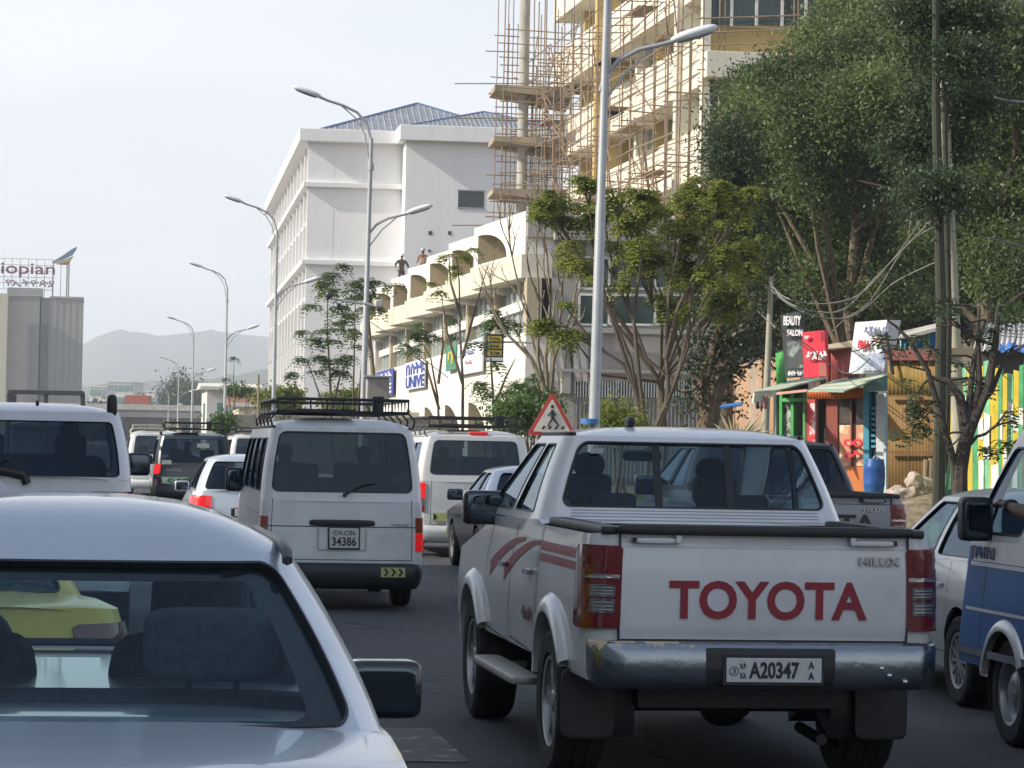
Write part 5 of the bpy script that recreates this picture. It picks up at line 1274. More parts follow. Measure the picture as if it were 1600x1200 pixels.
# poles against the end wall
for u in (1120, 1128, 1236, 1242):
    a = ray_ob(u, 300, -1.2); put((a.x, -1.2, 0), (a.x, -1.2, 33))
for v in (30, 52, 72, 110, 135): a = ray_ob(1105, v, -1.2); b2 = ray_ob(1250, v-6, -1.2); put((a.x-.5, -1.25, a.z), (b2.x, -1.25, b2.z))
extra.build('scaffold_planks', pole, sf, smooth=0, kind='stuff', weld=False, fix=False)
# lit plank arm
MB().tube([pt(738, 130, 172), pt(742, 133, 172), pt(775, 136, 172), pt(800, 140, 172)], .06).build('x', steel) if False else None

# ---------------------------------------------------------------- shade-giving block beyond the left edge of the view
lb = empty('roadside_block', (-30, -30, 0), 'plain tall block left of the road, out of the photo', 'building')
MB().bb(0, 14, -110, 66, 0, 22).build('wall', paleb, lb, smooth=0)
for f in range(6):
    for k in range(33): MB().bb(13.95, 14.05, -107+k*5.2, -104+k*5.2, 1.5+f*3.4, 3.4+f*3.4).build('window', gw, lb, smooth=0)
# ---------------------------------------------------------------- street lamps
def lamp_head(mb, p, d, L=.85):
    d = Vector(d).normalized(); s = Vector((0, 1, 0)); u = d.cross(s) if d.x < 0 else s.cross(d); u = u if u.z > 0 else -u
    vs, fs = rbox((0, 0, 0), (L, .32, .17), .85, 6, 5)
    Mx = Matrix(((d.x, s.x, u.x, p[0]), (d.y, s.y, u.y, p[1]), (d.z, s.z, u.z, p[2]), (0, 0, 0, 1)))
    mb.add(vs, fs, Mx); return Mx
headm = mat('lamp_head_white', (.72, .74, .76), .35, 0, .05); lensm = mat('lamp_lens', (.22, .25, .28), .2)
def street_lamp(u, vb, D, vl, vr, label, dl=(-95, 60), dr=(85, 50), tilt=0, hl=True, hr=True):
    x, y = gx(u, D); s = F/D
    root = empty('street_lamp', (x, y, .1), label, 'street lamp', 'double armed street lamps along the kerb')
    zt = zat(u, vl, x, y)-.1; zr = zat(u, vr, x, y)-.1; top = zt-1.15
    MB().tube([(0, 0, 0), (0, 0, .5), (0, 0, .52), (tilt*.5, 0, top*.55), (tilt*.5, 0, top*.555), (tilt, 0, top)], [.12, .12, .09, .082, .07, .055], 14).build('pole', galv, root)
    MB().tube([(0, 0, .0), (0, 0, .04)], .22, 12).build('base_plate', galv, root)
    MB().tube([(tilt, 0, top-.9), (tilt, 0, top-.7)], .085, 12).build('collar', galv, root)
    A = MB(); pts = [(tilt, 0, top-.6), (tilt-.02, 0, top), (tilt-.14, 0, top+.42), (tilt-.42, 0, top+.72), (tilt-.82, 0, top+.90), (tilt-1.25, 0, top+1.02), (tilt-1.5, 0, top+1.12)]
    A.tube(pts, .038, 8); A.tube([(tilt-.03, 0, top-.75), (tilt-.18, 0, top+.1), (tilt-.45, 0, top+.55), (tilt-.85, 0, top+.88)], .02, 6); a = A.build('lamp_arm', galv, root)
    h = MB(); Mx = lamp_head(h, (tilt-1.83, 0, top+1.25), (-1, 0, .33)); hh = h.build('lamp_head', headm, a, smooth=60)
    q = MB(); q.add(*rbox((0, 0, -.055), (.66, .24, .08), .7, 5, 4), M=Mx); q.build('lamp_lens', lensm, a, smooth=60)
    B = MB(); zb = zr-.95
    B.tube([(.02, 0, zb), (.08, 0, zb+.22), (.3, 0, zb+.5), (.62, 0, zb+.68), (1.0, 0, zb+.78), (1.2, 0, zb+.84)], .035, 8); B.tube([(.03, 0, zb-.45), (.12, 0, zb-.1), (.45, 0, zb+.35), (.85, 0, zb+.70)], .018, 6); b = B.build('lamp_arm', galv, root)
    h = MB(); Mx = lamp_head(h, (1.5, 0, zb+.97), (1, 0, .33), .8); h.build('lamp_head', headm, b, smooth=60)
    q = MB(); q.add(*rbox((0, 0, -.055), (.62, .24, .08), .7, 5, 4), M=Mx); q.build('lamp_lens', lensm, b, smooth=60)
    return root
L1 = street_lamp(926, 650, 44, -230, 48, 'nearest street lamp, its tall pole crossing the scaffolded building', tilt=.12)
L2 = street_lamp(565, 640, 79, 152, 325, 'street lamp with a camera bracket in front of the white building', tilt=.10)
L3 = street_lamp(426, 640, 116, 316, 436, 'street lamp at the left corner of the white building', tilt=.0)
L4 = street_lamp(350, 640, 160, 417, 510, 'street lamp against the pale sky left of the white building', tilt=.0)
L5 = street_lamp(299, 640, 226, 499, 577, 'street lamp in front of the hazy hill, third from the left')
L6 = street_lamp(277, 640, 300, 560, 610, 'farthest tall street lamp but one, before the hill')
L7 = street_lamp(262, 640, 370, 603, 632, 'smallest and farthest street lamp near the overpass')
# camera bracket and cabinet on L2
x, y = gx(565, 78.5); cb = empty('security_camera', (x, y-.1, 0), 'white traffic cameras on a bracket halfway up the street lamp', 'camera')
z = zat(565, 475, x, y)
MB().tube([(-.95, 0, z+.12), (0, 0, z)], .03, 8).tube([(0, 0, z), (.3, 0, z-.05)], .04, 8).build('bracket', galv, cb)
MB().add(*rbox((-1.0, 0, z+.22), (.2, .2, .22), .9)).build('dome', mat('dome_dark', (.05, .05, .06), .2), cb, smooth=60)
MB().box((-.72, 0, z-.1), (.12, .14, .2)).build('camera_box', black, cb, bevel=.02)
MB().box((.38, 0, z+.02), (.22, .5, .2), Matrix.Translation((0, 0, 0))).build('camera_box', mat('camera_white', (.5, .48, .44), .5), cb, bevel=.03)
x, y = gx(582, 78); cbn = empty('meter_cabinet', (x, y, 0), 'grey metal cabinet fixed beside the street lamp under the arcade', 'cabinet')
z = zat(582, 615, x, y); MB().bb(-.2, .42, -.2, .25, z-.25, z+.45).build('cabinet_body', mat('cabinet_grey', (.38, .36, .33), .6), cbn, bevel=.02); MB().bb(-.3, .5, -.3, .3, z+.45, z+.5).build('cabinet_roof', galv, cbn); MB().bb(-.05, .05, -.05, .05, .1, z-.25).build('post', galv, cbn); MB().bb(-.17, .39, -.225, -.202, z-.2, z+.4).build('cabinet_door', mat('cabinet_door', (.30, .28, .26), .6), cbn)
# blue bag band at the foot of the near lamp
x, y = gx(926, 43.6)
MB().tube([(x, y+.3, zat(926, 662, x, y)), (x, y+.3, zat(926, 654, x, y))], .14, 12).build('blue_band', mat('blue_band', (.05, .2, .5), .5), None).parent = L1
bo_ = [o for o in L1.children if o.name.startswith('blue_band')][0]; bo_.location = (-L1.location.x, -L1.location.y-.0, -.1)

# ---------------------------------------------------------------- crossing sign
x, y = gx(862, 52); z0 = zat(862, 680, x, y); z1 = zat(862, 615, x, y); 
sgn = empty('road_sign', (x, y, .1), 'triangular red bordered pedestrian crossing sign above the white pickup', 'road sign')
hw = .46; zc0, zc1 = z0-.1, z1-.1+.03
def tri(s, y0, y1, dz=0, rnd=.05):
    cx, cz = 0, zc0+(zc1-zc0)/3; P = []
    for (px, pz) in ((-hw, zc0), (hw, zc0), (0, zc1)):
        a0 = math.atan2(pz-cz, px-cx); X, Z = cx+(px-cx)*s, cz+(pz-cz)*s
        for k in (-1, 0, 1): P.append((X-math.cos(a0)*rnd*(1 if k else .6)+math.cos(a0+pi/2)*rnd*k*.7, Z-math.sin(a0)*rnd*(1 if k else .6)+math.sin(a0+pi/2)*rnd*k*.7))
    return MB().prism(P, (y0, y1))
tri(1, 0, .02).build('sign_plate', mat('sign_red', (.55, .06, .05), .45), sgn, smooth=0)
pl = tri(.76, -.006, .001, 0, .02).build('sign_face', mat('sign_cream', (.72, .68, .58), .5), sgn, smooth=0)
pm = MB(); zz = zc0+.14; k_ = (zc1-zc0)/.8
def limb(a, b, r0, r1=None): pm.tube([(a[0], -.008, zz+a[1]*k_), (b[0], -.008, zz+b[1]*k_)], [r0, r1 or r0], 6)
limb((.01, .19), (.0, .33), .035, .03); limb((0, .18), (-.08, .02), .022, .016); limb((.01, .18), (.07, .11), .022, .018); limb((.07, .11), (.13, .03), .018, .014); limb((0, .31), (-.08, .22), .014); limb((0, .31), (.07, .23), .014)
pm.add(*rbox((.0, -.008, zz+.39*k_), (.06, .012, .07), 1)); pm.build('walker_symbol', ink, sgn, smooth=0)
for k in range(4):
    xx = -.2+k*.12; MB().prism([(xx, zz-.03), (xx+.05, zz-.03), (xx+.08, zz+.03), (xx+.04, zz+.03)], (-.012, -.006)).build('zebra_bar', ink, sgn, smooth=0)
MB().tube([(0, .05, 0), (0, .05, zc1-.1)], .035, 10).build('post', galv, sgn)

# ---------------------------------------------------------------- kiosks and roadside yard (right)
def PT(u, v, D): return pt(u, v, D)
def PK(u, v, D): return pt(u, v, D-(u-1300)*.011)
def slabq(name, q4, th, m, parent, root_inv=Matrix.Identity(4), label=None):
    "thick panel from 4 world corner points"
    q4 = [root_inv @ Vector(p) for p in q4]; n = (q4[1]-q4[0]).cross(q4[3]-q4[0]).normalized()*th
    mb = MB(); mb.add([p-n*.5 for p in q4]+[p+n*.5 for p in q4], [(3, 2, 1, 0), (4, 5, 6, 7), (0, 1, 5, 4), (1, 2, 6, 5), (2, 3, 7, 6), (3, 0, 4, 7)])
    return mb.build(name, m, parent, smooth=0, label=label)
def corr(name, q4, amp, waves, m, parent, root_inv=Matrix.Identity(4), vert=True):
    "corrugated sheet between 4 world corners (ribs run from q0->q3)"
    q4 = [root_inv @ Vector(p) for p in q4]; n = (q4[1]-q4[0]).cross(q4[3]-q4[0]).normalized(); N = waves*4
    mb = MB()
    def f(a, b): return q4[0].lerp(q4[1], a).lerp(q4[3].lerp(q4[2], a), b)+n*amp*math.sin(a*waves*2*pi)
    mb.grid(f, [k/N for k in range(N+1)], [0, .5, 1])
    o = mb.build(name, m, parent, smooth=60, fix=False); md = o.modifiers.new('thick', 'SOLIDIFY'); md.thickness = .01; return o
DK = 62
def kq(u0, v0, u1, v1, D0, D1=None, u2=None, v2=None, u3=None, v3=None):
    D1 = D1 or D0; return [PT(u0, v1 if v3 is None else v3, D0), PT(u1, v1 if v2 is None else v2, D1), PT(u1 if u2 is None else u2, v0 if v2 is None else v0, D1), PT(u0, v0, D0)]
gnd = .12
def root_at(name, u, D, label, cat, group=None):
    x, y = gx(u, D); r = empty(name, (x, y, gnd), label, cat, group); return r, Matrix.Translation((-x, -y, -gnd))
# terracotta corrugated fence behind, u 1115-1240
rf, inv_ = root_at('sheet_fence', 1120, 80, 'tall rusty orange corrugated fence behind the kiosks', 'fence')
rust = mat('rust_sheet', (.40, .20, .09), .85, 0, .3, .8, c2=(.28, .22, .17)); 
for k in range(8):
    ua, ub = 1122+k*16, 1122+(k+1)*16-.6; va, vb_ = lerp(580, 548, k/8), lerp(580, 548, (k+1)/8)
    Da, Db = lerp(84, 74, k/8), lerp(84, 74, (k+1)/8)
    corr('fence_sheet', [PT(ua, 790, Da), PT(ub, 790, Db), PT(ub, vb_+random.uniform(-2, 2), Db), PT(ua, va+random.uniform(-2, 2), Da)], .03, 4, rust if k % 3 else mat('rust_sheet2', (.34, .26, .19), .85, 0, .2, 1), rf, inv_)
slabq('fence_post', [PT(1104, 720, 84), PT(1120, 720, 84), PT(1128, 576, 84), PT(1122, 578, 84)], .2, mat('old_post', (.35, .29, .22), .9), rf, inv_)
# kiosk A: green kiosk with black sign
ka, ia = root_at('kiosk', 1215, 64, 'small green kiosk under the left striped awning', 'kiosk')
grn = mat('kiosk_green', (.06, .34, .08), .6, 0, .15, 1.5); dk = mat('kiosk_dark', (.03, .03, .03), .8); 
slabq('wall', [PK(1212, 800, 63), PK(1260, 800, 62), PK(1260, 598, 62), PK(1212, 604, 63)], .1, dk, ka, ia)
for u in (1213, 1222, 1240, 1259): slabq('post', [PK(u-2.2, 800, 61.6), PK(u+2.2, 800, 61.6), PK(u+2.2, 608, 61.6), PK(u-2.2, 608, 61.6)], .12, grn if u != 1213 else mat('kiosk_grey', (.30, .33, .34), .7), ka, ia)
slabq('lintel', [PK(1222, 628, 61.5), PK(1260, 627, 61.5), PK(1260, 622, 61.5), PK(1222, 622, 61.5)], .14, grn, ka, ia)
corr('upper_board', [PK(1222, 622, 61.7), PK(1262, 622, 61.7), PK(1262, 606, 61.7), PK(1222, 609, 61.7)], .02, 6, mat('brown_board', (.25, .18, .13), .85), ka, ia)
slabq('display', [PK(1226, 690, 61.7), PK(1240, 690, 61.7), PK(1240, 630, 61.7), PK(1226, 630, 61.7)], .1, mat('display_grey', (.33, .36, .33), .5, 0, .4, 6, thr=(.45, .55)), ka, ia)
slabq('counter', [PK(1222, 740, 61.2), PK(1260, 740, 61.2), PK(1260, 690, 61.2), PK(1222, 690, 61.2)], .3, grn, ka, ia)
corr('side_board', [PK(1213, 600, 63), PK(1229, 600, 62.5), PK(1226, 548, 62.5), PK(1212, 552, 63)], .02, 3, grn, ka, ia)
aw = mat('awning_cream', (.58, .58, .44), .7, 0, .15, 2); awg = mat('awning_green', (.38, .50, .40), .7, 0, .15, 2)
def awning(parent, inv__, A_, B_, C_, Dd, n):
    "A,B front edge; Dd,C back edge; stripes run from the front to back"
    for k in range(n):
        a, b = k/n, (k+1)/n
        q = [A_.lerp(Dd, a), B_.lerp(C_, a), B_.lerp(C_, b), A_.lerp(Dd, b)]
        slabq('awning_sheet', q, .03, aw if k % 2 else awg, parent, inv__)
awning(ka, ia, PK(1178, 613, 58.5), PK(1212, 611, 59.5), PK(1293, 590, 63), PK(1233, 595, 64), 6)
slabq('awning_flap', [PK(1176, 630, 58.3), PK(1212, 618, 59.3), PK(1212, 612, 59.4), PK(1178, 614, 58.4)], .03, aw, ka, ia)
# hanging goods
for k, m_ in enumerate((mat('cloth_dark', (.05, .045, .05), .9), mat('cloth_brown', (.2, .14, .12), .9), mat('cloth_pink', (.35, .18, .18), .9))):
    hg = MB().add(*rbox(PK(1184+k*6, 628, 58.8), (.10, .1, .30), .6)).build('hanging_clothes', m_, smooth=60); tag(hg, ('dark', 'brown', 'pink')[k]+' garment hanging from the left edge of the awning', 'clothes')
# signs
bs1, i1 = root_at('roof_sign', 1240, 61, 'tall black poster sign with white letters above the green kiosk', 'sign')
def scol(nm, c): return mat(nm, c, .6, 0, .08, 2)
slabq('board', [PK(1230, 591, 61), PK(1257, 588, 61), PK(1254, 486, 61), PK(1222, 492, 61)], .12, scol('poster_black', (.03, .035, .04)), bs1, i1)
x_, _y = gx(1240, 60.9)
def T(parent, inv__, s, u, v, D, wpx, hpx, m, bold=.03, nm='lettering', shear=0, th=.02):
    p = inv__ @ PK(u, v, D-.07); r_ = F/D; dr_ = PK(u+20, v, D)-PK(u-20, v, D); return text_on(parent, nm, s, p, dr_, _u0, wpx/40*dr_.length, hpx/r_, th, m, bold, shear)
T(bs1, i1, 'BEAUTY', 1238, 501, 60.9, 27, 15, swhite); T(bs1, i1, 'SALON', 1242, 520, 60.9, 24, 10, swhite)
slabq('poster_photo', [PK(1231, 576, 60.93), PK(1255, 574, 60.93), PK(1254, 532, 60.93), PK(1230, 534, 60.93)], .02, mat('poster_print', (.05, .06, .06), .5, 0, 0, 1.6, c2=(.30, .36, .34), thr=(.42, .52)), bs1, i1)
T(bs1, i1, 'ውበት ሳሎን', 1244, 583, 60.88, 25, 8, swhite)
bs2, i2 = root_at('roof_sign', 1274, 61, 'red sign board with white script beside the black poster', 'sign')
slabq('board', [PK(1258, 590, 60.5), PK(1293, 588, 60.5), PK(1291, 516, 60.5), PK(1256, 519, 60.5)], .12, scol('sign_scarlet', (.62, .02, .05)), bs2, i2)
T(bs2, i2, 'ቆንጆ ሱቅ', 1276, 555, 60.4, 32, 15, swhite, .04, shear=.15); T(bs2, i2, 'ሰላም', 1260.5, 527, 60.4, 7, 6, swhite); T(bs2, i2, 'II', 1286, 526, 60.4, 7, 15, scol('sign_darkred', (.3, .01, .03)))
slabq('poster_photo', [PK(1280, 588, 60.42), PK(1292, 588, 60.42), PK(1291, 567, 60.42), PK(1280, 568, 60.42)], .02, scol('poster_brown', (.35, .10, .08)), bs2, i2)
# kiosk B: red kiosk
kb_, ib = root_at('kiosk', 1310, 62, 'red and orange kiosk under the right striped awning', 'kiosk')
org = scol('kiosk_orange', (.55, .16, .04)); redk = scol('kiosk_red', (.42, .05, .04)); mrn = scol('kiosk_maroon', (.16, .04, .035)); pink = scol('pink_sheet', (.60, .22, .22))
corr('roof_front', [PK(1295, 596, 61.5), PK(1346, 584, 61.5), PK(1342, 538, 61.5), PK(1293, 546, 61.5)], .025, 14, pink, kb_, ib)
slabq('roof_edge', [PK(1291, 548, 61.3), PK(1345, 541, 61.3), PK(1345, 531, 61.3), PK(1291, 540, 61.3)], .35, scol('roof_beam', (.45, .40, .30)), kb_, ib)
slabq('corner_post', [PK(1292, 596, 61.2), PK(1296, 596, 61.2), PK(1296, 545, 61.2), PK(1292, 545, 61.2)], .1, mrn, kb_, ib)
awning(kb_, ib, PK(1262, 611, 58.0), PK(1318, 612, 58.0), PK(1391, 585, 61.5), PK(1300, 596, 62.5), 7)
slabq('awning_edge', [PK(1214, 617, 58.4), PK(1262, 612, 58.2), PK(1262, 608, 58.2), PK(1214, 613, 58.4)], .04, scol('edge_pink', (.5, .28, .24)), kb_, ib)
corr('front_board', [PK(1261, 624, 60.5), PK(1351, 622, 60.5), PK(1351, 606, 60.5), PK(1261, 610, 60.5)], .02, 20, org, kb_, ib)
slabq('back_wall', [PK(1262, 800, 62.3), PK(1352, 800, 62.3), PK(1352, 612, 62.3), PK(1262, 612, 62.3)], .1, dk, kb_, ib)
for a, b, m_ in ((1260, 1264, mrn), (1264, 1276, redk), (1293, 1296, mrn), (1296, 1311, scol('door_redbrown', (.24, .05, .035)))): slabq('door_panel' if b-a > 5 else 'post', [PK(a, 800, 60.8), PK(b, 800, 60.8), PK(b, 624, 60.8), PK(a, 624, 60.8)], .12, m_, kb_, ib)
slabq('cola_panel', [PK(1266, 700, 60.7), PK(1274, 700, 60.7), PK(1274, 630, 60.7), PK(1266, 630, 60.7)], .05, mat('panel_red', (.65, .03, .04), .5, c2=(.7, .6, .6), scale=1.5, thr=(.5, .55)), kb_, ib)
slabq('window_pane', [PK(1313, 662, 60.8), PK(1351, 662, 60.8), PK(1351, 624, 60.8), PK(1313, 624, 60.8)], .06, mat('kiosk_window', (.09, .08, .07), .15, 0, .5, 2), kb_, ib)
slabq('lower_poster', [PK(1313, 728, 60.8), PK(1351, 728, 60.8), PK(1351, 664, 60.8), PK(1313, 664, 60.8)], .06, mat('poster_mixed', (.62, .60, .40), .6, 0, 0, 3, c2=(.55, .25, .15), thr=(.5, .6)), kb_, ib)
for u in (1331,): slabq('window_bar', [PK(u-1, 728, 60.7), PK(u+1, 728, 60.7), PK(u+1, 624, 60.7), PK(u-1, 624, 60.7)], .06, mrn, kb_, ib)
T(kb_, ib, 'OO', 1333, 692, 60.7, 30, 12, scol('sign_scarlet', (.62, .02, .05)), .05)
T(kb_, ib, 'ሱቅ', 1333, 710, 60.7, 26, 12, scol('sign_scarlet', (.62, .02, .05)), .05)
slabq('base_board', [PK(1311, 800, 60.8), PK(1352, 800, 60.8), PK(1352, 729, 60.8), PK(1311, 729, 60.8)], .1, org, kb_, ib)
bl = scol('kiosk_blue', (.05, .25, .36))
slabq('side_top', [PK(1352, 612, 60.3), PK(1393, 610, 60.3), PK(1391, 586, 60.3), PK(1352, 597, 60.3)], .14, scol('side_teal', (.16, .34, .38)), kb_, ib)
slabq('side_post', [PK(1352, 800, 60.3), PK(1361, 800, 60.3), PK(1361, 612, 60.3), PK(1352, 612, 60.3)], .16, bl, kb_, ib)
slabq('side_panel', [PK(1361, 760, 60.4), PK(1370, 760, 60.4), PK(1370, 612, 60.4), PK(1361, 612, 60.4)], .1, scol('side_dark', (.02, .05, .12)), kb_, ib)
for k in range(8): slabq('side_slot', [PK(1362, 640+k*8.5, 60.28), PK(1369, 640+k*8.5, 60.28), PK(1369, 636+k*8.5, 60.28), PK(1362, 636+k*8.5, 60.28)], .04, bl, kb_, ib)
slabq('notice_board', [PK(1371, 760, 60.3), PK(1384, 760, 60.3), PK(1384, 616, 60.3), PK(1371, 616, 60.3)], .1, mat('notice_pale', (.50, .52, .56), .6, 0, 0, 2, c2=(.2, .22, .26), thr=(.4, .5)), kb_, ib)
slabq('side_post', [PK(1384, 800, 60.2), PK(1388, 800, 60.2), PK(1388, 612, 60.2), PK(1384, 612, 60.2)], .16, scol('post_paleblue', (.4, .55, .6)), kb_, ib)
# white sign
bs3, i3 = root_at('roof_sign', 1368, 60, 'large leaning white photo sign on top of the red kiosk', 'sign')
slabq('board', [PK(1337, 584, 59.8), PK(1382, 583, 59.8), PK(1397, 500, 59.8), PK(1347, 504, 59.8)], .5, swhite, bs3, i3)
slabq('poster_photo', [PK(1338.5, 583, 59.5), PK(1381, 582, 59.5), PK(1386, 551, 59.5), PK(1342, 553, 59.5)], .02, mat('photo_print', (.10, .16, .30), .5, 0, 0, .9, c2=(.55, .6, .66), thr=(.42, .56)), bs3, i3)
T(bs3, i3, 'ዲጂታል ፎቶ', 1370, 516, 59.45, 40, 13, scol('sign_navy', (.16, .2, .32)), shear=.1); T(bs3, i3, 'BMA', 1350, 538, 59.45, 18, 13, scol('sign_scarlet', (.62, .02, .05)), shear=.1); T(bs3, i3, 'ፎቶ ስቱዲዮ', 1377, 532, 59.45, 22, 6, scol('sign_scarlet', (.62, .02, .05))); T(bs3, i3, 'PHOTO STUDIO', 1357, 576, 59.45, 28, 4, swhite)
MB().tube([i3 @ PK(1384, 520, 59.3), i3 @ PK(1395, 585, 59.3)], .04).build('strut', dk, bs3)
# yellow gate and maroon board
gt, ig = root_at('metal_gate', 1425, 59, 'tall brownish yellow sheet metal gate with maroon top', 'gate')
gy = mat('gate_yellow', (.30, .21, .04), .75, 0, .25, 1, c2=(.20, .12, .04))
for a, b in ((1387, 1418), (1419, 1450), (1451, 1474)):
    corr('gate_sheet', [PK(a, 800, 59.5), PK(b, 800, 59.5), PK(b, 618, 59.5), PK(a, 618, 59.5)], .012, 6, mat('gate_ochre', (.24, .14, .045), .8, 0, .2, 1), gt, ig)
    corr('gate_sheet', [PK(a, 617, 59.5), PK(b, 617, 59.5), PK(b, 562, 59.5), PK(a, 562, 59.5)], .012, 5, gy, gt, ig)
slabq('gate_top', [PK(1385, 563, 59.4), PK(1475, 563, 59.4), PK(1475, 545, 59.4), PK(1385, 545, 59.4)], .14, mrn, gt, ig)
for v in (618, 706): slabq('gate_rail', [PK(1387, v+2, 59.3), PK(1474, v+2, 59.3), PK(1474, v-1, 59.3), PK(1387, v-1, 59.3)], .08, mat('rail_brown', (.13, .07, .03), .8), gt, ig)
# blue and teal shed behind the gate, tin roof with blue tarpaulin
sd, isd = root_at('shed', 1440, 66, 'pale blue tin shed roof showing above the gate', 'shed')
for k in range(9): corr('wall_sheet', [PT(1406+k*7, 560, 66), PT(1412.6+k*7, 560, 66), PT(1412.6+k*7, lerp(526, 510, k/8), 66), PT(1406+k*7, lerp(527, 511, k/8), 66)], .02, 1, (scol('shed_teal', (.22, .5, .5)), scol('shed_blue', (.05, .25, .6)), scol('shed_lime', (.4, .5, .25)))[k % 3], sd, isd)
slabq('roof', [PT(1404, 530, 65), PT(1470, 513, 65), PT(1475, 505, 70), PT(1410, 520, 70)], .08, scol('shed_roof', (.5, .48, .42)), sd, isd)
sd, isd = root_at('shed', 1570, 58, 'grey tin roofed shed with blue tarpaulin behind the striped fence', 'shed')
corr('roof', [PT(1520, 548, 57), PT(1640, 542, 57), PT(1640, 503, 66), PT(1530, 506, 66)], .03, 14, mat('tin_roof', (.50, .49, .48), .5, .3, .12, 1), sd, isd)
slabq('wall', [PT(1530, 700, 58), PT(1640, 700, 58), PT(1640, 540, 58), PT(1530, 546, 58)], .1, scol('shed_wall', (.14, .14, .14)), sd, isd)
def crumple(a, b): 
    p = PT(lerp(1562, 1640, a), lerp(548, 537, b)+3*math.sin(a*19)+2*math.sin(a*43+b*4), lerp(56.5, 57.5, b)); return isd @ p
MB().grid(crumple, [k/40 for k in range(41)], [0, .3, .6, 1]).build('blue_tarpaulin', mat('tarp_blue', (.04, .18, .55), .5), sd, smooth=70, fix=False)
# painted fence, each sheet a piece
pf, ipf = root_at('painted_fence', 1500, 50, 'fence of upright boards striped yellow and green with torn white posters', 'fence')
fy = mat('fence_yellow', (.56, .42, .035), .7, 0, .15, 3); fg = mat('fence_green', (.07, .34, .15), .7, 0, .2, 3); fg2 = mat('fence_pale_green', (.20, .50, .28), .7, 0, .2, 3); pap = mat('torn_paper', (.68, .68, .66), .8, 0, .1, 4)
us = [1474, 1482, 1488, 1495, 1503, 1512, 1520, 1529, 1538, 1548, 1561, 1567, 1575, 1584, 1593, 1600, 1609, 1618, 1628, 1640]
def fD(u): return lerp(56, 50, (u-1474)/166)
for i in range(len(us)-1):
    a, b = us[i], us[i+1]-.4; vt = (590 if i < 2 else 565+random.uniform(-6, 10)) + (18 if 10 < i < 14 else 0)
    lean = (i-9)*-.6
    m_ = [fg, fy, fg, fy, fg2][i % 5] if i > 2 else [fg, fg, fy][i]
    m_ = (fy if i % 2 else (fg if i % 4 else fg2)); bulge = random.uniform(-.04, .04)
    q = [PT(a+lean, 850, fD(a)), PT(b+lean, 850, fD(b)), PT(b-lean*.3, vt+random.uniform(-3, 3), fD(b)-bulge), PT(a-lean*.3, vt, fD(a)-bulge)]
    bd = slabq('fence_board', q, .03, m_, pf, ipf)
    for k in range(random.choice((1, 2, 2, 3))):
        vv = random.uniform(606, 745); h = random.uniform(12, 46); e0, e1 = random.uniform(-.15, .2), random.uniform(.75, 1.1); f_ = (vv-vt)/(850-vt); L_ = lerp(-lean*.3, lean, f_)
        slabq('torn_poster', [PT(lerp(a, b, e0)+L_, vv+h, fD(a)-.07), PT(lerp(a, b, e1)+L_, vv+h+random.uniform(-5, 5), fD(b)-.07), PT(lerp(a, b, e1)+L_, vv+random.uniform(-6, 6), fD(b)-.07), PT(lerp(a, b, e0)+L_, vv, fD(a)-.07)], .006, pap, bd, ipf)
# barrel
x, y = gx(1367, 57.6); zt_ = zat(1367, 717, x, y); zb2 = zat(1367, 770, x, y); r_ = 17/(F/57.6)
br = empty('barrel', (x, y, zb2), 'blue plastic barrel standing outside the red kiosk', 'barrel')
h = zt_-zb2; prof = [(0, 0), (r_*.86, 0), (r_*.88, .04), (r_*.93, h*.2), (r_*.99, h*.26), (r_*.96, h*.30), (r_, h*.5), (r_*.96, h*.70), (r_*.99, h*.74), (r_*.93, h*.80), (r_*.86, h*.95), (r_*.82, h), (r_*.78, h*.99), (r_*.76, h*.9)]
MB().lathe(prof, 28).build('drum', mat('barrel_blue', (.02, .09, .32), .4, 0, .1, 5), br, smooth=50); MB().lathe([(r_*.76, h*.92), (0, h*.92)], 28).build('lid', mat('barrel_blue2', (.03, .12, .36), .4), br, smooth=0, fix=False)
MB().tube([(-r_*.3, -r_*.6, h), (-r_*.15, -r_*.6, h+.06), (r_*.3, -r_*.6, h)], .02).build('handle', mat('barrel_handle', (.3, .35, .4), .5), br)
pl = MB().box((x, y, zb2-.14), (.9, .7, .27)).build('crate_plinth', scol('plinth_lime', (.30, .52, .10)), None, bevel=.04); tag(pl, 'lime green block under the blue barrel', 'plinth')
# sack heap, leaning green sheets, sticks
x, y = gx(1430, 55); zg = .1
hp_ = empty('rubble_sack', (x, y, zg), 'crumpled pale sacks heaped in front of the yellow gate', 'sack')
sackm = mat('sack_pale', (.42, .35, .30), .9, 0, .2, 3, bump=.4, bscale=8)
z = zat(1430, 775, x, y)-zg
for k, (dx, dz, sx, sz) in enumerate(((-.25, 0, .7, .34), (.15, .16, .5, .4), (.45, .0, .6, .34), (.0, .28, .34, .3))):
    vs, fs = rbox((dx, 0, z+dz), (sx, .5, sz), .8, 14, 10); vs = [Vector(v)+noise.noise_vector(Vector(v)*6+Vector((k*3, 0, 0)))*.10+noise.noise_vector(Vector(v)*15)*.03 for v in vs]; MB().add(vs, fs).build('sack', sackm, hp_, smooth=60)
rb_ = MB(); n_ = 26
rb_.grid(lambda a, b: (x+lerp(-2.2, 2.6, a), y+lerp(-2.5, 1.5, b), .08+(math.sin(pi*a)*math.sin(pi*b))**.7*(z+.0)*1.02+noise.noise(Vector((a*9, b*9, 2)))*.12*math.sin(pi*a)*math.sin(pi*b)), [k/n_ for k in range(n_+1)], [k/n_ for k in range(n_+1)])
tag(rb_.build('rubble_mound', mat('rubble', (.25, .20, .14), .95, 0, .35, 4, bump=1, bscale=20), smooth=30, fix=False), kind='stuff')
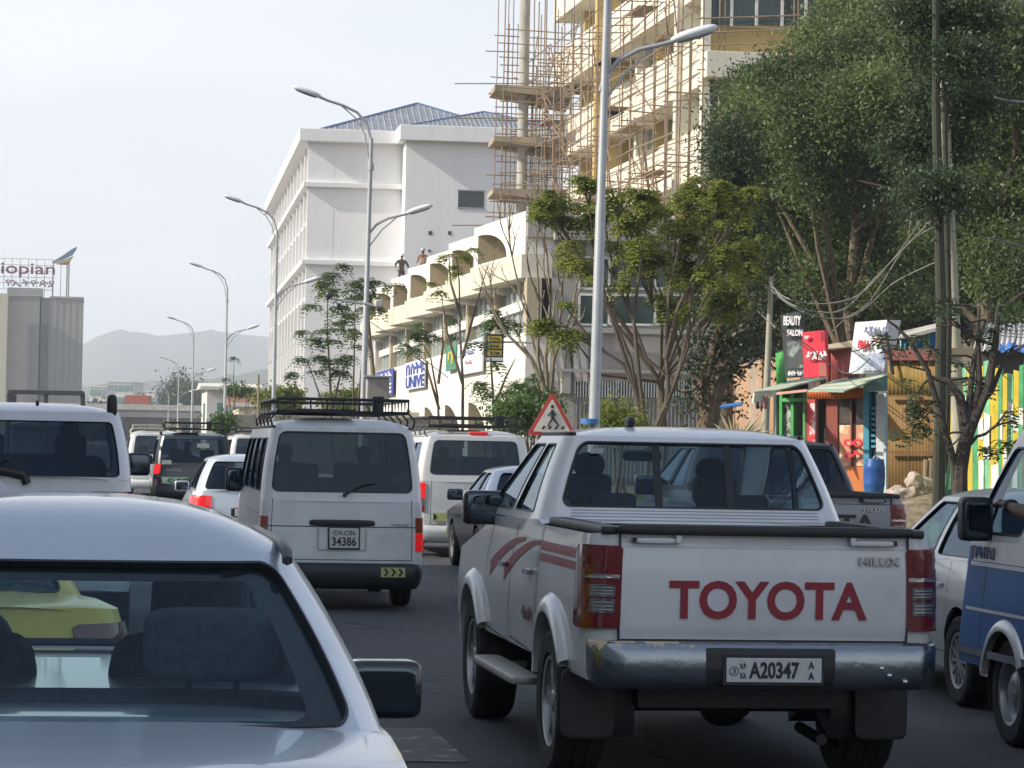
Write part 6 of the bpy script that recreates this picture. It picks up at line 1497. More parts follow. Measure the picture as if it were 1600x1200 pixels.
for (u0, u1, u2, u3, v0, v1, lab) in ((1444, 1464, 1480, 1466, 795, 732, 'pale green painted sheet leaning in front of the sacks'), (1466, 1490, 1493, 1484, 790, 700, 'darker green sheet leaning against the big tree')):
    x, y = gx((u0+u1)/2, 50); r = empty('leaning_sheet', (x, y, .1), lab, 'metal sheet'); iv = Matrix.Translation((-x, -y, -.1))
    slabq('sheet', [PT(u0, v0+60, 49.5), PT(u1, v0+60, 49.5), PT(u2, v1+10, 50.6), PT(u3, v1, 50.6)], .03, mat('sheet_green'+lab[0], (.25, .42, .20) if lab[0] == 'p' else (.10, .24, .12), .7, 0, .25, 3), r, iv)
for u, v, lab in ((1445, 718, 'left of two short upright sticks by the gate'), (1453, 716, 'right of two short upright sticks by the gate')):
    x, y = gx(u, 56); o = MB().tube([(0, 0, 0), (.03, 0, zat(u, v, x, y)-.1)], .05, 8).build('stick', wood); o.location = (x, y, .1); tag(o, lab, 'stick')
# utility poles and cables
def upole(u0, v0, u1, v1, D, r, m, label):
    a = PT(u0, v0, D); b = PT(u1, v1, D); g = Vector((b.x+(b.x-a.x)*.2, b.y, .08)); root = empty('utility_pole', g, label, 'utility pole')
    t = a-g; MB().tube([(0, 0, 0), t*.5, t], [r, r*.85, r*.55], 12).build('pole', m, root); return root, t, g
conc2 = mat('pole_concrete', (.40, .38, .30), .9, 0, .15, 1)
p1, t1, g1 = upole(1474, 105, 1502, 560, 52, .135, conc2, 'leaning pale concrete utility pole among the trees at right')
for v, w_ in ((495, 34), (535, 40), (500, 24)):
    f_ = 1-(v-105)/(760-105)*.9
    q = t1*max(.1, 1-(v-105)/(715-105)*.93); MB().box((q.x, q.y-.1, q.z), (w_*2/(F/52), .09, .09)).build('crossarm', mat('weathered_arm', (.38, .30, .22), .9), p1)
p2, t2, g2 = upole(574, 492, 598, 690, 84, .10, wood, 'leaning wooden pole behind the street lamp')
p3, t3, g3 = upole(1205, 432, 1196, 560, 70, .11, conc2, 'short pale pole where the cables start above the kiosks')
p4, t4, g4 = upole(404, 585, 404, 700, 120, .08, wood, 'thin dark pole left of the white building')
cab_ = mat('cable_grey', (.20, .195, .18), .7)
def cable(pts, r, lab):
    P = [PT(*p) for p in pts]; out = []
    for i in range(len(P)-1):
        for k in range(6):
            t = k/6; p0 = P[max(i-1, 0)]; p1_, p2_ = P[i], P[i+1]; p3_ = P[min(i+2, len(P)-1)]
            out.append(.5*((2*p1_)+(p2_-p0)*t+(2*p0-5*p1_+4*p2_-p3_)*t*t+(3*p1_-p0-3*p2_+p3_)*t**3))
    out.append(P[-1]); o = MB().tube(out, r*.7, 5).build('cable', cab_); tag(o, lab, 'cable', None)
DD = 57
cable([(1203, 440, 66), (1222, 462, DD), (1262, 474, DD), (1310, 472, DD), (1350, 455, DD), (1400, 400, DD), (1450, 330, 53), (1478, 300, 52)], .022, 'uppermost sagging cable between the short pole and leaning concrete pole')
cable([(1203, 445, 66), (1230, 472, DD), (1275, 487, DD), (1320, 482, DD), (1372, 430, DD), (1440, 360, 53), (1480, 320, 52)], .024, 'thickest middle sagging cable above the kiosk signs')
cable([(1203, 452, 66), (1240, 480, DD), (1290, 497, DD), (1340, 490, DD), (1400, 440, DD), (1484, 400, 52)], .022, 'lowest long sagging cable above the white photo sign')
cable([(1182, 484, 66), (1205, 506, DD), (1226, 520, DD), (1262, 540, 58), (1300, 572, 58.5), (1330, 583, 58.5), (1360, 560, 58.5)], .018, 'cable drooping across the red sign')
cable([(1300, 518, DD), (1325, 495, DD), (1360, 470, DD), (1420, 380, DD), (1482, 345, 52)], .018, 'steep cable rising from the red sign to the leaning pole')
cable([(1420, 380, DD), (1425, 330, DD), (1445, 300, DD)], .015, 'short cable loop in the dark trees')
for k in range(3): cable([(1510+k, 505+k*4, 52), (1560, 514+k*5, 52), (1640, 520+k*5, 52)], .012, ('upper', 'middle', 'lower')[k]+' of three wires over the tin roof at right')
cable([(1545, 372, 50), (1580, 380, 50), (1640, 396, 50)], .03, 'pale cable bundle at the right edge among dark leaves')
cable([(1553, 152, 50), (1580, 158, 50), (1640, 162, 50)], .03, 'pale straight cable near the upper right edge')
cable([(574, 500, 84), (640, 545, 84), (700, 590, 90)], .02, 'thin wire running down right from the wooden pole')
# agave and blue board near fence
x, y = gx(1150, 70)
ag = empty('agave', (x, y, .1), 'spiky pale agave plant at the foot of the rusty fence', 'plant'); agm = mat('agave_leaf', (.38, .36, .22), .7, 0, .2, 4); z = zat(1150, 665, x, y)-.1
for k in range(26):
    a = 2*pi*k/26*2.4; el = random.uniform(.2, 1.3); L_ = random.uniform(.6, 1.1); d = Vector((math.cos(a)*math.cos(el), math.sin(a)*math.cos(el), math.sin(el)))
    MB().tube([(0, 0, z-.5), Vector((0, 0, z-.5))+d*L_*.6, Vector((0, 0, z-.55))+d*L_], [.05, .035, .004], 4).build('leaf', agm, ag, smooth=0)
MB().tube([(0, 0, 0), (0, 0, z-.45)], .12).build('stem', bark, ag)
bb_ = slabq('blue_canopy', [PT(1124, 637, 68), PT(1160, 633, 68), PT(1158, 629, 69), PT(1128, 634, 69)], .04, mat('canopy_blue', (.05, .22, .55), .6), None); tag(bb_, 'small bright blue canopy board left of the awning', 'board')
# ================================================================ vegetation
bark3 = mat('jacaranda_bark', (.12, .095, .07), .9, 0, .25, 4, bump=.6, bscale=14, stretch=(3, 3, .6))
def leafmat(name, c, c2, tr=.35, isl=.38):
    return mat(name, c, .42, 0, 0, .35, c2=c2, trans=tr, island=isl, spec=.35)
lf_dark = leafmat('leaf_dark', (.065, .10, .04), (.025, .048, .022), .35)
lf_euc = leafmat('leaf_eucalypt', (.19, .25, .085), (.045, .075, .028), .48, .55)
lf_jac = leafmat('leaf_jacaranda', (.27, .29, .055), (.12, .165, .035), .55)
lf_yng = leafmat('leaf_young', (.12, .17, .05), (.06, .10, .035), .5)
lf_hedge = leafmat('leaf_hedge', (.12, .20, .05), (.05, .10, .03), .45)
def leaves(name, C, size, m, parent, asp=.45, up=.0, kind='stuff', bend=True, loc=None):
    "C: (N,3) centres, quads with random frames"
    N = len(C)
    if N == 0: return
    a = rng.normal(size=(N, 3)); a[:, 2] = a[:, 2]*(1-up)-up*.8; a /= np.linalg.norm(a, axis=1)[:, None]
    b = rng.normal(size=(N, 3)); b -= (a*b).sum(1)[:, None]*a; b /= np.linalg.norm(b, axis=1)[:, None]
    s = size*rng.uniform(.6, 1.35, N)[:, None]; a = a*s; b = b*s*asp
    V = np.empty((N, 4, 3)); V[:, 0] = C-a*.5; V[:, 1] = C+b*.5; V[:, 2] = C+a*.5; V[:, 3] = C-b*.5
    return rawmesh(name, V.reshape(-1, 3), N, m, parent, kind)
def rawmesh(name, V, N, m, parent, kind='stuff'):
    me = bpy.data.meshes.new(name); me.vertices.add(N*4); me.vertices.foreach_set('co', V.astype(np.float32).ravel())
    me.loops.add(N*4); me.loops.foreach_set('vertex_index', np.arange(N*4, dtype=np.int32)); me.polygons.add(N)
    me.polygons.foreach_set('loop_start', np.arange(0, N*4, 4, dtype=np.int32)); me.update(calc_edges=True); me.materials.append(m)
    o = bpy.data.objects.new(name, me); col.objects.link(o); o.parent = parent
    if kind: o['kind'] = kind
    return o
def branchy(mb, p, d, L, r, depth, tips, spread=.5, gnarl=.15, kids=(2, 3), shrink=.72, up=.25, n=6):
    pts = [p]; rs = [r]; seg = 4; dd = Vector(d).normalized()
    for k in range(seg):
        dd = (dd+Vector((random.gauss(0, gnarl), random.gauss(0, gnarl), random.gauss(0, gnarl)+up*.12))).normalized()
        pts.append(pts[-1]+dd*L/seg); rs.append(lerp(r, r*.62, (k+1)/seg))
    mb.tube(pts, rs, n, caps=False)
    if depth == 0: tips.append((pts[-1], dd)); return
    for k in range(random.randint(*kids)):
        q = Vector((random.gauss(0, spread), random.gauss(0, spread), random.gauss(up, spread*.5)))
        branchy(mb, pts[-1] if k < 2 else pts[-2], (dd+q).normalized(), L*shrink*random.uniform(.8, 1.2), rs[-1], depth-1, tips, spread, gnarl, kids, shrink, up, max(4, n-1))
def blobs(lobes, n_clump, per, cr, flat=.6, surf=.55):
    "lobes: (centre, radius xyz); clumps near the lobe skins, leaves inside the clumps"
    out = []; vol = [r[0]*r[2] for _, r in lobes]; tot = sum(vol)
    for (c, r), v in zip(lobes, vol):
        k = max(3, int(n_clump*v/tot)); d = rng.normal(size=(k, 3)); d /= np.linalg.norm(d, axis=1)[:, None]
        rad = rng.uniform(surf, 1.05, k)[:, None]; cc = np.array(c)+d*rad*np.array(r)
        w_ = rng.uniform(.5, 1.3, k)
        P = np.repeat(cc, per, 0)+rng.normal(size=(k*per, 3))*np.array([cr, cr, cr*flat])*np.repeat(w_, per)[:, None]; out.append(P)
    return np.concatenate(out)
def lobe(u, v, D, ru, rv=None, rd=None):
    p = pt(u, v, D); s = F/D; rx = ru/s; rz = (rv or ru)/s; return ((p.x, p.y, p.z), (rx, rd or rx*.9, rz))
# --- big dense trees at the right
def big_tree(label, u, D, vtop_trunk, lobes, m, ncl, per, cr, size, tr=.28, barkm=bark, asp=.45, flat=.6, limbs=7):
    x, y = gx(u, D); root = empty('tree', (x, y, .05), label, 'tree'); zt = zat(u, vtop_trunk, x, y)
    mb = MB(); pts = [(0, 0, 0), (.1, 0, zt*.3), (-.1, .1, zt*.65), (.05, 0, zt)]; mb.tube(pts, [tr, tr*.85, tr*.7, tr*.45], 10); 
    for k in range(limbs):
        c, r = random.choice(lobes); e = Vector((c[0]-x, c[1]-y, c[2])); s0 = Vector((0, 0, zt*random.uniform(.35, .95)))
        md = s0.lerp(e, .5)+Vector((random.gauss(0, .5), random.gauss(0, .5), -.3)); mb.tube([s0, md, e], [tr*.45, tr*.28, tr*.1], 6)
        for q in range(3): e2 = e+Vector((random.gauss(0, 1)*r[0]*.7, random.gauss(0, 1)*r[1]*.5, random.gauss(0, 1)*r[2]*.6)); mb.tube([md.lerp(e, .6), md.lerp(e2, .7), e2], [tr*.2, tr*.12, .015], 5)
    mb.build('trunk', barkm, root, fix=False)
    C = blobs(lobes, ncl, per, cr, flat); C -= np.array([x, y, .05]); leaves('crown', C, size, m, root, asp)
    return root
big_tree('broad leafy tree with sunlit flecks left of the leaning concrete pole', 1330, 86, 330,
    [lobe(1245, 130, 84, 60, 55), lobe(1200, 190, 86, 62, 60), lobe(1290, 190, 82, 85, 70), lobe(1340, 110, 84, 85, 60), lobe(1400, 60, 86, 80, 70), lobe(1345, 20, 90, 60, 40), lobe(1380, 170, 80, 80, 70), lobe(1300, 280, 84, 75, 55), lobe(1410, 260, 84, 70, 60), lobe(1190, 270, 88, 60, 50), lobe(1330, 360, 88, 80, 60), lobe(1400, 400, 90, 60, 60), lobe(1170, 150, 88, 38, 40), lobe(1160, 220, 88, 35, 40), lobe(1230, 350, 89, 60, 60), lobe(1285, 60, 90, 35, 30), lobe(1300, 430, 87, 70, 35), lobe(1390, 465, 86, 60, 30)], lf_euc, 1250, 150, .44, .145, asp=.40)
big_tree('tall dense tree filling the upper right corner', 1545, 78, 300,
    [lobe(1480, 50, 76, 75, 60), lobe(1560, 60, 74, 85, 65), lobe(1640, 90, 74, 90, 80), lobe(1500, 150, 78, 80, 60), lobe(1580, 180, 76, 80, 70), lobe(1650, 250, 76, 80, 80), lobe(1470, 240, 80, 60, 60), lobe(1560, 300, 78, 85, 60), lobe(1500, 370, 80, 70, 50), lobe(1590, 410, 76, 70, 60), lobe(1640, 440, 72, 60, 70), lobe(1540, 440, 80, 60, 40)], lf_euc, 1050, 150, .44, .145, asp=.40)
big_tree('dark shaded tree behind the kiosk signs', 1290, 96, 470,
    [lobe(1180, 400, 98, 45, 60), lobe(1240, 400, 96, 60, 60), lobe(1310, 440, 94, 70, 55), lobe(1260, 490, 95, 60, 40), lobe(1390, 480, 94, 65, 50), lobe(1450, 440, 96, 60, 60), lobe(1340, 500, 93, 60, 30), lobe(1210, 470, 97, 30, 45), lobe(1510, 480, 92, 50, 40)], lf_dark, 800, 110, .5, .17)
# --- conifer with layered dark sprays
def conifer(u, D, vtop, vbot, reach_u, label):
    x, y = gx(u, D); root = empty('conifer', (x, y, .05), label, 'tree'); s = F/D; zt = zat(u, vtop, x, y); zb = zat(u, vbot, x, y)
    mb = MB(); mb.tube([(0, 0, 0), (.1, 0, zt*.5), (0, 0, zt)], [.3, .2, .04], 8); P = []
    nl = 15
    for k in range(nl):
        z = lerp(zb, zt, (k+.5)/nl); R_ = reach_u/s*(1-.75*(k/nl)**1.3)*random.uniform(.7, 1.1)
        for q in range(7):
            a = random.uniform(0, 2*pi); L_ = R_*random.uniform(.6, 1.25); e = Vector((math.cos(a)*L_, math.sin(a)*L_, z+random.uniform(.0, .9)-.15*L_)); s0 = Vector((0, 0, z-.3)); mb.tube([s0, s0.lerp(e, .5)+Vector((0, 0, .15)), e], [.06, .04, .01], 4, caps=False)
            for t in np.linspace(.25, 1.05, 9):
                c = s0.lerp(e, t); n_ = int(17*(1.15-t*.4)); g = rng.normal(size=(n_, 3))*np.array([.26, .26, .10])+np.array(c); P.append(g)
    mb.build('trunk', bark, root, fix=False)
    leaves('crown', np.concatenate(P), .19, lf_dark, root, .2, up=.2)
conifer(1128, 78, 205, 470, 80, 'dark layered conifer right of the near lamp post')
conifer(1195, 90, 235, 560, 85, 'darker conifer standing behind the layered one')
# --- multi stemmed jacaranda in front of the shaded end wall
def frond_leaves(tips, n_fr, L, nl, ls, m, parent, name='crown', droop=.9, asp=.35, org=(0, 0, 0)):
    Cs = []; A = []; B = []
    for tip, dd in tips:
        for k in range(n_fr):
            a = random.uniform(0, 2*pi); el = random.uniform(-.1, .75); d = Vector((math.cos(a)*math.cos(el), math.sin(a)*math.cos(el), math.sin(el))); Lf = L*random.uniform(.6, 1.15); sd = d.cross(Vector((0, 0, 1))).normalized()
            for i in range(nl):
                t = (i+1)/nl; p = tip+d*Lf*t+Vector((0, 0, -droop*Lf*t*t)); w_ = .34*Lf*math.sin(pi*min(1, t*.9+.08))
                tn = (d+Vector((0, 0, -2*droop*t))).normalized()
                for sg in (-1, 1): Cs.append(p+sd*sg*w_*.5); A.append(sd*sg*w_+tn*w_*.25); B.append(tn*ls)
    N = len(Cs); C = np.array([tuple(c) for c in Cs]); a = np.array([tuple(c) for c in A]); b = np.array([tuple(c) for c in B])
    C = C+rng.normal(size=C.shape)*.015
    V = np.empty((N, 4, 3)); V[:, 0] = C-a*.5; V[:, 1] = C+b*.5; V[:, 2] = C+a*.5; V[:, 3] = C-b*.5
    rawmesh(name, V.reshape(-1, 3), N, m, parent)
def stem_tree(name, label, base, stems, m, barkm, n_fr, L, nl, ls, D, r0=.13, tipn=3, extra_lobes=None, cat='tree', sub=2, spread=.5):
    "stems: list of pixel polylines [(u,v),...] at depth D starting at the base"
    x, y = gx(*base); root = empty(name, (x, y, .05), label, cat); tips = []; mb = MB()
    for st in stems:
        P = [pt(u, v, d_ if d_ else D)-Vector((x, y, .05)) for (u, v, d_) in [(q+(None,))[:3] for q in st]]
        rs = [lerp(r0, .016, (k/(len(P)-1))**.7) for k in range(len(P))]; mb.tube(P, rs, 7, caps=False)
        for i in range(max(1, len(P)-3), len(P)):
            for k in range(tipn if i == len(P)-1 else 1):
                d = (P[i]-P[i-1]).normalized()+Vector((random.gauss(0, spread), random.gauss(0, spread), random.uniform(.0, .5)))
                branchy(mb, P[i], d, random.uniform(.25, .5)*(L/.5)**.5, rs[i]*.8+.006, sub-1, tips, spread, .12, (2, 2), .7, .3, 5)
    mb.build('trunk', barkm, root, fix=False)
    if n_fr: frond_leaves(tips, n_fr, L, nl, ls, m, root)
    return root, tips
stem_tree('jacaranda', 'feathery yellow green tree with forked stems in front of the shaded end wall', (1005, 62),
    [[(1010, 760), (1012, 680), (1000, 640), (985, 560), (960, 500), (935, 440), (905, 400), (870, 350)],
     [(1012, 720), (1040, 640), (1045, 590), (1010, 560), (985, 490), (975, 420), (965, 340)],
     [(1012, 700), (1042, 630), (1060, 580), (1075, 520), (1100, 470), (1130, 430)],
     [(1012, 690), (1000, 630), (975, 570), (930, 540), (900, 500), (880, 510)],
     [(1015, 690), (1045, 620), (1040, 540), (1045, 460), (1060, 390), (1075, 330)],
     [(1010, 690), (1000, 600), (990, 500), (1000, 420), (1010, 350)],
     [(1015, 690), (1050, 610), (1075, 540), (1080, 450), (1100, 380), (1120, 330)],
     [(1010, 700), (990, 600), (950, 480), (930, 400), (920, 320)],
     [(1040, 560), (1060, 480), (1090, 420), (1130, 370), (1150, 340)]], lf_jac, bark3, 10, .40, 6, .06, 62, r0=.075, tipn=5, sub=2)
x, y = gx(1030, 66); jr = empty('jacaranda', (x, y, .05), 'wider feathery tree crown right behind the forked stems', 'tree')
lb_ = [lobe(860, 300, 66, 45, 28), lobe(915, 315, 66, 55, 35), lobe(985, 310, 65, 60, 42), lobe(1060, 310, 66, 65, 45), lobe(1125, 320, 68, 50, 50), lobe(1010, 370, 64, 55, 40), lobe(1090, 390, 66, 65, 50), lobe(1130, 440, 68, 45, 50), lobe(1050, 450, 65, 45, 30), lobe(905, 380, 65, 35, 25), lobe(890, 500, 64, 32, 20), lobe(1160, 380, 70, 40, 60)]
lb_ = [((c[0], c[1], c[2]-.35), (r[0]*.9, r[1]*.9, r[2]*.85)) for c, r in lb_]
C = blobs(lb_, 300, 1, .1, surf=.3)-np.array([x, y, .05])
tips = [(Vector(c), Vector((0, 0, 1))) for c in C]
mb = MB(); zz = zat(1030, 600, x, y)
mb.tube([(0, 0, 0), (.1, 0, zz*.6), (0, 0, zz)], [.13, .11, .09], 8)
for c, r in lb_: 
    e = Vector(c)-Vector((x, y, 0)); s0 = Vector((0, 0, zz)); mb.tube([s0, s0.lerp(e, .5)+Vector((random.gauss(0, .3), 0, -.4)), e], [.045, .03, .012], 6)
    for k in range(4): e2 = e+Vector((random.gauss(0, r[0]*.5), random.gauss(0, r[1]*.4), random.gauss(0, r[2]*.5))); mb.tube([s0.lerp(e, .6), e2], [.035, .01], 5)
mb.build('trunk', bark3, jr, fix=False)
frond_leaves(tips, 10, .42, 6, .07, lf_jac, jr)
# --- slender young trees on the pavement
def young(u, D, stems, tufts, label, m=lf_yng, L=.7):
    x, y = gx(u, D); root = empty('young_tree', (x, y, .05), label, 'tree', None); mb = MB(); tips = []
    for st in stems:
        P = [pt(a, b, D)-Vector((x, y, .05))+Vector((0, random.uniform(-.2, .2), 0)) for a, b in st]; mb.tube(P, [lerp(.05, .010, k/(len(P)-1)) for k in range(len(P))], 6)
    for (a, b, n, rad) in tufts:
        p = pt(a, b, D+random.uniform(-.8, .8))-Vector((x, y, .05))
        for k in range(max(1, int(n*.8))): tips.append((p+Vector((random.gauss(0, rad*.8), random.gauss(0, rad), random.gauss(0, rad*.4))), Vector((0, 0, 1))))
    mb.build('trunk', bark, root, fix=False); frond_leaves(tips, 11, L*.76, 8, .055, m, root)
    return root
young(512, 88, [[(520, 720), (516, 600), (512, 520), (512, 440)], [(518, 700), (500, 620), (482, 570)], [(518, 650), (530, 590), (545, 560)]], [(513, 428, 5, .3), (512, 450, 5, .5), (500, 515, 5, .6), (480, 545, 5, .6), (525, 560, 6, .6), (505, 585, 5, .5), (545, 545, 5, .4), (485, 520, 3, .4)], 'leftmost slender tree with tufted fronds before the white building')
young(553, 84, [[(552, 720), (553, 600), (555, 470)], [(553, 700), (563, 600), (570, 520)]], [(548, 445, 5, .4), (560, 460, 7, .6), (577, 455, 5, .5), (550, 490, 5, .4), (545, 520, 3, .3), (560, 470, 4, .7)], 'slender tree with dark tufts just behind the camera lamp post')
young(722, 80, [[(722, 700), (722, 600), (720, 520), (717, 440), (713, 400)], [(722, 560), (740, 490), (760, 420)], [(722, 600), (700, 520), (690, 460)], [(721, 500), (705, 440), (700, 400)]], [(700, 395, 3, .5), (735, 412, 3, .5), (750, 400, 2, .5), (715, 450, 2, .4), (690, 470, 2, .5)], 'tall thin tree in front of the arcade windows', lf_jac, .55)
young(772, 74, [[(772, 700), (770, 620), (768, 560), (765, 500)], [(770, 640), (790, 590), (805, 560)]], [(766, 500, 5, .4), (768, 515, 4, .5), (760, 560, 3, .6), (780, 585, 5, .7), (768, 605, 5, .7), (795, 590, 3, .5)], 'small dark tufted tree below the box sign')
young(690, 90, [[(688, 700), (684, 620), (672, 560), (650, 520)], [(686, 640), (665, 570), (640, 550)], [(684, 600), (692, 540), (690, 500)]], [(640, 520, 5, .6), (660, 530, 4, .6), (690, 510, 4, .5), (675, 545, 3, .5), (625, 530, 2, .4)], 'leaning sparse tree in front of the blue lettered signs', lf_yng, .6)
young(366, 150, [[(366, 640), (365, 600), (366, 560)]], [(364, 558, 1, .2), (368, 592, 1, .3)], 'tiny far sapling right of the sky lamp', lf_yng, .6)
# --- bare tree
def bare(u, D, stems, label):
    return stem_tree('bare_tree', label, (u, D), stems, lf_jac, bark2, 0, 1.2, 1, .05, D, r0=.075, tipn=4, sub=3, spread=.3)
bare(858, 66, [[(858, 760), (860, 680), (856, 620), (850, 570), (835, 520), (815, 470), (800, 400)], [(858, 690), (858, 600), (870, 540), (878, 470), (880, 400)], [(858, 660), (840, 560), (842, 470), (838, 390)], [(858, 640), (865, 560), (892, 490), (905, 430)], [(857, 620), (830, 560), (790, 520), (770, 480)], [(858, 640), (852, 560), (860, 470), (855, 400)]], 'bare twiggy tree beside the crossing sign')
# --- knotty tree by the rusty fence
x, y = gx(1115, 72); kt = empty('pollarded_tree', (x, y, .05), 'gnarled dark tree with knotted trunk by the rusty fence', 'tree'); tips = []; mb = MB()
P = [pt(u, v, 72)-Vector((x, y, .05)) for u, v in ((1100, 780), (1103, 680), (1112, 620), (1125, 585), (1150, 540), (1165, 500), (1175, 470))]
mb.tube(P, [.34, .3, .28, .26, .25, .22, .1], 10); P2 = [pt(u, v, 72)-Vector((x, y, .05)) for u, v in ((1103, 660), (1100, 610), (1108, 570), (1120, 530), (1130, 500))]; mb.tube(P2, [.22, .2, .18, .15, .06], 8)
for k in range(46):
    q = random.choice(P[2:]+P2[1:]); branchy(mb, q+Vector((random.gauss(0, .15), random.gauss(0, .15), random.gauss(0, .3))), Vector((random.gauss(0, 1), random.gauss(0, .6), random.gauss(.3, .6))), random.uniform(.3, .8), .05, 1, tips, .6, .3, (2, 3), .7, .1, 5)
mb.build('trunk', bark, kt, fix=False)
C = np.concatenate([rng.normal(size=(50, 3))*.22+np.array(tuple(t[0])) for t in random.sample(tips, min(90, len(tips)))]); leaves('crown', C, .13, lf_dark, kt)
# --- tree in front of the striped fence, and the tall trunks
x, y = gx(1495, 47)
ft = empty('tree', (x, y, .1), 'dark forked tree standing in front of the striped fence', 'tree'); mb = MB(); tips = []
for st, r_ in (([(1498, 860), (1500, 740), (1505, 700), (1520, 660), (1545, 600), (1555, 540), (1560, 480)], .15), ([(1500, 760), (1512, 690), (1515, 620), (1522, 560), (1540, 500)], .09), ([(1510, 680), (1500, 620), (1480, 595), (1455, 590)], .11), ([(1498, 800), (1490, 720), (1470, 650), (1450, 580), (1420, 530), (1400, 510)], .08), ([(1512, 690), (1530, 600), (1528, 530), (1530, 480)], .08), ([(1525, 640), (1550, 610), (1570, 560), (1600, 540)], .06)):
    P = [pt(u, v, 47)-Vector((x, y, .1)) for u, v in st]; mb.tube(P, [lerp(r_, r_*.3, k/(len(P)-1)) for k in range(len(P))], 8, caps=False)
    for q in P[2:]: branchy(mb, q, Vector((random.gauss(0, 1), random.gauss(0, .5), random.gauss(.2, .5))), .6, r_*.25, 1, tips, .6, .25, (2, 2), .75, .1, 5)
mb.build('trunk', mat('dark_bark', (.07, .06, .05), .95, 0, .25, 4, bump=.8, bscale=14), ft, fix=False)
tf = [(t[0], t[1]) for t in tips if random.random() < .5]
frond_leaves(tf, 4, .4, 6, .05, lf_dark, ft)
fx = []
for (u, v, n) in ((1440, 625, 5), (1425, 640, 4), (1445, 670, 5), (1430, 655, 4), (1560, 695, 5), (1548, 705, 4), (1420, 600, 2), (1550, 500, 4), (1545, 530, 3)):
    p = pt(u, v, 46.5)-Vector((x, y, .1))
    for k in range(n): fx.append((p+Vector((random.gauss(0, .12), random.gauss(0, .2), random.gauss(0, .1))), Vector((0, 0, 1))))
frond_leaves(fx, 4, .34, 7, .045, lf_dark, ft)
for (u0, u1, D_, r_, lab) in ((1462, 1468, 50, .10, 'tall straight trunk left of the leaning concrete pole'), (1476, 1478, 51, .065, 'thinner trunk touching the straight trunk')):
    x, y = gx(u1, D_); g = Vector((x, y, .05)); t_ = pt(u0, -40, D_)-g; r = empty('tree', g, lab, 'tree'); MB().tube([(0, 0, 0), t_*.4+Vector((.08, 0, 0)), t_*.75, t_], [r_*1.2, r_, r_*.8, r_*.6], 10).build('trunk', mat('green_bark', (.05, .055, .038), .95, 0, .25, 2, stretch=(3, 3, .4)), r)
    lbs = [lobe(u0+random.uniform(-40, 50), v, D_+random.uniform(-2, 3), 34, 24) for v in (20, 90, 160, 230, 300)]
    C = blobs(lbs, 170, 110, .28)-np.array([x, y, .05]); leaves('crown', C, .095, lf_dark, r, .4)
# --- hedges and shrubs
def shrub(u, v, D, ru, rv, m, label, n=60, size=.12):
    x, y = gx(u, D); root = empty('shrub', (x, y, .05), label, 'shrub'); c, r = lobe(u, v, D, ru, rv); 
    mb = MB(); 
    for k in range(8): e = Vector((c[0]-x+random.gauss(0, r[0]*.5), c[1]-y+random.gauss(0, r[1]*.4), c[2]+random.gauss(0, r[2]*.4))); mb.tube([(random.gauss(0, .1), 0, 0), e*.5, e], [.04, .03, .01], 5)
    mb.build('stem', bark, root, fix=False)
    C = blobs([(c, r)], n, 60, .22, .8, .35)-np.array([x, y, .05]); leaves('crown', C, size, m, root, .45)
shrub(815, 650, 62, 42, 14, lf_hedge, 'bright green hedge left of the crossing sign', 60)
shrub(838, 638, 66, 20, 20, lf_yng, 'dark green shrub behind the crossing sign')
shrub(965, 658, 56, 34, 16, lf_jac, 'small yellow green shrub right of the near lamp post', 50, .09)
shrub(440, 625, 135, 40, 18, lf_jac, 'overgrown greenery on the wall left of the young trees', 60, .2)
shrub(545, 628, 130, 45, 20, lf_jac, 'weeds along the wall beside the lamp post', 60, .2)
shrub(375, 612, 175, 26, 6, lf_hedge, 'low green bush over the small cream house', 30, .2)
shrub(350, 662, 120, 14, 12, lf_hedge, 'pale bush near the foot of the far lamp', 30, .18)
# far tree rows
def far_trees(u0, u1, vt, D, n, m, hgt):
    C = []; mb = MB()
    for k in range(n):
        u = random.uniform(u0, u1); x, y = gx(u, D+random.uniform(-30, 30)); h = zat(u, vt+random.uniform(-6, 14), x, y)
        mb.tube([(x, y, 0), (x, y, h*.8)], .2, 5); q = rng.normal(size=(1300, 3))*np.array([h*.11, h*.11, h*.18])+np.array([x, y, h*.62]); C.append(q)
    leaves('distant_trees', np.concatenate(C), hgt*.5, m, None, .7)
far_trees(268, 312, 597, 520, 22, lf_dark, .9); far_trees(-20, 460, 632, 560, 60, lf_dark, 1.1); far_trees(1000, 1650, 420, 190, 60, lf_dark, .9)
# grass tufts along the verge
N = 9000; gxs = rng.uniform(11.8, 22, N); gys = rng.uniform(45, 90, N); leaves('grass', np.stack([gxs, gys, np.full(N, .22)], 1), .28, lf_hedge, None, .15)

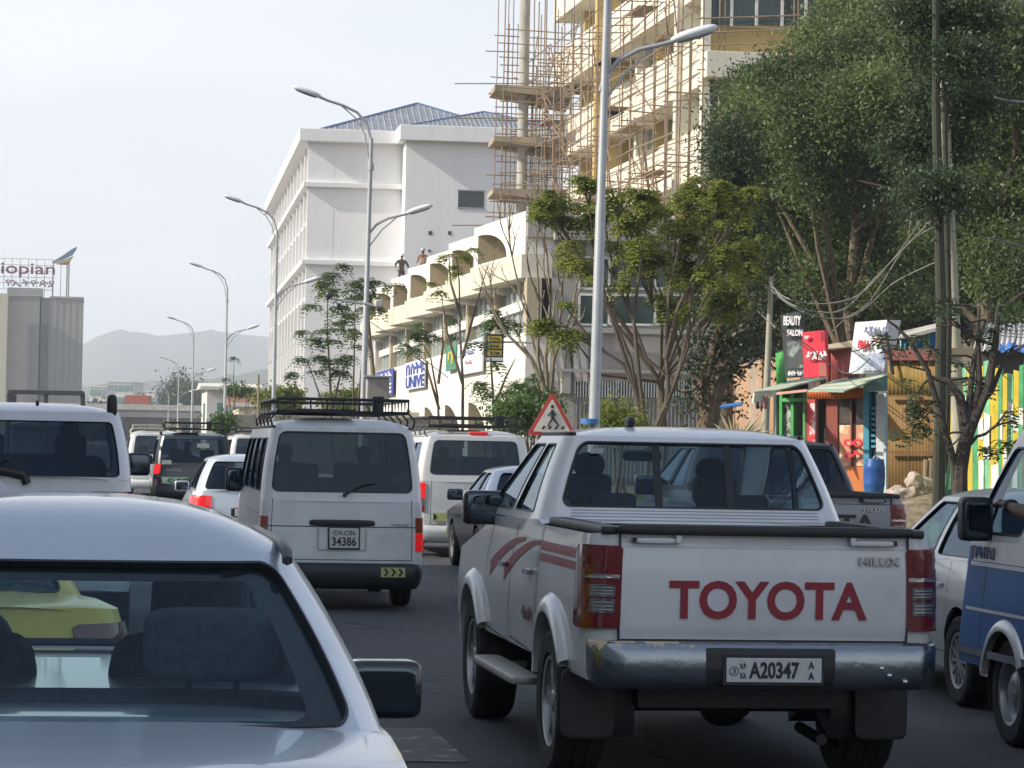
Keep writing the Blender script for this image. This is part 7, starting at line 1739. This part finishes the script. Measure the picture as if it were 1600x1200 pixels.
# ================================================================ people
def skin_body(name, joints, edges, m, parent, sub=2):
    me = bpy.data.meshes.new(name); me.from_pydata([j[0] for j in joints], edges, []); me.materials.append(m)
    o = bpy.data.objects.new(name, me); col.objects.link(o); o.parent = parent
    bm = bmesh.new(); bm.from_mesh(me); L_ = bm.verts.layers.skin.verify(); bm.verts.ensure_lookup_table()
    for i, j_ in enumerate(joints): bm.verts[i][L_].radius = (j_[1], j_[1] if len(j_) < 3 else j_[2])
    bm.verts[0][L_].use_root = True; bm.to_mesh(me); bm.free()
    s = o.modifiers.new('skin', 'SKIN'); s.use_smooth_shade = True; s.branch_smoothing = .6; d = o.modifiers.new('sub', 'SUBSURF'); d.levels = sub; d.render_levels = sub
    return o
skin = mat('skin_brown', (.13, .065, .04), .6, 0, .1, 6)
def worker(u, v, D, label, shirt, turn, armspread, hat):
    P = pt(u, v, D); root = empty('person', P, label, 'person', None, turn)
    H = 1.72
    hp_, sh_, nk, hd = .92, 1.42, 1.50, 1.62
    J = [((0, 0, hp_), .15, .11), ((0, 0, 1.15), .14, .10), ((0, 0, 1.36), .17, .11), ((0, 0, nk), .06), ((0, -.02, 1.60), .085, .095), ((0, -.02, 1.68), .08, .09),
         ((.09, 0, .85), .085), ((.11, -.02, .48), .06), ((.11, .02, .08), .045), ((.11, -.10, .04), .04), ((-.09, 0, .85), .085), ((-.12, .02, .48), .06), ((-.12, .04, .08), .045), ((-.12, -.08, .04), .04),
         ((.20, 0, 1.40), .06), ((.20+armspread, -.02, 1.18), .045), ((.22+armspread*.6, -.15, 1.0), .035), ((-.20, 0, 1.40), .06), ((-.20-armspread, .02, 1.2), .045), ((-.22-armspread*1.4, -.1, 1.02), .035)]
    E = [(0, 1), (1, 2), (2, 3), (3, 4), (4, 5), (0, 6), (6, 7), (7, 8), (8, 9), (0, 10), (10, 11), (11, 12), (12, 13), (2, 14), (14, 15), (15, 16), (2, 17), (17, 18), (18, 19)]
    skin_body('body', J, E, skin, root)
    JS = [(J[0][0], .175, .14), (J[1][0], .17, .13), (J[2][0], .195, .14), (J[14][0], .08), (J[15][0], .065), ((.215+armspread*.7, -.12, 1.05), .05), (J[17][0], .08), (J[18][0], .065), ((-.21-armspread*1.3, -.08, 1.07), .05)]
    skin_body('jacket', JS, [(0, 1), (1, 2), (2, 3), (3, 4), (4, 5), (2, 6), (6, 7), (7, 8)], shirt, root)
    JT = [((0, 0, .95), .17, .13), ((.09, 0, .82), .10), ((.11, -.01, .48), .08), ((.11, .02, .14), .065), ((-.09, 0, .82), .10), ((-.12, .02, .48), .08), ((-.12, .04, .14), .065)]
    skin_body('trousers', JT, [(0, 1), (1, 2), (2, 3), (0, 4), (4, 5), (5, 6)], mat('trousers_dark', (.04, .045, .06), .9), root)
    root.scale = (1.2, 1.2, 1.2) if D > 100 else (1, 1, 1)
    MB().lathe([(.125, 1.66), (.115, 1.69), (.105, 1.745), (.07, 1.79), (0, 1.805)], 18).build('hard_hat', hat, root, smooth=60)
    MB().lathe([(.125, 1.66), (.15, 1.655), (.15, 1.665), (.118, 1.685)], 18).build('hat_brim', hat, root)
    for s in (-.03, .03): MB().add(*rbox((s, -.115, 1.63), (.02, .01, .012), .9)).build('eye', ink, root)
    MB().add(*rbox((0, -.125, 1.60), (.025, .03, .04), .8)).build('nose', skin, root, smooth=60)
    return root
hatw = mat('hat_white', (.75, .75, .74), .4); hats = mat('hat_bluegrey', (.35, .42, .52), .4)
worker(627, 449, 177, 'worker in dark grey jacket and white hard hat, hands out on the parapet', mat('jacket_grey', (.08, .085, .09), .9), R(25), .16, hatw)
worker(660, 444, 166, 'worker in tan shirt and blue grey helmet behind the parapet', mat('shirt_tan', (.30, .20, .14), .9), R(-10), .05, hats)
# passer-by at the green kiosk
p = worker(1230, 700, 57.5, 'bareheaded person in dark clothes in front of the green kiosk', mat('coat_dark', (.03, .03, .035), .9), R(180), .04, mat('hair_black', (.012, .01, .01), .9)); p.location.z = .12
for ch in list(p.children):
    if ch.name.startswith('hat_brim'): bpy.data.objects.remove(ch)
    elif ch.name.startswith('hard_hat'): ch.name = 'hair'
# driver of the blue minibus, arm resting out of the window
dr = empty('person', (v5.location.x, v5.location.y, 0), 'driver of the blue minibus resting a bare forearm on the window ledge', 'person')
ax, ay, az = -.80, 3.62, 1.36
J = [((-.40, 2.62, .85), .17, .13), ((-.40, 2.66, 1.10), .15, .12), ((-.40, 2.70, 1.36), .19, .12), ((-.40, 2.72, 1.50), .06), ((-.40, 2.76, 1.60), .085, .095), ((-.40, 2.77, 1.70), .08, .09),
     ((-.60, 2.74, 1.40), .07), ((-.84, 2.98, 1.36), .055), ((-.90, 3.28, 1.41), .042), ((-.90, 3.42, 1.435), .036, .028), ((-.90, 3.50, 1.435), .042, .024),
     ((-.20, 2.74, 1.38), .07), ((-.14, 2.9, 1.15), .05), ((-.25, 3.15, 1.2), .038)]
E = [(0, 1), (1, 2), (2, 3), (3, 4), (4, 5), (2, 6), (6, 7), (7, 8), (8, 9), (9, 10), (2, 11), (11, 12), (12, 13)]
for k in range(4):
    n_ = len(J); o_ = (k-1.5)*.019
    J += [((-.90+o_, 3.535, 1.44), .0105), ((-.90+o_*1.15, 3.575+.004*(1.5-abs(k-1.5)), 1.435), .0095), ((-.90+o_*1.1, 3.60, 1.412), .008)]; E += [(10, n_), (n_, n_+1), (n_+1, n_+2)]
n_ = len(J); J += [((-.862, 3.47, 1.425), .012), ((-.845, 3.50, 1.41), .0105), ((-.85, 3.53, 1.40), .009)]; E += [(9, n_), (n_, n_+1), (n_+1, n_+2)]
skin_body('body', J, E, skin, dr)
JS = [(J[0][0], .20, .16), (J[1][0], .18, .15), (J[2][0], .215, .15), (J[6][0], .09), ((-.74, 2.88, 1.375), .075), (J[11][0], .09), ((-.15, 2.87, 1.2), .07)]
skin_body('shirt', JS, [(0, 1), (1, 2), (2, 3), (3, 4), (2, 5), (5, 6)], mat('shirt_maroon', (.12, .06, .05), .9), dr)
MB().lathe([(.10, 1.64), (.105, 1.70), (.09, 1.76), (.05, 1.80), (0, 1.81)], 16, Matrix.Translation((-.40, 2.74, 0))).build('hair', MATS['hair_black'], dr, smooth=60)
MB().add(*rbox((-.9, 3.37, 1.425), (.095, .03, .085), .9)).build('watch', black, dr, smooth=60)
def occupant(veh, x, y, z, label, shirt):
    vv = [o for o in col.objects if o.get('label') == veh][0]
    P_ = Vector(vv.location)+Vector((x, y, 0)); o = empty('person', (P_.x, P_.y, z), label, 'person')
    J = [((0, 0, 0), .16, .12), ((0, .02, .25), .15, .11), ((0, .04, .50), .18, .11), ((0, .05, .62), .055), ((0, .06, .72), .082, .092), ((0, .06, .80), .078, .088), ((.20, .05, .50), .06), ((.27, .22, .34), .045), ((.16, .46, .38), .035), ((-.20, .05, .50), .06), ((-.27, .22, .34), .045), ((-.16, .46, .38), .035)]
    skin_body('body', J, [(0, 1), (1, 2), (2, 3), (3, 4), (4, 5), (2, 6), (6, 7), (7, 8), (2, 9), (9, 10), (10, 11)], skin, o)
    skin_body('shirt', [(J[0][0], .19, .15), (J[1][0], .175, .14), (J[2][0], .205, .14), (J[6][0], .08), (J[7][0], .06), (J[9][0], .08), (J[10][0], .06)], [(0, 1), (1, 2), (2, 3), (3, 4), (2, 5), (5, 6)], shirt, o)
    MB().add(*rbox((0, .045, .80), (.19, .21, .15), .9)).build('hair', MATS['hair_black'], o, smooth=60)
VT = 'white double cab pickup with big red lettering across its tailgate and dented chrome bumper'
occupant(VT, -.38, 2.95, .82, 'driver seen as a dark head through the white pickup rear window', mat('shirt_blue', (.05, .07, .12), .9))
occupant(VT, .36, 2.95, .80, 'front passenger seen through the right of the white pickup rear window', mat('shirt_ochre', (.25, .13, .04), .9))
occupant('dark off road car with loaded roof rack in the middle distance', -.1, 1.3, .82, 'rear passenger in pinkish top inside the dark off road car', mat('shirt_pink', (.35, .16, .14), .9))
occupant('white minibus with black roof rack and plate 34386, centre left lane', .4, 1.9, .82, 'passenger on the right side inside the minibus with plate 34386', mat('shirt_grey', (.2, .2, .22), .9))
occupant('white minibus with black roof rack and plate 34386, centre left lane', -.42, 2.7, .82, 'passenger on the left side inside the minibus with plate 34386', mat('shirt_green', (.08, .14, .10), .9))
occupant('silver minibus with green side stripe, roof rack and lit brake lights', -.3, 1.6, .82, 'passenger inside the silver minibus behind its rear window', mat('shirt_red', (.25, .04, .04), .9))
occupant('big white off road car at the left edge behind the silver sedan', .35, 2.6, 1.0, 'front passenger inside the big white off road car', mat('shirt_white', (.4, .4, .4), .9))
# ================================================================ haze
hb = MB().bb(-7400, 7400, -2600, 7900, -1.1, 230).build('haze', mat('haze_tmp', (1, 1, 1)), smooth=0)
hm = bpy.data.materials.new('haze'); hm.use_nodes = True; n = hm.node_tree.nodes; n.clear(); o = n.new('ShaderNodeOutputMaterial'); v = n.new('ShaderNodeVolumePrincipled')
v.inputs['Color'].default_value = (.85, .90, .98, 1); v.inputs['Density'].default_value = .00031; v.inputs['Anisotropy'].default_value = .1
hm.node_tree.links.new(v.outputs[0], o.inputs['Volume']); hb.data.materials[0] = hm; tag(hb, kind='stuff')
